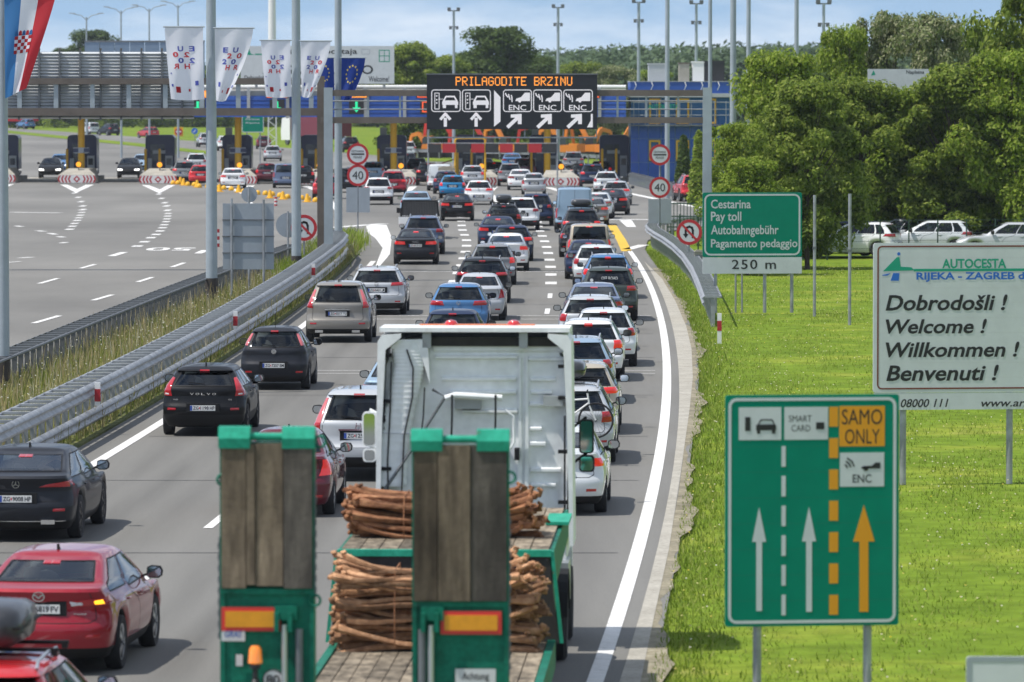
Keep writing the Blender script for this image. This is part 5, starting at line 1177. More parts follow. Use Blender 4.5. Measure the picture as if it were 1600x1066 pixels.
# --- toll sign
Y = 181.; X0, _ = pz(1098, 300, Y); S = thing('road_sign', 'green toll sign in four languages with white 250 m plate', 'sign', (X0, Y, 0), R(7)); q = uv((X0,0), Y)
a, b = q(1098,301), q(1255,402); MB().prism(rrect(a[0],b[0],b[1],a[1],.06), 0, .035).build('panel', M_SGREEN, S)
Flat().frame(a[0]+.05,b[0]-.05,b[1]+.05,a[1]-.05,.055,.2).build('border', M_SWHITE, S)
for t_, x0, x1, y0, y1 in (('Cestarina',1111,1174,312,326),('Pay toll',1111,1159,331,350),('Autobahngebühr',1111,1218,352,371),('Pagamento pedaggio',1111,1248,374,391)): c, d = q(x0,y0), q(x1,y1); text(S, t_, c[0], d[0], d[1], c[1], M_SWHITE, bold=.015)
a, b = q(1098,402.5), q(1255,428); MB().box(a[0],b[0],0,.035,b[1],a[1]).build('distance_plate', M_SWHITE, S); c, d = q(1144,406), q(1214,421)
text(S, '250 m', c[0], d[0], d[1], c[1], M_SINK, bold=.01, space=1.15)
for px in (1119,1197,1240): post(S, q(px,400)[0], 0, q(px,310)[1], .055, .10)
for px in (1153,1163): post(S, q(px,400)[0], 0, q(px,410)[1], .03, .35)
# --- welcome sign
Y = 104.; X0, _ = pz(1365, 380, Y); S = thing('road_sign', 'large white welcome sign in four languages with a motorway logo', 'sign', (X0, Y, 0), R(7)); q = uv((X0,0), Y)
a, b = q(1365,380), q(1668,614); MB().prism(rrect(a[0],b[0],b[1],a[1],.05), 0, .04).build('panel', M_SWHITE, S)
Flat().frame(a[0]+.07,b[0]-.07,b[1]+.06,a[1]-.05,.028,.09).build('border', M_SBROWN, S)
nl = 10
for i in range(1, nl): z = b[1]+(a[1]-b[1])*i/nl; Flat().rect(a[0]+.12,b[0]-.12,z-.003,z+.003).build('panel_joint', M_STAIN, S, (0,.0035,0))
for t_, x0, x1, y0, y1 in (('Dobrodošli !',1384,1578,461,486),('Welcome !',1384,1545,499,522),('Willkommen !',1384,1597,535,559),('Benvenuti !',1385,1564,571,596)): c, d = q(x0,y0), q(x1,y1); text(S, t_, c[0], d[0], d[1], c[1], M_SINK, shear=.22, bold=.022)
c, d = q(1474,405), q(1576,420); text(S, 'AUTOCESTA', c[0], d[0], d[1], c[1], M_STEAL, bold=.03); c, d = q(1433,426), q(1625,441); text(S, 'RIJEKA - ZAGREB d.d.', c[0], d[0], d[1], c[1], M_SBLUE, bold=.03)
P = lambda px, py: q(px, py); f = Flat()
f.poly([P(1380,424),P(1402,402),P(1406,402),P(1408,417),P(1425,418),P(1430,423)], 0); f.rect(P(1430,0)[0], P(1640,0)[0], P(0,424.5)[1], P(0,420.5)[1]); f.build('logo_upper', M_STEAL, S)
f = Flat(); f.poly([P(1378,430),P(1392,427),P(1387,431),P(1380,431)]); f.poly([P(1396,427),P(1406,427),P(1405,439),P(1392,439)]); f.disc(*P(1405,397),.03); f.build('logo_lower', M_SBLUE, S)
a, b = q(1366,614.5), q(1668,641); MB().box(a[0],b[0],.002,.035,b[1],a[1]).build('phone_plate', M_SWHITE, S)
c, d = q(1408,624), q(1484,637); text(S, '08000 111', c[0], d[0], d[1], c[1], M_SINK, shear=.25); c, d = q(1536,625), q(1640,637); text(S, 'www.arz.hr', c[0], d[0], d[1], c[1], M_SINK, shear=.25)
for px in (1414,1584): post(S, q(px,500)[0], -.05, q(px,390)[1], .06, .12)
# --- lane sign in front
Y = 60.; X0, _ = pz(1270, 800, Y); S = thing('road_sign', 'tall green lane guidance sign with arrows and orange lane', 'sign', (X0, Y, 0), R(7)); q = uv((X0,0), Y)
a, b = q(1132,617), q(1406,978); MB().prism(rrect(a[0],b[0],b[1],a[1],.03), 0, .03).build('panel', M_SGREEN, S); Flat().frame(a[0]+.03,b[0]-.03,b[1]+.03,a[1]-.03,.032,.09).build('border', M_SWHITE, S)
def RC(name, x0, x1, y0, y1, m, d=0): c, e = q(x0,y0), q(x1,y1); return Flat().rect(c[0],e[0],e[1],c[1],0,d).build(name, m, S)
def ARR(name, xc, y0, y1, w0, w1, yh, m): P = lambda x, y: q(x, y); return Flat().poly([P(xc-w0,y1),P(xc+w0,y1),P(xc+w0,yh),P(xc+w1,yh),P(xc,y0),P(xc-w1,yh),P(xc-w0,yh)]).build(name, m, S)
for i in range(1, 9): z_ = b[1]+(a[1]-b[1])*i/9; Flat().rect(a[0]+.07,b[0]-.07,z_-.002,z_+.002).build('panel_seam', mat('seam_green', (.0,.13,.08), .6), S, (0,.0035,0))
ARR('lane_arrow', 1185, 792, 954, 4.5, 11, 846, M_SWHITE); ARR('lane_arrow', 1264, 792, 956, 4.5, 11, 846, M_SWHITE); ARR('orange_arrow', 1351, 790, 957, 7, 17, 847, M_SORANGE)
for i in range(6): RC('white_dash', 1220.5, 1227, 697+i*46.4, 729+i*46.4, M_SWHITE)
for i in range(7): RC('orange_dash', 1296, 1310, 636+i*49, 667+i*49, M_SORANGE)
RC('lane_plate', 1153, 1220, 636, 687, M_SWHITE); RC('lane_plate', 1225, 1294, 636, 687, M_SWHITE); RC('orange_plate', 1312, 1384, 635, 698, M_SORANGE); RC('lane_plate', 1313, 1383, 708, 761, M_SWHITE)
def TX(s_, x0, x1, y0, y1, m=M_SINK, b_=.012): c, e = q(x0,y0), q(x1,y1); text(S, s_, c[0], e[0], e[1], c[1], m, d=.0055, bold=b_)
TX('SAMO',1316,1380,640,664,b_=.0); TX('ONLY',1321,1376,671,694,b_=.0); TX('SMART',1232,1268,649,659,b_=.0); TX('CARD',1236,1266,664,674,b_=.0); TX('ENC',1333,1363,742,755)
RC('card_icon', 1275, 1288, 660, 671, M_SINK, .004)
def car_icon(px, py, s_, m, sgn=1, parent=None, dd=.004, qq=None):
    P = lambda u, v: (lambda c: c)(qq(px+u*s_*sgn, py-v*s_)); f = Flat()
    f.poly([P(-2.4,0),P(2.4,0),P(2.4,1.2),P(1.9,1.4),P(-1.9,1.4),P(-2.4,1.2)],0,dd); f.stroke([P(-1.9,1.4),P(-1.2,2.5),P(1.4,2.5),P(2.0,1.4)], abs(P(.28,0)[0]-P(0,0)[0]),0,dd); f.poly([P(-2.2,0),P(-1.4,0),P(-1.4,-.8),P(-2.2,-.8)],0,dd); f.poly([P(1.4,0),P(2.2,0),P(2.2,-.8),P(1.4,-.8)],0,dd); f.build('car_icon', m, parent)
def toll_icon(px, py, s_, m, parent, qq, dd=.004):
    P = lambda u, v: qq(px+u*s_, py-v*s_); f = Flat(); f.poly([P(-1,-2.6),P(1,-2.6),P(1,2.6),P(-1,2.6)],0,dd); f.build('booth_icon', m, parent)
def wave_icon(px, py, s_, m, parent, qq, dd=.004):
    f = Flat()
    for k in (1,2,3): f.stroke([qq(px+s_*k*1.1*math.cos(R(a)), py-s_*k*1.1*math.sin(R(a))+s_*2) for a in (10,40,70)], abs(qq(px+s_*.45,py)[0]-qq(px,py)[0]),0,dd)
    f.build('wave_icon', m, parent)
def side_car(px, py, s_, m, parent, qq, dd=.004):
    P = lambda u, v: qq(px+u*s_, py-v*s_); f = Flat(); f.poly([P(-3,0),P(3,0),P(3,1.9),P(1.5,1.9),P(.3,.9),P(-2.4,.8),P(-3,.4)],0,dd); f.disc(*P(-1.6,0),abs(P(.8,0)[0]-P(0,0)[0]),0,dd,16); f.build('car_icon', m, parent)
car_icon(1196,672,6.6,M_SINK,1,S,.004,q); toll_icon(1167,662,4.2,M_SINK,S,q); wave_icon(1319,722,5,M_SINK,S,q); side_car(1362,733,5,M_SINK,S,q)
for px in (1184,1359): post(S, q(px,900)[0], -.1, q(px,640)[1], .045, .08)
# --- corner sign
Y = 52.; X0, _ = pz(1560, 1040, Y); S = thing('road_sign', 'grey framed sign corner at the bottom right edge', 'sign', (X0, Y, 0)); q = uv((X0,0), Y)
a, b = q(1510,1026), q(1640,1120); MB().prism(rrect(a[0],b[0],b[1],a[1],.03), 0, .03).build('panel', M_SWHITE, S); Flat().frame(a[0],b[0],b[1],a[1],.05,.05).build('border', M_SBACK, S); post(S, .1, -.1, b[1]+.2, .04, .08)
# --- round signs on posts
def round_sign(name, label, px, py, rpx, base_y, kind, group=None, under=None, extra=None):
    Yb = gp(px, base_y)[1]; X0, Z0 = pz(px, py, Yb); rad = rpx*Yb/F_PX; S = thing(name, label, 'sign', (X0, Yb, 0), 0, group)
    post(S, 0, -.05, Z0+rad*.6, .035, .07)
    def disc_(z, kind):
        MB().cyl((0,0,z),(0,.03,z), rad, n=40).build('disc', M_SWHITE, S); 
        if kind != 'back': Flat().ring(0, z, rad, rad*.76).build('red_ring', M_SRED, S)
        if kind == '40': text(S, '40', -rad*.5, rad*.5, z-rad*.38, z+rad*.38, M_SINK, d=.005, bold=.0)
        if kind == 'toll':
            Flat().rect(-rad*.6,rad*.6,z-rad*.07,z+rad*.07).build('bar', M_SINK, S); text(S, 'CESTARINA', -rad*.58, rad*.58, z+rad*.17, z+rad*.36, M_SINK); text(S, 'PEAGE', -rad*.38, rad*.38, z-rad*.38, z-rad*.18, M_SINK)
        if kind == 'uturn':
            f = Flat(); f.stroke([(rad*.28,z-rad*.42),(rad*.28,z+rad*.15),(rad*.20,z+rad*.36),(0,z+rad*.44),(-rad*.2,z+rad*.36),(-rad*.28,z+rad*.15),(-rad*.28,z-rad*.18)], rad*.17); f.poly([(-rad*.5,z-rad*.14),(-rad*.06,z-rad*.14),(-rad*.28,z-rad*.46)]); f.build('turn_arrow', M_SINK, S)
            Flat().stroke([(-rad*.52,z+rad*.55),(rad*.52,z-rad*.55)], rad*.17, 0, .004).build('slash', M_SRED, S)
    disc_(Z0, kind)
    if under: X1, Z1 = pz(px, under[0], Yb); disc_(Z1, under[1])
    if extra:
        for (x0, x1, y0, y1) in extra: a = pz(x0,y0,Yb); b = pz(x1,y1,Yb); MB().box(a[0]-X0,b[0]-X0,.0,.03,b[1],a[1]).build('plate', M_SBACK, S)
    return S
round_sign('round_sign', 'toll sign above a 40 limit sign on the post by the left gantry', 559, 241, 17, 378, 'toll', 'speed and toll signs', (274,'40'), [(541,559,293,332),(560,578,293,332)])
round_sign('round_sign', 'toll sign above a 40 limit sign on the post beside the right lane', 1031, 242, 16.5, 382, 'toll', 'speed and toll signs', (293,'40'), [(1013,1030.5,311,349),(1032,1049,311,349)])
round_sign('round_sign', 'no U-turn sign standing in the median weeds', 475, 356, 20.5, 428, 'uturn', 'no U-turn signs')
round_sign('round_sign', 'no U-turn sign beside the green toll sign', 1077, 363, 20, 430, 'uturn', 'no U-turn signs')
# signs seen from behind in the median
def back_sign(name, label, px0, px1, py0, py1, base_y, posts, rnd=None):
    Yb = gp((px0+px1)/2, base_y)[1]; X0, _ = pz((px0+px1)/2, py0, Yb); S = thing(name, label, 'sign', (X0, Yb, 0)); a = pz(px0,py0,Yb); b = pz(px1,py1,Yb)
    if rnd: MB().cyl((0,.0,(a[1]+b[1])/2),(0,.03,(a[1]+b[1])/2),(b[0]-a[0])/2,n=36).build('disc', M_SBACK, S)
    else:
        MB().box(a[0]-X0,b[0]-X0,.0,.03,b[1],a[1]).build('panel', M_SBACK, S)
        for i in range(1, 4): z = b[1]+(a[1]-b[1])*i/4; MB().box(a[0]-X0-.02,b[0]-X0+.02,-.03,.0,z-.02,z+.02).build('stiffener', M_GALVD, S)
    for px, pt in posts: x, z = pz(px, pt, Yb); post(S, x-X0, -.05, z, .04, -.07)
back_sign('road_sign', 'back of a square grey sign on two posts in the median', 348, 428, 318, 421, 475, ((362,310),(412,312)))
back_sign('round_sign', 'back of a round grey sign above the square sign', 377, 402, 291, 317, 470, ((389,292),), True)
back_sign('round_sign', 'back of a round grey sign beside the no U-turn sign', 431, 470, 332, 372, 426, ((450,330),), True)
# bare sign posts and cabinet on the right
for px, y0, y1, lab in ((1273,305,492,'thin galvanised post right of the toll sign'),(1328,303,505,'thin galvanised post nearest the welcome sign')):
    Yb = gp(px, y1)[1]; X0, Z = pz(px, y0, Yb); P_ = thing('steel_post', lab, 'post', (X0, Yb, 0), 0, 'bare posts in the grass'); MB().cyl((0,0,-.1),(0,0,Z),.05).build('post', M_GALV, P_, smooth=True); MB().box(-.06,.06,-.06,.06,Z*.55,Z*.57).build('collar', M_GALVD, P_)
X, Yb = gp(1092, 436); C_ = thing('cabinet', 'small grey concrete cabinet behind the no U-turn sign', 'cabinet', (X, Yb, 0)); MB().box(-.17,.17,0,.3,-.05,1.0).build('body', M_CONC, C_); MB().prism([(-.19,1.0),(.19,1.0),(.1,1.08),(-.1,1.08)], -.03, .33).build('lid', M_CONC, C_); MB().box(-.13,.13,-.006,0,.1,.9).build('door', M_GALVD, C_)
# ------------------------------------------------------------------ gantries
M_BROWN = mat('brown_steel', (.15,.125,.105), .6, .2, noise=.25, nscale=1.5); M_SLAT = mat('aluminium_slat', (.52,.54,.55), .55, .15, noise=.12, nscale=2); M_SCREEN = mat('display_black', (.012,.013,.018), .4)
M_LEDO = mat('led_orange', (.9,.3,.03), .5, emit=1.0, emit_col=(1,.33,.05)); M_LEDW = mat('led_white', (.6,.58,.6), .5, emit=.32, emit_col=(1,.96,1)); M_LEDG = mat('led_green', (.02,.6,.25), .5, emit=.7, emit_col=(.02,.8,.35)); M_LEDR = mat('led_red', (.7,.08,.02), .5, emit=.8, emit_col=(1,.12,.03))
Y = 221.; X0, _ = pz(800, 146, Y); G = thing('sign_gantry', 'gantry over the carriageway carrying the black message display', 'gantry', (X0, Y, 0)); q = uv((X0,0), Y)
xp0, xp1 = q(513,146)[0], q(1105,146)[0]
for x in (xp0, xp1): MB().box(x-.17,x+.17,-.17,.17,-.1,q(0,137)[1]).build('leg', M_POLE, G)
for py in (145.5, 188): z = q(0,py)[1]; MB().box(xp0-.3,xp1+.05,-.14,.14,z-.12,z+.12).build('crossbeam', M_BROWN, G)
for px in (575,625,965,1010,1060): x = q(px,0)[0]; MB().box(x-.04,x+.04,-.05,.05,q(0,188)[1],q(0,146)[1]).build('strut', M_POLE, G)
for py in (158,171):
    MB().cyl((xp0,.3,q(0,py)[1]),(q(667,0)[0],.3,q(0,py)[1]),.025,n=8).build('handrail', M_GALV, G); MB().cyl((q(935,0)[0],.3,q(0,py)[1]),(xp1,.3,q(0,py)[1]),.025,n=8).build('handrail', M_GALV, G)
VM = MB(); a, b = q(667,117), q(933,202); VM.box(a[0],b[0],-.35,-.14,b[1],a[1]); vo = VM.build('display', M_SCREEN, G)
MB().box(a[0]-.03,b[0]+.03,-.37,-.13,a[1],a[1]+.05).build('display_cap', M_GALVD, vo); MB().box(a[0],b[0],-.25,.4,b[1]-.35,b[1]-.30).build('walkway', M_GALV, G)
for px in (668,740,820,880,932): x = q(px,0)[0]; MB().box(x-.02,x+.02,-.2,-.16,b[1]-.30,b[1]).build('hanger', M_GALV, G)
FONT = dict(P='F8889,F,8,8,8', )
GL = {'P':["11110","10001","10001","11110","10000","10000","10000"],'R':["11110","10001","10001","11110","10100","10010","10001"],'I':["01110","00100","00100","00100","00100","00100","01110"],'L':["10000","10000","10000","10000","10000","10000","11111"],'A':["01110","10001","10001","11111","10001","10001","10001"],'G':["01110","10001","10000","10111","10001","10001","01110"],'O':["01110","10001","10001","10001","10001","10001","01110"],'D':["11110","10001","10001","10001","10001","10001","11110"],'T':["11111","00100","00100","00100","00100","00100","00100"],'E':["11111","10000","10000","11110","10000","10000","11111"],'B':["11110","10001","10001","11110","10001","10001","11110"],'Z':["11111","00001","00010","00100","01000","10000","11111"],'N':["10001","11001","10101","10101","10011","10001","10001"],'U':["10001","10001","10001","10001","10001","10001","01110"]}
f = Flat(); c, d = q(712,120), q(894,134); s_ = 'PRILAGODITE BRZINU'; cw = (d[0]-c[0])/(len(s_)*6-1); chh = (c[1]-d[1])/7
for i, ch in enumerate(s_):
    if ch == ' ': continue
    for r_, row in enumerate(GL[ch]):
        for k, v_ in enumerate(row):
            if v_ == '1': x = c[0]+(i*6+k)*cw; z = c[1]-(r_+1)*chh; f.rect(x+.002, x+cw*.97, z+.004, z+chh*.9)
f.build('led_text', M_LEDO, vo, (0,-.352,0))
def VQ(name, fl): return fl.build(name, M_LEDW, vo, (0,-.352,0))
for x0, x1 in ((674,720),(722,767),(786,831),(833,878),(880,926)): c, d = q(x0,140), q(x1,175); VQ('pictogram_frame', Flat().frame(c[0],d[0],d[1],c[1],.035,.12))
for x0 in (674,722):
    f = Flat(); c, d = q(x0+5,145), q(x0+13,171); f.frame(c[0],d[0],d[1],c[1],.03,.02)
    for py in (150,156,161): f.disc(*q(x0+8.5,py),.03)
    f.stroke([q(x0+11,155),q(x0+18,155)], .02); VQ('booth_pictogram', f)
    P = lambda u, v: q(x0+30+u, 164-v); f = Flat(); f.poly([P(-13,0),P(12,0),P(12,5),P(9,7),P(-10,7),P(-13,5)]); f.stroke([P(-11,6),P(-7,13),P(6,13),P(10,6)], .06); f.rect(*[P(-12,-5)[0],P(-7,-5)[0],P(0,-5)[1],P(0,0)[1]]); f.rect(*[P(7,-5)[0],P(11,-5)[0],P(0,-5)[1],P(0,0)[1]]); VQ('car_pictogram', f)
    P = lambda u, v: q(x0+22+u, 188-v); f = Flat(); f.poly([P(-2.5,-10),P(2.5,-10),P(2.5,4),P(-2.5,4)]); f.stroke([P(-7,2),P(0,10),P(7,2)], .11); VQ('arrow_pictogram', f)
for x0 in (786,833,880):
    P = lambda u, v: q(x0+u, 175-v); f = Flat()
    for k in range(3): f.stroke([P(4+k*4.5,29-k*1.5),P(5+k*4.5,26-k*2),P(8+k*3,23-k*3.5)], .045)
    f.poly([P(19,17),P(42,17),P(42,30),P(34,30),P(28,23),P(21,21)]); f.disc(*P(26,17),.06); VQ('car_pictogram', f)
    c, d = q(x0+9,164), q(x0+36,172.5); text(vo, 'ENC', c[0], d[0], d[1], c[1], M_LEDW, name='led_text', d=0, loc=(0,-.358,0), bold=.01)
    P = lambda u, v: q(x0+18+u, 189-v); f = Flat(); f.stroke([P(-10,-9),P(5,5)], .14); f.poly([P(-6,10),P(11,11),P(11,-5),P(5,-5),P(5,5),P(-6,5)]); VQ('arrow_pictogram', f)
VQ('merge_pictogram', Flat().poly([q(772,141),q(782,152),q(782,190),q(772,198)])); VQ('corner_pictogram', Flat().poly([q(917,199),q(926,199),q(926,178),q(923,178),q(923,188)]))
# left gantry: backs of large signs
Y = 222.; X0, _ = pz(200, 127, Y); G = thing('sign_gantry', 'brown gantry over the left carriageway with backs of large slatted signs', 'gantry', (X0, Y, 0)); q = uv((X0,0), Y)
x0, x1 = q(-160,0)[0], q(507,0)[0]
for py, h in ((127,.12),(175,.15)): z = q(0,py)[1]; MB().box(x0,x1,-.15,.15,z-h,z+h).build('crossbeam', M_BROWN, G)
for x in (x0+.2, x1-.15): MB().box(x-.14,x+.14,-.16,.16,-.1,q(0,119)[1]).build('leg', M_BROWN, G)
for px in range(30, 500, 57): x = q(px,0)[0]; MB().box(x-.09,x+.09,-.06,.06,q(0,175)[1],q(0,127)[1]).build('strut', M_POLE, G)
xs0, xs1 = q(-150,0)[0], q(302,0)[0]; zt, zb = q(0,81)[1], q(0,186)[1]; nsl = 21
slat = MB().prism([(.03,0),(-.055,(zt-zb)/nsl*.42),(.02,(zt-zb)/nsl*.93),(.04,(zt-zb)/nsl*.93)], 0, 1, axis='x').mesh('slat', M_SLAT)
MB().box(xs0,xs1,.345,.36,zb,zt).build('backing_sheet', M_SBACK, G)
for i in range(nsl):
    o_ = link('slat', slat, G, (xs0, .30, zb+(zt-zb)*i/nsl)); o_.scale = (xs1-xs0, 1, 1)
for k, px in enumerate(range(-132, 302, 32)): x = q(px,0)[0]; MB().box(x-.035,x+.035,.16,.275,zb-.05,zt+.08).build('sign_rib', M_GALVD, G); MB().box(x-.02,x+.05,.14,.2,zt+.06,zt+.14).build('rib_clip', M_BROWN, G)
# ================================================================== toll plaza
M_BOOTH = mat('booth_navy', (.016,.026,.085), .4, coat=.3, noise=.1, nscale=2); M_FASCIA = mat('fascia_blue', (.02,.085,.38), .45, noise=.1, nscale=1); M_YEL = mat('yellow_paint', (.78,.42,.005), .4, noise=.08, nscale=3)
M_BOOTHG = mat('booth_glass', (.03,.04,.05), .08, spec=.8); M_PANEL = mat('grey_panel', (.42,.44,.45), .5, noise=.1); M_AMB = mat('amber_signal', (.9,.35,.01), .3, emit=.9, emit_col=(1,.38,.02))
BOOTH_X = [6,128,250,370,493,612,735,850,960]; YB = 428.
ORD = ['leftmost','second','third','fourth','fifth','sixth','seventh','eighth','rightmost']
for i, bx in enumerate(BOOTH_X):
    X, _ = pz(bx, 200, YB); Bt = thing('toll_booth', 'dark blue toll booth, %s in the row' % ORD[i], 'toll booth', (X, YB, 0), 0, 'toll booths')
    MB().prism(rrect(-1.1,1.1,.35,3.45,.3), 0, 2.6).build('cabin', M_BOOTH, Bt)
    MB().box(-.75,-.12,-.02,.02,1.5,2.75).build('window', M_BOOTHG, Bt); MB().box(-.02,.35,-.02,.02,1.5,2.75).build('window', M_BOOTHG, Bt)
    MB().box(.42,.95,-.45,-.05,.35,1.9).build('payment_terminal', M_PANEL, Bt); MB().box(-.9,-.6,-.35,-.05,.35,1.7).build('service_cabinet', M_PANEL, Bt)
    MB().box(.5,.87,-.46,-.45,1.2,1.7).build('terminal_screen', M_BOOTHG, Bt); MB().box(-.55,.4,-.12,-.02,2.05,2.3).build('sign_board', M_PANEL, Bt)
    MB().box(-1.25,1.25,-.5,6,-.02,.34).build('kerb', M_CONC, Bt)
    if i in (3,5,7): MB().box(-.9,-.4,.8,1.4,3.45,4.0).build('roof_unit', M_PANEL, Bt)
    X2, Y2 = gp(bx-6, 283)
    for dx in (-.95, .1):
        Pst = thing('bollard', 'yellow bollard on the island of the %s booth, %s' % (ORD[i], 'outer one' if dx < 0 else 'inner one'), 'bollard', (X+dx, YB-2.2, 0), 0, 'yellow bollards by the booths'); MB().cyl((0,0,0),(0,0,2.35),.10,n=10).build('post', M_YEL, Pst, smooth=True); MB().lathe([(.10,2.35),(.085,2.42),(.001,2.46)], 10).build('cap', M_YEL, Pst)
for k, px in enumerate((127,372,615,855)):
    X, _ = pz(px, 200, 424.); P_ = thing('canopy_column', 'yellow canopy column, number %s of four from the photo edge' % ('one','two','three','four')[k], 'column', (X, 424, 0), 0, 'yellow canopy columns'); MB().cyl((0,0,0),(0,0,7.2),.25,n=18).build('shaft', M_YEL, P_, smooth=True); MB().cyl((0,0,0),(0,0,.25),.36,n=18).build('foot', M_YEL, P_, smooth=True)
    MB().box(-.6,.6,-.30,-.26,2.15,2.55).build('sign_plate', M_PANEL, P_); MB().box(-.6,-.2,-.31,-.30,2.2,2.5).build('sign_square', M_BOOTH, P_); MB().box(.2,.6,-.31,-.30,2.2,2.5).build('sign_square', M_BOOTH, P_)
# crash noses with chevrons
NOSE_X = [-5,120,247,372,497,625,751,876]
nose = MB(); nose.add([(-1.35,0,0),(1.35,0,0),(1.35,0,.62),(-1.35,0,.62),(-.75,1.5,1.05),(.75,1.5,1.05),(-1.0,6,1.05),(1.0,6,1.05),(-1.2,6,0),(1.2,6,0)], [(0,1,2,3),(3,2,5,4),(4,5,7,6),(0,3,4,6,8),(1,9,7,5,2),(8,6,7,9),(0,8,9,1)]); nose_me = nose.mesh('barrier_body', M_CONC)
ORD8 = ['partly cut off at the left edge','leftmost whole one','second from the left','behind the white saloon','by the gantry post','below the left speed signs','right of the bright blue hatchback','rightmost']
for i, nx in enumerate(NOSE_X):
    ny = 286+5*(nx+5)/880; X, Y = gp(nx, ny); N = thing('crash_barrier', 'concrete island nose with red chevrons, %s' % ORD8[i], 'barrier', (X, Y, 0), 0, 'chevron island noses'); link('barrier_body', nose_me, N)
    MB().box(-1.32,1.32,-.02,-.001,.04,.60).build('chevron_board', M_WHITE, N); f = Flat()
    for s_ in (-1,1):
        for k in range(4): x = .42+k*.25; f.poly([(s_*x,.06),(s_*(x+.12),.06),(s_*(x+.24),.32),(s_*(x+.12),.58),(s_*x,.58),(s_*(x+.12),.32)])
    f.poly([(0,.06),(.26,.32),(0,.58),(-.26,.32)]); f.build('chevrons', M_SRED, N, (0,-.022,0)); Flat().poly([(0,.19),(.13,.32),(0,.45),(-.13,.32)]).build('diamond', M_WHITE, N, (0,-.03,0))
    t_ = MB().cyl((.05,1.2,.9),(.05,1.2,1.25),.03); t_.build('lamp_post', M_BLACK, N); MB().cyl((.05,1.12,1.38),(.05,1.28,1.38),.19,n=20).build('signal_lamp', M_AMB, N); MB().cyl((.05,1.14,1.38),(.05,1.3,1.38),.23,n=20).build('lamp_hood', M_BLACK, N)
# canopy
CYA = 421.; xa0, zt = pz(-120, 133, CYA); xa1, _ = pz(978, 133, CYA); _, zf1 = pz(0, 150, CYA); _, zf0 = pz(0, 183, CYA)
CN = thing('toll_canopy', 'long canopy with blue fascia spanning the toll booths', 'canopy', (0, CYA, 0))
MB().box(xa0,xa1,.3,16,zf0+.25,zt-.12).build('roof', M_PANEL, CN); MB().cyl((xa0,.1,zt-.14),(xa1,.1,zt-.14),.14,n=10).build('roof_pipe', M_WHITE, CN, smooth=True); MB().cyl((xa0,.4,zt-.40),(xa1,.4,zt-.40),.12,n=10).build('roof_pipe', M_WHITE, CN, smooth=True)
nb = 5
for i in range(nb): z0 = zf0+(zf1-zf0)*i/nb; MB().prism([(0,z0),(.10,z0+.02),(.10,z0+(zf1-zf0)/nb),(.04,z0+(zf1-zf0)/nb*.97)], xa0, xa1, axis='x').build('fascia_slat', M_FASCIA, CN)
for px in range(-100, 980, 61): x = pz(px,0,CYA)[0]; MB().box(x-.12,x+.12,-.06,-.01,zf0-.1,zt-.2).build('fascia_post', M_PANEL, CN)
for i, (px, r_) in enumerate(((60,0),(185,0),(309,1),(433,1),(557,1),(668,0),(800,1),(920,1))):
    x, z = pz(px, 167, CYA-1); L_ = thing('lane_signal', 'dark lane signal box with %s hanging under the canopy, lane %s' % ('a green arrow' if r_ else 'a red frame', ('one','two','three','four','five','six','seven','eight')[i]), 'signal', (x, CYA-1, z), 0, 'lane signals'); MB().box(-.55,.55,-.1,.15,-.55,.55).build('housing', M_BLACK, L_)
    f = Flat()
    if r_: f.poly([(-.09,.4),(.09,.4),(.09,-.05),(.3,-.05),(0,-.42),(-.3,-.05),(-.09,-.05)]); f.build('green_arrow', M_LEDG, L_, (0,-.105,0))
    else: f.frame(-.4,.4,-.4,.4,.09,.02); f.build('red_frame', M_LEDR, L_, (0,-.105,0))
    MB().box(-.85,.85,-.06,.1,.62,1.25).build('text_display', M_BLACK, L_); Flat().frame(-.75,.75,.68,1.18,.07,.02).build('orange_frame', M_LEDR if i % 2 else M_LEDO, L_, (0,-.065,0))
    if r_: MB().box(.0,.7,-.068,-.064,.78,1.1).build('orange_text', M_LEDO, L_)
# raised barrier arms
for px, py in ((650,262),(560,250)):
    X, Y = gp(px, 281); A = thing('barrier_arm', 'striped boom barrier by the booth %s' % ('under the message display' if px > 600 else 'left of the yellow column'), 'barrier', (X+1.2, YB+3, 0), 0, 'boom barriers'); MB().box(-.15,.15,-.15,.15,0,1.1).build('cabinet', M_YEL, A); MB().bar((0,0,1.0),(2.6,0,1.9),.06,.08).build('boom', M_SRED, A)
# welcome billboard on the canopy
Yw = 417.; X0, _ = pz(496, 130, Yw); S = thing('billboard', 'pale grey toll station name board above the canopy', 'billboard', (X0, Yw, 0)); q = uv((X0,0), Yw); a, b = q(376,72), q(616,131)
MB().box(a[0],b[0],0,.2,b[1],a[1]).build('panel', M_SWHITE, S); 
for t_, x0, x1, y0, y1, m in (('Naplatna postaja',440,558,76,87,M_SINK),('ZAGREB LUČKO',410,583,97,116,M_SINK),('Dobrodošli !',382,420,118,124,M_SINK),('Welcome!',576,608,119,128,M_SINK)): c, d = q(x0,y0), q(x1,y1); text(S, t_, c[0], d[0], d[1], c[1], m, bold=.015)
for (x0,x1,y0,y1) in ((592,609,78,97),): c, d = q(x0,y0), q(x1,y1); f = Flat(); f.frame(c[0],d[0],d[1],c[1],.06,.03); f.stroke([((c[0]+d[0])/2,d[1]),((c[0]+d[0])/2,c[1])], .05); f.stroke([(c[0],(c[1]+d[1])/2),(d[0],(c[1]+d[1])/2)], .05); f.build('road_number_box', M_STEAL, S)
c, d = q(565,77), q(578,85); f = Flat(); f.frame(c[0],d[0],d[1],c[1],.03,.05); f.build('badge', M_SBACK, S)
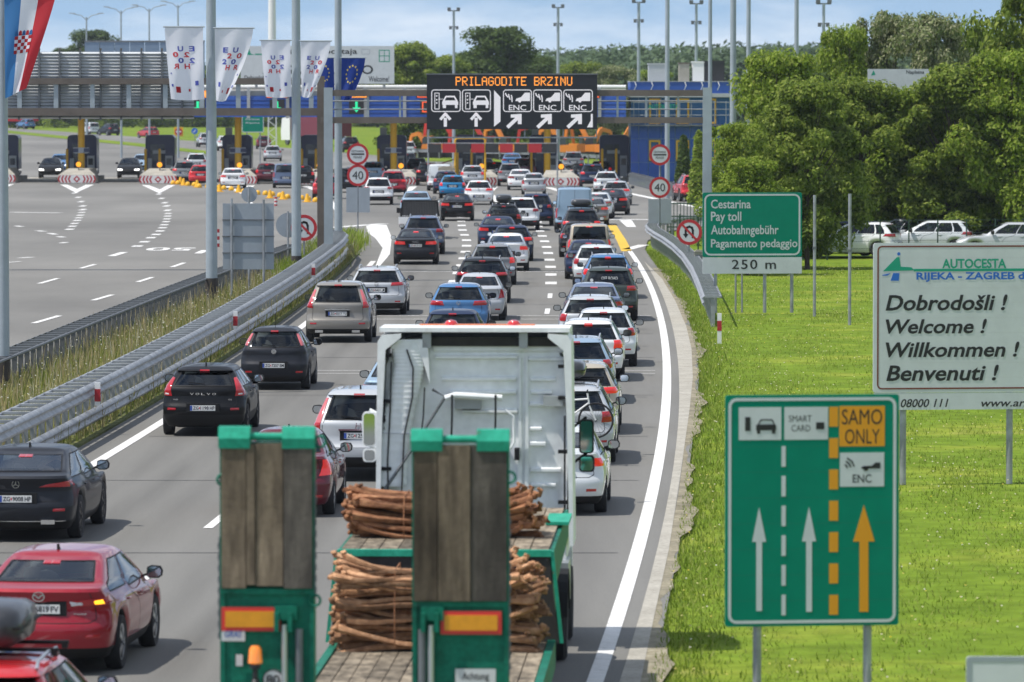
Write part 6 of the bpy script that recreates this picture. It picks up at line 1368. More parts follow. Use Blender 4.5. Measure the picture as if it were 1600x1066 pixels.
f = Flat(); f.poly([q(381,86),q(388,74),q(392,84),q(398,86)]); f.rect(q(398,0)[0],q(415,0)[0],q(0,86)[1],q(0,84)[1]); f.build('logo', M_STEAL, S)
for px in (400,460,540,600): x = q(px,0)[0]; MB().box(x-.1,x+.1,.2,.35,zt-.2,a[1]-.2).build('support', M_PANEL, S)
Yw = 440.; X0, _ = pz(195, 75, Yw); S = thing('roof_screen', 'blue-grey screen wall standing above the canopy at left', 'screen', (X0, Yw, 0)); q = uv((X0,0), Yw); a, b = q(132,66), q(320,84); m_ = mat('screen_blue_grey', (.16,.22,.30), .5, noise=.1, nscale=1)
for i in range(8): x0 = a[0]+(b[0]-a[0])*i/8; MB().box(x0+.02,x0+(b[0]-a[0])/8-.02,0,.2,5.9,a[1]).build('panel', m_, S)
MB().box(a[0],b[0],-.04,.24,a[1],a[1]+.12).build('coping', M_GALVD, S)
# ------------------------------------------------------------------ height restrictor bar
Yh = 392.; X0, _ = pz(770, 230, Yh); S = thing('height_bar', 'red and black height limit bar hung in front of the booths', 'height barrier', (X0, Yh, 0)); q = uv((X0,0), Yh)
for i in range(9): a = q(669+i*22.4,225); b = q(669+i*22.4+20.5,238.5); MB().box(a[0],b[0],-.03,.03,b[1],a[1]).build('bar_panel', M_SRED if i % 2 else mat('black_rubber', (.03,.03,.03), .7), S)
MB().cyl((q(668,0)[0],.06,q(0,224)[1]),(q(872,0)[0],.06,q(0,224)[1]),.03,n=8).build('cable_rail', M_GALV, S)
f0 = [q(711,270)[0], q(758,270)[0]]; zf = q(0,216)[1]; MB().tube([(f0[0],0.1,0),(f0[0],.1,zf-.15),(f0[0]+.15,.1,zf),(f0[1]-.15,.1,zf),(f0[1],.1,zf-.15),(f0[1],.1,0)], .07, 10).build('yellow_frame', M_YEL, S, smooth=True)
for px in (669,871): x = q(px,0)[0]; MB().cyl((x,.1,0),(x,.1,q(0,200)[1]),.06,n=10).build('post', M_GALV, S, smooth=True)
# ------------------------------------------------------------------ blue office building
Yo = 424.; X0, _ = pz(1055, 200, Yo); O = thing('office_building', 'blue panelled toll office with yellow window frames and roof units', 'building', (X0, Yo, 0)); q = uv((X0,0), Yo)
M_BPAN = mat('blue_panel', (.018,.085,.42), .25, coat=.4, noise=.12, nscale=.8); M_BGLASS = mat('blue_glass', (.04,.13,.30), .06, spec=.9); M_JOINT = mat('pale_blue_joint', (.22,.34,.52), .5)
xa1, xb1 = q(985,0)[0], q(1140,0)[0]; zt1 = q(0,152)[1]; core = MB().box(xa1+.05,xb1,.08,9,0,zt1); core.build('core', M_JOINT, O)
cols = [985,998,1013,1033,1055,1078,1100,1120,1140]; rows_ = [284,254,217,196,152]
for i in range(len(cols)-1):
    for j in range(len(rows_)-1):
        a, b = q(cols[i],rows_[j]), q(cols[i+1],rows_[j+1]); win = (j in (1,3) and i in (2,4,6))
        MB().box(a[0]+.025,b[0]-.025,0,.09,max(a[1],.02)+.025,b[1]-.025).build('glass_pane' if win or (j == 3) else 'wall_panel', M_BGLASS if win or (j == 3) else M_BPAN, O)
        if win:
            w_ = MB(); x0, x1, z0, z1 = a[0]+.06, b[0]-.06, max(a[1],.02)+.12, b[1]-.10
            for bx in ((x0,x1,z0,z0+.14),(x0,x1,z1-.14,z1),(x0,x0+.13,z0+.14,z1-.14),(x1-.13,x1,z0+.14,z1-.14)): w_.box(bx[0],bx[1],-.08,.0,bx[2],bx[3])
            w_.build('window_frame', M_YEL, O)
MB().box(xa1-.25,xb1+.1,-.35,9.2,zt1,q(0,146)[1]).build('roof_edge', M_PANEL, O)
MB().box(xa1,xb1,-.2,9,q(0,146)[1],q(0,128)[1]).build('parapet', M_FASCIA, O); MB().box(xa1-.05,xb1+.05,-.25,9.05,q(0,128)[1],q(0,127)[1]).build('coping', M_PANEL, O)
for i, px in enumerate(range(992,1140,26)): x = q(px,0)[0]; MB().tube([(x,-.3,q(0,128)[1]),(x+.1,-.42,q(0,134)[1]),(x-.05,-.3,q(0,141)[1])], .03, 5).build('cable', M_WHITE, O)
for (x0,x1,y0,m) in ((1014,1041,101,M_PANEL),(1062,1078,100,M_CONC),(1083,1101,98,M_WHITE),(1101,1133,97,M_BLACK)): a, b = q(x0,y0), q(x1,128); MB().box(a[0],b[0],1.5,3.5,b[1],a[1]).build('roof_unit', m, O); MB().box(a[0]-.05,b[0]+.05,1.45,3.55,a[1],a[1]+.10).build('unit_cap', m if m is not M_CONC else M_BROWN, O)
for py in (160,171,180): MB().cyl((q(985,0)[0],-.9,q(0,py)[1]),(q(1140,0)[0],-.9,q(0,py)[1]),.025,n=6).build('gallery_rail', M_GALV, O)
for px in range(990,1140,18): x = q(px,0)[0]; MB().cyl((x,-.9,q(0,196)[1]),(x,-.9,q(0,158)[1]),.025,n=6).build('gallery_post', M_GALV, O)
MB().box(q(985,0)[0],q(1140,0)[0],-1.0,.0,q(0,197)[1],q(0,195)[1]).build('gallery_floor', M_GALVD, O)
c, d = q(1012,163), q(1060,170); text(O, 'AUTOCESTA', c[0], d[0], d[1], c[1], M_STEAL, d=.95, bold=.02)
# conical shrub by the office
# ------------------------------------------------------------------ street furniture: masts with flags
def mast(px, base_y, top_y, w0, w1, label, cat='lamp post', dark=True, flood=False, group='tall grey masts', Yf=None):
    Yb = Yf or gp(px, base_y)[1]; X0, Z = pz(px, top_y, Yb); Z = max(Z, .5); r0, r1 = w0/2*Yb/F_PX, w1/2*Yb/F_PX
    P_ = thing('mast', label, cat, (X0, Yb, 0), 0, group); MB().cyl((0,0,0),(0,0,Z),r0,r1,n=12).build('shaft', M_POLE, P_, smooth=True)
    if dark: MB().cyl((0,0,-.05),(0,0,.95),r0*1.08,r0*1.05,n=12).build('base_sleeve', mat('dark_sleeve', (.05,.042,.038), .7), P_, smooth=True)
    if flood:
        hd = MB(); hd.box(-.55,.55,-.08,.08,Z-.05,Z+.05); [hd.box(x-.16,x+.16,-.25,.1,Z+.03,Z+.3) for x in (-.42,.42)]; hd.box(-.35,.35,-.08,.08,Z-1.5,Z-1.42); [hd.box(x-.13,x+.13,-.2,.1,Z-1.7,Z-1.4) for x in (-.3,.3)]; hd.build('floodlights', M_GALVD, P_)
    return P_
mast(2,620,-260,20,15,'grey mast cut by the left edge, with the striped flag'); mast(329,480,-300,19,13,'grey mast with two white flags, nearest whole one'); mast(462,440,-260,16,12,'grey mast with two white flags beside the no U-turn sign'); mast(528,400,-220,13,10,'thin grey mast with blue starry flags', dark=False)
for px, by, w_, lab in ((1043,310,8,'mast rising behind the right speed sign'),(1110,395,7,'thin mast close behind the right gantry leg'),(1146,360,11,'thick mast at the edge of the tree row'),(1170,345,8,'mast rising from the tree tops beside the thick one'),(1245,345,8,'mast rising above the middle of the trees')): mast(px, by, -160, w_, w_*.8, lab, dark=False)
for px, ty, w_, Yf, lab in ((709,17,5.5,520,'floodlight mast behind the message display'),(872,12,6,520,'floodlight mast right of the message display'),(998,4,6.5,480,'floodlight mast left of the office roof'),(1088,6,6,470,'floodlight mast above the office'),(1287,6,6.5,420,'floodlight mast above the tree tops')): mast(px, 0, ty, w_, w_*.7, lab, dark=False, flood=True, group='floodlight masts', Yf=Yf)
for i, (px, ty) in enumerate(((135,22),(189,12),(233,9),(278,3))):
    Yf = 560.; X0, Z = pz(px, ty, Yf); P_ = thing('street_lamp', 'double-armed street lamp against the sky, %s from the left' % ('first','second','third','fourth')[i], 'street lamp', (X0, Yf, 0), 0, 'double street lamps'); MB().cyl((0,0,0),(0,0,Z-.3),.12,.08).build('shaft', M_POLE, P_, smooth=True)
    for s_ in (-1,1): MB().tube([(0,0,Z-.6),(s_*.5,0,Z-.15),(s_*1.2,0,Z)], .045, 8).build('arm', M_POLE, P_, smooth=True); MB().prism([(s_*1.1,Z-.03),(s_*1.7,Z+.04),(s_*1.7,Z+.12),(s_*1.1,Z+.09)], -.14, .14).build('lamp_head', M_PANEL, P_)
# lattice radio tower
X0, Z = pz(425, -30, 620.); P_ = thing('radio_tower', 'white and lattice radio tower above the name board', 'tower', (X0, 620, 0)); MB().cyl((0,0,Z-8),(0,0,Z),.45,.4).build('antenna_drum', M_WHITE, P_, smooth=True); lt = MB(); hz = Z-8
for s1, s2 in ((-1,-1),(1,-1),(1,1),(-1,1)): lt.bar((s1*.45,s2*.45,0),(s1*.35,s2*.35,hz),.08,.08)
for k in range(16): z0, z1 = hz*k/16, hz*(k+1)/16; s_ = 1 if k % 2 else -1; lt.bar((-.42*s_,-.4,z0),(.42*s_,-.4,z1),.05,.05); lt.bar((-.42*s_,.4,z0),(.42*s_,.4,z1),.05,.05)
lt.build('lattice', M_WHITE, P_); MB().cyl((-.9,-.4,Z-8),(-.9,-.1,Z-8),.35).build('dish', M_WHITE, P_)
# ------------------------------------------------------------------ flags: cloth hanging from a horizontal arm
M_FWHITE = mat('flag_white', (.86,.87,.93), .8); M_FBLUE = mat('flag_blue', (.012,.045,.27), .8); M_FRED = mat('flag_red', (.62,.04,.055), .8); M_FSKY = mat('flag_sky_blue', (.06,.22,.50), .8); M_FYEL = mat('flag_yellow', (.75,.6,.08), .8); M_FNAVY = mat('flag_navy_print', (.05,.07,.35), .8)
for m_ in (M_FWHITE, M_FBLUE, M_FRED, M_FSKY):        # thin cloth lets light through
    t_ = m_.node_tree; b_ = t_.nodes["Principled BSDF"]; tr = t_.nodes.new("ShaderNodeBsdfTranslucent"); tr.inputs[0].default_value = b_.inputs['Base Color'].default_value; ms = t_.nodes.new("ShaderNodeMixShader"); ms.inputs[0].default_value = .5
    t_.links.new(b_.outputs[0], ms.inputs[1]); t_.links.new(tr.outputs[0], ms.inputs[2]); t_.links.new(ms.outputs[0], t_.nodes["Material Output"].inputs[0])
def flag(label, px0, px1, py0, py1, Y, stripes, shape, seed, deco, mastside):
    """cloth in (s across 0..1, t down 0..1); shape(s, t) -> px, py"""
    X0, Z0 = pz(px0, py0, Y); F_ = thing('flag', label, 'flag', (X0, Y-.25, 0), 0, 'flags on the masts'); rg = random.Random(seed); ph = rg.uniform(0, 6)
    def cl(s, t, off=0.0):
        px, py = shape(s, t); x, z = pz(px, py, Y); return (x-X0, .07*math.sin(s*9+ph+t*3)*(.25+t)+.05*math.sin(t*7+ph)*t-off, z)
    for (s0, s1, m_) in stripes:
        mb = MB(); ns, nt = max(4, int((s1-s0)*18)), 26; vs = [cl(s0+(s1-s0)*i/ns, j/nt) for j in range(nt+1) for i in range(ns+1)]; n1 = ns+1
        mb.add(vs, [(j*n1+i, j*n1+i+1, (j+1)*n1+i+1, (j+1)*n1+i) for j in range(nt) for i in range(ns)]); mb.build('cloth', m_, F_, smooth=True, sharp=80)
    a = cl(0,0); b = cl(1,0); MB().cyl((a[0]-.05,0,a[2]+.02),(b[0]+.05,0,b[2]+.02),.025,n=8).build('arm', M_POLE, F_, smooth=True)
    def put(fl, name, m_): fl.mb.v = [cl(u, 1-v, .012-y*.6) for u, y, v in fl.mb.v]; fl.mb.build(name, m_, F_)
    def word(s_, u0, u1, v0, v1, m_, mirror=False): text(F_, s_, u0, u1, v0, v1, m_, mirror=mirror, d=.0, fn=lambda u, y, v: cl(u, 1-v, .014), bold=.03)
    deco(put, word); return F_
def banner(c0, c1, y0, b0, b1, yb):
    def f_(s, t):
        l = c0+(b0-c0)*t**1.2; r = c1+(b1-c1)*t**1.5; return l+(r-l)*s, y0+(yb-y0)*t*(1-.10*abs(s-.5)*2*0)+(2*math.sin(s*3.14)*t)
    return f_
def eu_deco(mir):
    def d_(put, word):
        U = (lambda a, b: (1-b, 1-a)) if mir else (lambda a, b: (a, b))
        for ch, u, v, m_ in (('E',.24,.67,M_FNAVY),('U',.54,.67,M_FNAVY),('2',.38,.59,M_FRED),('0',.68,.59,M_FRED),('2',.24,.51,M_FNAVY),('0',.54,.51,M_FNAVY),('H',.38,.43,M_FRED),('R',.68,.43,M_FRED)):
            a, b = U(u, u+.15); word(ch, a, b, v, v+.072, m_, mir)
        for (u, v, s_, m_) in ((.15,.20,.09,M_FNAVY),(.68,.10,.12,M_FRED),(.40,.12,.05,M_FRED),(.88,.18,.05,M_FNAVY),(.9,.35,.03,M_FNAVY)):
            a, b = U(u, u+s_*1.1); fl = Flat(); fl.rect(a, b, v, v+s_*.7); put(fl, 'print_square', m_)
    return d_
Ym = gp(329,480)[1]-.1
flag('white EU 2020 HR flag, mirrored, left of the nearest whole mast', 257,318,43,155,Ym,[(0,1,M_FWHITE)],banner(258,318,43,268,320,155),1,eu_deco(True),1)
flag('white EU 2020 HR flag right of the nearest whole mast', 336,396,45,157,Ym,[(0,1,M_FWHITE)],banner(336,396,45,338,354,157),2,eu_deco(False),-1)
Ym = gp(462,440)[1]-.1
flag('white EU 2020 HR flag, mirrored, left of the mast by the no U-turn sign', 407,454,64,151,Ym,[(0,1,M_FWHITE)],banner(408,454,64,416,456,151),3,eu_deco(True),1)
flag('white EU 2020 HR flag right of the mast by the no U-turn sign', 470,517,65,152,Ym,[(0,1,M_FWHITE)],banner(470,517,65,472,486,151),4,eu_deco(False),-1)
def stars(put, word):
    for k in range(12):
        a = 2*math.pi*k/12; fl = Flat(); cu, cv = .5+.26*math.cos(a), .62+.20*math.sin(a); fl.poly([(cu+(.050 if i%2==0 else .02)*math.cos(R(90+36*i)), cv+(.036 if i%2==0 else .015)*math.sin(R(90+36*i))) for i in range(10)]); put(fl, 'star', M_FYEL)
Ym = gp(528,400)[1]-.1
flag('blue flag with yellow stars left of the thin mast', 500,522,91,150,Ym,[(0,1,M_FBLUE)],banner(486,522,91,500,523,150),5,stars,1); flag('blue flag with yellow stars right of the thin mast', 534,570,91,155,Ym,[(0,1,M_FBLUE)],banner(534,571,91,533,548,156),6,stars,-1)
def chk(put, word):
    for i in range(5):
        for j in range(5):
            fl = Flat(); u, v = .26+i*.085, .42+j*.036; fl.rect(u, u+.085, v, v+.036); put(fl, 'shield_square', M_FRED if (i+j) % 2 == 0 else M_FWHITE)
    for i in range(5): fl = Flat(); fl.poly([(.26+i*.085,.605),(.345+i*.085,.605),(.335+i*.085,.645),(.305+i*.085,.66),(.27+i*.085,.645)]); put(fl, 'crown_shield', M_FSKY if i % 2 == 0 else M_FRED)
def cro(s, t): l = 8+2*t; r = 88-46*t**1.1; return l+(r-l)*s, 0-4+(158-16*s)*t
flag('striped blue white and red flag with chequered shield at the left edge', 8,88,-4,158,132,[(0,.333,M_FSKY),(.333,.667,M_FWHITE),(.667,1,M_FRED)],cro,7,chk,-1)
# ------------------------------------------------------------------ cones, far signs, trucks, machines
M_CONE = mat('yellow_cone', (.80,.42,.01), .5, noise=.1)
cone = thing('traffic_cone', 'x', 'traffic cone', (0,0,0), 0, 'yellow traffic cones on the plaza'); cone_parts = (MB().lathe([(.24,.0),(.24,.04),(.2,.05),(.15,.2),(.10,.42),(.07,.52),(.001,.53)], 14).mesh('cone_body', M_CONE, True, 40), MB().box(-.3,.3,-.3,.3,0,.04).mesh('cone_foot', M_CONE))
bpy.data.objects.remove(cone)
cpx = [(228,281),(241,283),(258,285),(282,288),(287,290),(300,290),(308,293),(343,300),(373,301),(422,310),(442,312),(480,316)]
for i, (px, py) in enumerate(cpx):
    X, Y = gp(px, py); c_ = thing('traffic_cone', 'yellow traffic cone on the plaza, %s from the left of twelve' % ('first','second','third','fourth','fifth','sixth','seventh','eighth','ninth','tenth','eleventh','last')[i], 'traffic cone', (X, Y, 0), 0, 'yellow traffic cones on the plaza'); link('cone_body', cone_parts[0], c_); link('cone_foot', cone_parts[1], c_)
buoy = MB().lathe([(.18,.0),(.20,.06),(.17,.2),(.10,.28),(.001,.30)], 12).mesh('divider_body', M_CONE, True, 40)
for i in range(24):
    t_ = i/23; px = 234+t_*262+random.uniform(-3,3); py = 283.5+t_*32+random.uniform(-1,1); X, Y = gp(px, py); d_ = link('lane_divider', buoy, None, (X, Y, 0)); tag(d_, 'low round orange divider in the cone row on the plaza', 'lane divider', 'low orange dividers between the cones')
for (px, py, h, lab) in ((431,322,14,'red and white striped marker post below the cones'),(340,386,28,'red and white striped marker behind the nearest flag mast')):
    X, Y = gp(px, py); P_ = thing('marker_post', lab, 'marker post', (X, Y, 0)); H_ = h*Y/F_PX
    for k in range(5): MB().cyl((0,0,H_*k/5),(0,0,H_*(k+1)/5-.002),.09,n=10).build('band', M_SRED if k % 2 == 0 else M_WHITE, P_)
X, Y = gp(281, 222); S = round_sign('round_sign', 'red no entry sign on a yellow board beyond the booths', 279, 206, 6, 226, 'back'); Z0 = pz(279,206,S.location.y)[1]; r_ = 6*S.location.y/F_PX
MB().box(-r_*1.2,r_*1.2,.04,.06,Z0-r_*1.2,Z0+r_*1.2).build('yellow_board', M_YEL, S); Flat().disc(0,Z0,r_).build('red_disc', M_SRED, S); Flat().rect(-r_*.7,r_*.7,Z0-r_*.16,Z0+r_*.16,0,.006).build('bar', M_WHITE, S)
for (px, py, rp, by, lab) in ((304,205,5,226,'blue round arrow sign beyond the booths'),(1078,283,9,312,'blue round sign by the red car on the side road')):
    S = round_sign('round_sign', lab, px, py, rp, by, 'back'); Z0 = pz(px,py,S.location.y)[1]; r_ = rp*S.location.y/F_PX; Flat().disc(0,Z0,r_).build('blue_disc', M_SBLUE, S); Flat().stroke([(-r_*.4,Z0-r_*.4),(r_*.3,Z0+r_*.3)], r_*.25, 0, .005).build('white_arrow', M_WHITE, S)
Yg = 520.; X0, _ = pz(396, 200, Yg); S = thing('road_sign', 'distant green direction sign behind the booths', 'sign', (X0, Yg, 0)); q = uv((X0,0), Yg); a, b = q(378,181), q(412,207); MB().box(a[0],b[0],0,.1,b[1],a[1]).build('panel', M_SGREEN, S); Flat().frame(a[0],b[0],b[1],a[1],.06,.1).build('border', M_SWHITE, S); post(S,-.6,-.1,b[1]+.2,.06,.16); post(S,.6,-.1,b[1]+.2,.06,.16)
for k, py in enumerate((185,191)): c, d = q(384,py), q(406,py+3); text(S, ('Karlovac','Rijeka')[k], c[0], d[0], d[1], c[1], M_SWHITE)
def lorry(label, px, py, col_box, rot, L=9.5, cabm=None):
    X, Y = gp(px, py); t_ = thing('lorry', label, 'truck', (X, Y, 0), rot, 'lorries beyond the toll'); MB().box(-1.25,1.25,0,L,1.1,3.9).build('box_body', col_box, t_); MB().prism([(L+.5,.6),(L+2.6,.6),(L+2.7,1.6),(L+2.4,3.2),(L+.5,3.4)], -1.2, 1.2, axis='x').build('cab', cabm or M_CAB, t_); MB().box(-1.0,1.0,L+2.55,L+2.62,1.9,2.9).build('windscreen', M_BOOTHG, t_); MB().box(-.5,.5,.2,L+2.3,.75,1.1).build('chassis', M_BLACK, t_)
    for s_ in (-1,1):
        for yy in (1.2,2.5,L+1.3): ty, rm = wheel_meshes(.48); wo = link('wheel', ty, t_, (s_*1.05, yy, .48), (0,0,0 if s_ > 0 else math.pi)); link('rim', rm, wo)
        MB().box(s_*1.0-.15,s_*1.0+.15,-.03,0,.8,.95).build('tail_lamp', M_RED, t_)
lorry('distant red box lorry on the far road', 56, 200, M_FRED, 1.3, 8); lorry('white lorry cab with a dark red trailer beyond the booths', 535, 228, mat('dark_red_trailer', (.16,.02,.04), .5), .55, 10, M_WHITE)
# excavators and cranes in the yard
M_OR = mat('machine_orange', (.70,.22,.02), .5, noise=.15); M_RM = mat('machine_red', (.60,.04,.025), .5, noise=.15)
def excavator(label, px, py, m, rot, boom):
    X, Y = gp(px, py); t_ = thing('excavator', label, 'excavator', (X, Y, 0), rot, 'machines in the yard behind the toll'); t_.scale = (.72,)*3
    for s_ in (-1,1): MB().prism(rrect(-1.9,1.9,.02,.85,.4), s_*1.2-.28, s_*1.2+.28, axis='x').build('track', M_TRIM, t_)
    MB().prism([(-1.7,.95),(1.3,.95),(1.4,1.3),(1.2,1.9),(-1.7,2.0)], -1.25, 1.25, axis='x').build('house', m, t_); MB().prism([(.0,1.3),(1.3,1.3),(1.25,2.6),(.9,2.95),(.0,2.95)], -1.2, -.25, axis='x').build('cab', M_BOOTHG, t_); MB().box(-1.22,-.23,-.05,.95,2.95,3.03).build('cab_roof', m, t_)
    p = [(0.3,1.3,1.7),(.3,1.3+boom*.45,1.7+boom*.75),(.3,1.3+boom*.95,1.7+boom*.62)]; bm = MB(); bm.bar(p[0],p[1],.45,.55); bm.bar(p[1],p[2],.42,.5); bm.build('boom', m, t_); MB().bar(p[2],(p[2][0],p[2][1]+.5,.9),.35,.4).build('stick', m, t_); MB().prism([(p[2][1]+.1,.9),(p[2][1]+.9,.95),(p[2][1]+.75,.25),(p[2][1]+.2,.1)], -.2, .8, axis='x').build('bucket', M_TRIM, t_); MB().cyl((.3,1.5,1.8),(.3,p[1][1]-.3,p[1][2]-.3),.09).build('hydraulic_ram', M_GALV, t_)
for i, (px, m, rot, bo) in enumerate(((678,M_OR,1.2,2.2),(775,M_RM,1.35,5.2),(800,M_OR,.9,3.6),(835,M_OR,-1.2,4.2),(866,M_RM,1.5,3.6),(890,M_OR,1.1,3.4),(912,M_OR,-1.0,3.0),(934,M_OR,1.0,4.0),(952,M_OR,-1.3,4.6),(728,M_RM,1.25,4.8))):
    excavator('%s excavator in the yard, %s from the left' % ('red' if m is M_RM else 'orange', ('leftmost','third','fourth','fifth','sixth','seventh','eighth','ninth','last','second')[i]), px, 247+(i % 3), m, rot, bo)
# yard conveyor by the office, billboard in the trees
Yn = 262.; X0, _ = pz(1400, 120, Yn); S = thing('billboard', 'pale billboard half hidden among the tree crowns', 'billboard', (X0, Yn, 0)); q = uv((X0,0), Yn); a, b = q(1356,108), q(1452,146); MB().box(a[0],b[0],0,.15,b[1],a[1]).build('panel', M_SWHITE, S); c, d = q(1416,110), q(1444,117); text(S, 'Naplatna', c[0], d[0], d[1], c[1], M_SINK); f = Flat(); f.poly([q(1361,118),q(1365,110),q(1368,117)]); f.build('logo', M_STEAL, S); post(S, a[0]+.4, 0, b[1]+.2, .1, .25); post(S, b[0]-.4, 0, b[1]+.2, .1, .25)
c, d = q(1378,148), q(1408,164); MB().box(c[0],d[0],.0,.15,d[1],c[1]).build('blue_panel', M_FASCIA, S)
# wire fence behind the grass: posts and top wires
FP = [gp(px, py) for px, py in ((1062,392),(1150,400),(1255,405),(1330,404),(1420,402),(1510,401),(1600,400),(1690,400))]
W_ = thing('fence', 'green wire fence along the parked cars', 'fence', (0,0,0)); M_FG = mat('fence_green', (.02,.06,.035), .5)
for (x0,y0),(x1,y1) in zip(FP, FP[1:]):
    n_ = max(2, int(math.hypot(x1-x0,y1-y0)/2.5))
    for k in range(n_): x, y = x0+(x1-x0)*k/n_, y0+(y1-y0)*k/n_; MB().cyl((x,y,-.1),(x,y,1.6),.03,n=8).build('post', M_FG, W_)
    for z in (.1,.4,.7,1.0,1.3,1.55): MB().cyl((x0,y0,z),(x1,y1,z),.008,n=5).build('wire', M_FG, W_)
X, Y = gp(1075, 375); GP = thing('mesh_fence', 'dark green mesh fence panel behind the curved guard rail', 'fence', (X, Y, 0), -.25)
for k in range(14): MB().cyl((-1+k*.16,0,0),(-1+k*.16,0,1.75),.02,n=6).build('bar', M_FG, GP)
for z in (.1,.6,1.1,1.7): MB().box(-1.02,1.12,-.02,.02,z-.03,z+.03).build('rail', M_FG, GP)
# ================================================================== vegetation
def leaf_cloud(n, cen, rad, size, rng, shell=.55, flat=.6, drop=None):
    "n small leaf quads scattered through ellipsoid clumps"
    cen, rad = np.array(cen), np.array(rad); k = rng.integers(0, len(cen), n); d = rng.normal(size=(n,3)); d /= np.linalg.norm(d, axis=1)[:,None]
    r = (shell+(1-shell)*rng.random(n))[:,None]; r = np.where(rng.random((n,1)) < .18, rng.random((n,1)), r); p = cen[k]+d*r*rad[k]
    nrm = d*np.array([1,1,1])+rng.normal(size=(n,3))*.65+np.array([0,0,flat]); nrm /= np.linalg.norm(nrm, axis=1)[:,None]
    a = np.cross(nrm, rng.normal(size=(n,3))); a /= np.linalg.norm(a, axis=1)[:,None]; b = np.cross(nrm, a); s = (size*(.6+.8*rng.random(n)))[:,None]
    V = np.empty((n,4,3)); V[:,0] = p-a*s; V[:,1] = p+b*s*.55; V[:,2] = p+a*s; V[:,3] = p-b*s*.55
    return V.reshape(-1,3)
def quads_mesh(name, V, m):
    n = len(V)//4; me = bpy.data.meshes.new(name); me.vertices.add(len(V)); me.vertices.foreach_set('co', V.astype(np.float32).ravel()); me.loops.add(n*4); me.loops.foreach_set('vertex_index', np.arange(n*4, dtype=np.int32)); me.polygons.add(n); me.polygons.foreach_set('loop_start', np.arange(0, n*4, 4, dtype=np.int32)); me.update(calc_edges=True); me.materials.append(m); return me
L_GREEN = leaf_mat('leaf_green', [(.075,.12,.015),(.145,.21,.026),(.225,.30,.043),(.35,.40,.09)], .47); L_BRIGHT = leaf_mat('leaf_bright', [(.11,.17,.016),(.20,.29,.028),(.29,.39,.048),(.42,.47,.11)], .5); L_DARK = leaf_mat('leaf_dark', [(.045,.075,.018),(.08,.125,.028),(.12,.17,.04)], .35); L_LIME = leaf_mat('leaf_lime_blossom', [(.10,.15,.04),(.15,.20,.06),(.26,.28,.13),(.42,.42,.26)], .3); L_FAR_HAZED = leaf_mat('leaf_far_hazed', [(.065,.105,.05),(.095,.145,.07),(.125,.18,.085)], .25)  # the far wood's leaves are paler and bluer: distance haze mixed into their colour
M_BARK = mat('bark', (.075,.055,.042), .9, noise=.4, nscale=6, bump=.5, bscale=14)
def tree_meshes(seed, H, Rc, leafm, n=26000, low=.12, size=.13, clumps=46, trunk=.22):
    rng = np.random.default_rng(seed); cen, rad = [], []
    limbs = []
    for k in range(11):
        u = (k+.5)/11; pr = math.sin(math.pi*min(u*.80+.17, 1))**.7; aa = k*2.4+rng.uniform(-.5,.5); rr = Rc*pr*rng.uniform(.42,.80); limbs.append((rr*math.cos(aa), rr*math.sin(aa), H*(low+.06+(.90-low)*u)))
    limbs.append((rng.uniform(-.3,.3), 0, H*.90))
    for i in range(clumps):
        l = limbs[i % len(limbs)]; sp = Rc*.24; s = Rc*(.13+.17*rng.random())
        c = [l[0]+rng.normal()*sp, l[1]+rng.normal()*sp, l[2]+rng.normal()*sp*.75]; c[2] = min(max(c[2], H*low*.5), H-s*.5); cen.append(tuple(c)); rad.append((s*1.15, s*1.15, s*(.65+.3*rng.random())))
    cr_ = quads_mesh('crown', leaf_cloud(n, cen, rad, size, rng), leafm)
    mb = MB(); mb.tube([(0,0,-.2),(.05,.02,H*.25),(-.08,.05,H*.5),(.03,0,H*.8)], [trunk, trunk*.8, trunk*.55, trunk*.2], 9)
    for i in range(0, min(clumps, 36)): c = cen[i]; z0 = max(c[2]*.55, H*.12); mb.tube([(0,0,z0),(c[0]*.5,c[1]*.5,(z0+c[2])*.52),(c[0]*.95,c[1]*.95,c[2])], [trunk*.35, trunk*.2, .02], 6)
    return cr_, mb.mesh('trunk', M_BARK, True)
def plant_tree(name, label, x, y, meshes, sc_=1.0, rot=0, group=None, cat='tree'):
    t_ = thing(name, label, cat, (x, y, 0), rot, group); t_.scale = (sc_,)*3 if not isinstance(sc_, tuple) else sc_; link('crown', meshes[0], t_); link('trunk', meshes[1], t_); return t_
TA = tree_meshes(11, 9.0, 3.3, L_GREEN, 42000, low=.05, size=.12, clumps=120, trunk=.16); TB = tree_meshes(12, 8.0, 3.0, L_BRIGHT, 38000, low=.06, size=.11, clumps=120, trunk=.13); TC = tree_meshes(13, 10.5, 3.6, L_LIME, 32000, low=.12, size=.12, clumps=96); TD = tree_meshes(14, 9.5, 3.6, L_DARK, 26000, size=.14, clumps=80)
RCS = {id(TA): (9.0,3.3), id(TB): (8.0,3.0), id(TC): (10.5,3.6), id(TD): (9.5,3.6)}
def top(px, py, Y): return pz(px, py, Y)
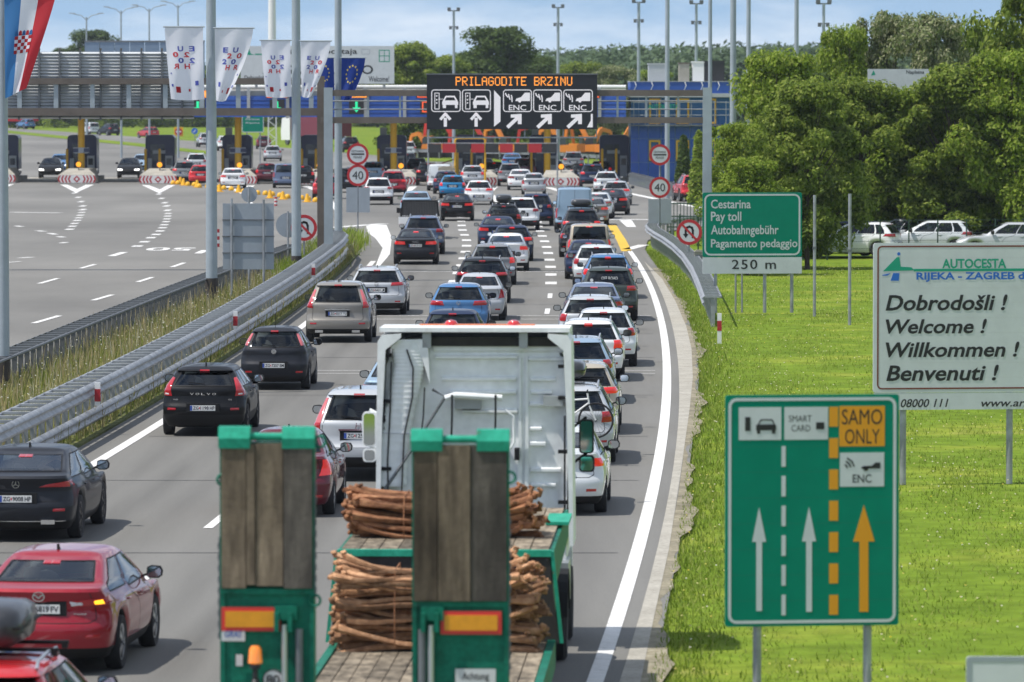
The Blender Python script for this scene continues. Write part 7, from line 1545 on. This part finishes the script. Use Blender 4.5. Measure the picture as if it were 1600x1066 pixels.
RT = [('feathery bright tree at the left end of the tree row',1212,84,80,240,TB),('bright low tree leaning over the side road',1152,196,50,228,TB),('broad green tree behind the toll sign',1262,128,88,226,TA),('green tree in front of the hidden billboard, left of it',1345,128,84,247,TA),('bushy green tree right of the hidden billboard',1492,108,96,246,TA),('large green tree above the welcome sign',1572,84,86,245,TB),('tall tree cut by the right edge',1630,-110,96,250,TA),('pale blossoming lime tree, left one of the pair',1385,24,62,288,TC),('pale blossoming lime tree, right one of the pair',1462,26,70,284,TC),('small blossoming lime tree near the right edge',1532,48,48,292,TC),('yellow-green tree left of the lime trees',1318,46,52,280,TB),('dark tree filling the row behind the bright trees',1262,118,78,262,TD),('dark tree behind the hidden billboard',1425,128,90,276,TD),('dark tree deep behind the welcome sign',1540,112,90,268,TD),('low leafy bush at the foot of the tree row',1168,250,62,219,TB),('tree overhanging the parked cars',1415,140,86,248,TB)]
for i, (lab, px, py, hw_, Y, tm) in enumerate(RT):
    x, z = top(px, py, Y); H0, R0_ = RCS[id(tm)]; kx = hw_*Y/F_PX/R0_; plant_tree('tree', lab, x, Y, tm, (kx, kx, z/H0), i*1.3, 'trees along the right side')
HB = tree_meshes(31, 4.0, 3.2, L_GREEN, 16000, low=.0, size=.12, clumps=70, trunk=.08)
for i, (px, py, hw_) in enumerate(((1150,292,50),(1230,270,75),(1325,262,80),(1420,268,80),(1510,262,80),(1590,258,70))):
    x, z = top(px, py, 258); k = hw_*1.25*258/F_PX/3.2; plant_tree('bush', 'leafy bush in the understorey behind the parked cars, %s from the left' % ('first','second','third','fourth','fifth','last')[i], x, 258, HB, (k, k*.5, z/4.0), i*2.1, 'understorey bushes under the trees', 'bush')
# conifer shrub by the office
def cone_shrub(label, px, base_y, wpx, top_y, m):
    Yb = gp(px, base_y)[1]; X, Z = pz(px, top_y, Yb); rng = np.random.default_rng(px); r = wpx/2*Yb/F_PX; cen = [(0,0,Z*t) for t in (.1,.25,.4,.55,.7,.85)]; rad = [(r*(1.05-t*.8), r*(1.05-t*.8), Z*.17) for t in (.1,.25,.4,.55,.7,.85)]
    t_ = thing('shrub', label, 'shrub', (X, Yb, 0)); link('crown', quads_mesh('crown', leaf_cloud(7000, cen, rad, .13, rng), m), t_); MB().cyl((0,0,-.1),(0,0,Z*.8),.08,.02).build('trunk', M_BARK, t_)
cone_shrub('dark conifer shrub in front of the blue office', 1068, 300, 34, 212, L_DARK); cone_shrub('bright leafy bush beside the gantry leg', 1092, 320, 40, 205, L_BRIGHT)
# trees behind the toll
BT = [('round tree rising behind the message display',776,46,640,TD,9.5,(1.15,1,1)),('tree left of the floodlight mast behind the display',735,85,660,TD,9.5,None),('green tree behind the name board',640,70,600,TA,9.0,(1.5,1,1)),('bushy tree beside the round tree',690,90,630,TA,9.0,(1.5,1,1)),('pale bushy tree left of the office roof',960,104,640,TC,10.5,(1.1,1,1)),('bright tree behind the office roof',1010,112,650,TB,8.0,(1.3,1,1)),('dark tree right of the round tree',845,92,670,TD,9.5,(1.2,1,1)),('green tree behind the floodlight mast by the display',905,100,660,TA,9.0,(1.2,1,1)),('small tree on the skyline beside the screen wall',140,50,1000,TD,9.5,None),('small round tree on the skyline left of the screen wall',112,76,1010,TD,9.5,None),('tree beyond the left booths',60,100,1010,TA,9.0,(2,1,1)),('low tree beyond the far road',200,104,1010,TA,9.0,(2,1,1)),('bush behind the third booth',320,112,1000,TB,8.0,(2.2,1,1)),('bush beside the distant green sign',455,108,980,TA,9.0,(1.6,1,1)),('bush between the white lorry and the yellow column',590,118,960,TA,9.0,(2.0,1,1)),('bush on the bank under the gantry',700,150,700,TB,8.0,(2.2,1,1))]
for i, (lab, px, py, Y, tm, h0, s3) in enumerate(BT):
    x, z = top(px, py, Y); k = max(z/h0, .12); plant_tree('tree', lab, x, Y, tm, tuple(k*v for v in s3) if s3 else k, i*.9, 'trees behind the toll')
# far wood on the ridge: reads as one mass
def ridge(px, lift=0):
    return float(np.interp(px, [-400,0,250,600,700,830,900,960,1020,1100,1180,1300,1700], [98,97,96,97,93,80,74,72,70,70,68,66,64]))+lift
rng = np.random.default_rng(5); N_ = 240000; cen, rad = [], []
for px in np.linspace(-60, 1660, 300):
    for row in range(4):
        Y = (800 if px > 640 else 1040)+row*70+rng.uniform(-20,20); ztop = pz(px, ridge(px)+(3-row)*7+rng.uniform(-3,5), Y)[1]; xx = pz(px+rng.uniform(-3,3), 100, Y)[0]; s = rng.uniform(2.0,3.6); cen.append((xx, Y, ztop-s*.8)); rad.append((s, s, s*.9)); cen.append((xx+rng.uniform(-2,2), Y-2, ztop-s*2)); rad.append((s*1.2, s, s*1.3)); cen.append((xx+rng.uniform(-2,2), Y-3, ztop-s*3.6)); rad.append((s*1.4, s, s*1.6))
wd = link('forest', quads_mesh('forest', leaf_cloud(N_, cen, rad, .55, rng), L_FAR_HAZED)); tag(wd, 'wooded ridge along the horizon', 'forest', None, 'stuff')
mb = MB(); hx = np.linspace(-200, 300, 60); mb.add([(x, 1035, -.1) for x in hx]+[(x, 1250, 6+1*math.sin(x*.02)) for x in hx]+[(x, 1700, 7+1*math.sin(x*.015)) for x in hx], [(i, i+1, 60+i+1, 60+i) for i in range(59)]+[(60+i, 61+i, 121+i, 120+i) for i in range(59)]); o_ = mb.build('hill', ramp_mat('hill_green', [(.3,(.03,.055,.02)),(.6,(.05,.08,.03)),(.8,(.07,.10,.04))], scale=.2, rough=.95), smooth=True); o_['kind'] = 'structure'
mb = MB(); hx = np.linspace(-900, 900, 90); mb.add([(x, 2600, -1) for x in hx]+[(x, 3400, 13+4*math.sin(x*.006+1)+2*math.sin(x*.017)) for x in hx]+[(x, 4200, -1) for x in hx], [(i, i+1, 90+i+1, 90+i) for i in range(89)]+[(90+i, 91+i, 181+i, 180+i) for i in range(89)]); o_ = mb.build('hill', ramp_mat('far_hill_hazed', [(.3,(.07,.11,.09)),(.7,(.10,.14,.12))], scale=.02, rough=1), smooth=True); o_['kind'] = 'structure'  # bluish hill colour has the distance haze painted in
for i, (px, py) in enumerate(((15,150),(95,160),(165,148),(235,158),(300,150),(352,160),(430,162),(505,165),(570,172),(632,170))):
    x, z = top(px, py, 950+i*3); plant_tree('bush', 'distant bush beyond the far road, %s from the left' % ('first','second','third','fourth','fifth','sixth','seventh','eighth','ninth','last')[i], x, 950+i*3, HB, (1.5, 1.0, z/4.0), i*1.7, 'bushes beyond the far road', 'bush')
# low scrub bank beyond the far road
cen, rad = [], []; rng = np.random.default_rng(9)
for px in np.linspace(-60, 700, 90): Y = 985+rng.uniform(-12,12); cen.append((pz(px,0,Y)[0], Y, rng.uniform(.6,2.2))); rad.append((rng.uniform(2,4), 2, rng.uniform(1,2.2)))
for px in np.linspace(620, 990, 60): Y = 640+rng.uniform(-6,6); cen.append((pz(px,0,Y)[0], Y, rng.uniform(.3,.7))); rad.append((rng.uniform(1,2), 1, rng.uniform(.5,.9)))
sb = link('undergrowth', quads_mesh('undergrowth', leaf_cloud(40000, cen, rad, .3, rng), L_GREEN)); tag(sb, 'low scrub along the far road', 'scrub', None, 'stuff')
# ------------------------------------------------------------------ grass
def blades(n, pts_fn, hmin, hmax, wd, rng, lean=.5):
    P = pts_fn(n); h = rng.uniform(hmin, hmax, n)[:,None]; a = rng.random(n)*6.283; d = np.stack([np.cos(a), np.sin(a), np.zeros(n)], 1); s = np.stack([-np.sin(a), np.cos(a), np.zeros(n)], 1); w_ = (wd*rng.uniform(.6,1.4,n))[:,None]; l = rng.uniform(.1,lean,n)[:,None]; up = np.array([0,0,1.])
    V = np.empty((n,4,3)); V[:,0] = P-s*w_; V[:,1] = P+s*w_; V[:,2] = P+up*h*.95+d*h*l+s*w_*.25; V[:,3] = P+up*h+d*h*l-s*w_*.25
    return V.reshape(-1,3)
G_MED = leaf_mat('median_grass', [(.13,.18,.03),(.22,.26,.05),(.33,.32,.10),(.48,.40,.20),(.14,.21,.03)], .4); G_LAWN = leaf_mat('lawn_grass', [(.125,.195,.018),(.17,.25,.026),(.22,.29,.04),(.31,.33,.09)], .4); G_DRY = leaf_mat('dry_stalks', [(.35,.28,.13),(.45,.37,.20),(.55,.52,.40)], .3)
rng = np.random.default_rng(21)
def med_pts(n):
    y = 48+(248-48)*rng.random(n)**1.05; u = rng.random(n); xl_ = np.array([xl(t) for t in np.linspace(40,252,60)]); xa_ = np.array([xa(max(t,100))-.3-(max(100-t,0))*.02 for t in np.linspace(40,252,60)]); yy = np.linspace(40,252,60); R0 = np.interp(y, yy, xl_)-1.05; L0 = np.interp(y, yy, xa_); x = L0+(R0-L0)*u; return np.stack([x, y, np.full(n, .05)], 1)
V = blades(46000, med_pts, .12, .5, .014, rng); o_ = link('grass', quads_mesh('grass', V, G_MED)); tag(o_, 'tall weedy grass growing in the median', 'grass', None, 'stuff')
V = blades(5000, med_pts, .45, .85, .012, rng, .3); o_ = link('grass', quads_mesh('grass', V, G_DRY)); tag(o_, 'dry pale stalks among the median weeds', 'grass', None, 'stuff')
def clump_pts(n):
    c = np.array([gp(*q) for q in ((560,385),(548,395),(530,400),(520,405),(505,425),(490,432),(470,440))]); k = rng.integers(0, len(c), n); return np.stack([c[k,0]-.4+rng.normal(size=n)*.35, c[k,1]+rng.normal(size=n)*3, np.full(n,.05)], 1)
V = blades(7000, clump_pts, .3, .8, .018, rng, .5); o_ = link('grass', quads_mesh('grass', V, L_BRIGHT)); tag(o_, 'lush green clumps at the end of the median', 'grass', None, 'stuff')
ge = np.array(grass_edge); GYs, GXs = ge[:14,1], ge[:14,0]; od = np.argsort(GYs); GYs, GXs = GYs[od], GXs[od]
LC = np.stack([rng.random(900), 56+(232-56)*rng.random(900)**.9], 1)
def lawn_pts(n):
    k = rng.integers(0, 900, n); u = np.clip(LC[k,0]+rng.normal(size=n)*.035, 0, 1); y = np.clip(LC[k,1]+rng.normal(size=n)*2.2, 52, 235); x0 = np.interp(y, GYs, GXs); x = x0+(y*.093-x0+.5)*u; return np.stack([x, y, np.full(n,-.06)], 1)
V = blades(60000, lawn_pts, .02, .085, .009, rng, 1.4); o_ = link('grass', quads_mesh('grass', V, G_LAWN)); tag(o_, 'short mown grass on the right verge', 'grass', None, 'stuff')
def edge_pts(n):
    y = 50+(200)*rng.random(n); x0 = np.interp(y, GYs, GXs); return np.stack([x0+np.abs(rng.normal(size=n))*.45-.03, y, np.full(n,-.05)], 1)
V = blades(16000, edge_pts, .03, .13, .012, rng, 1.0); o_ = link('grass', quads_mesh('grass', V, G_LAWN)); tag(o_, 'ragged weeds along the shoulder edge', 'grass', None, 'stuff')
def heads(P, r):
    n = len(P); V = np.empty((n,4,3)); a = rng.random(n)*6.283; u = np.stack([np.cos(a), np.sin(a)*.3, np.sin(a)*.6], 1)*r; w_ = np.stack([-np.sin(a), np.cos(a)*.3, np.cos(a)*.6], 1)*r
    V[:,0] = P-u; V[:,1] = P-w_; V[:,2] = P+u; V[:,3] = P+w_; return V.reshape(-1,3)
P = med_pts(1500); P[:,2] = rng.uniform(.25,.6,1500); o_ = link('flowers', quads_mesh('flowers', heads(P, .021), leaf_mat('white_flowers', [(.62,.62,.52),(.75,.74,.66),(.70,.62,.25)], .3))); tag(o_, 'white and yellow flower heads in the median weeds', 'flowers', None, 'stuff')
P = lawn_pts(1500); P[:,2] = rng.uniform(.02,.08,1500); o_ = link('flowers', quads_mesh('flowers', heads(P, .018), leaf_mat('lawn_flowers', [(.70,.62,.10),(.72,.70,.60),(.70,.55,.05)], .3))); tag(o_, 'tiny flowers sprinkled over the mown verge', 'flowers', None, 'stuff')
# ------------------------------------------------------------------ air between the road and the far woods
hz = MB().box(-700,700,-30,1900,-1.5,60).build('haze', mat('haze', (1,1,1)), fixn=True); hz['kind'] = 'stuff'; hz['label'] = 'faint summer haze over the motorway'; hz['category'] = 'haze'
hm = bpy.data.materials.new('haze_air'); hm.use_nodes = True; t_ = hm.node_tree; t_.nodes.remove(t_.nodes["Principled BSDF"]); pv = t_.nodes.new("ShaderNodeVolumePrincipled"); pv.inputs['Color'].default_value = (.80,.88,1,1); pv.inputs['Density'].default_value = .00008; pv.inputs['Anisotropy'].default_value = .2
t_.links.new(pv.outputs[0], t_.nodes["Material Output"].inputs['Volume']); hz.data.materials.clear(); hz.data.materials.append(hm)
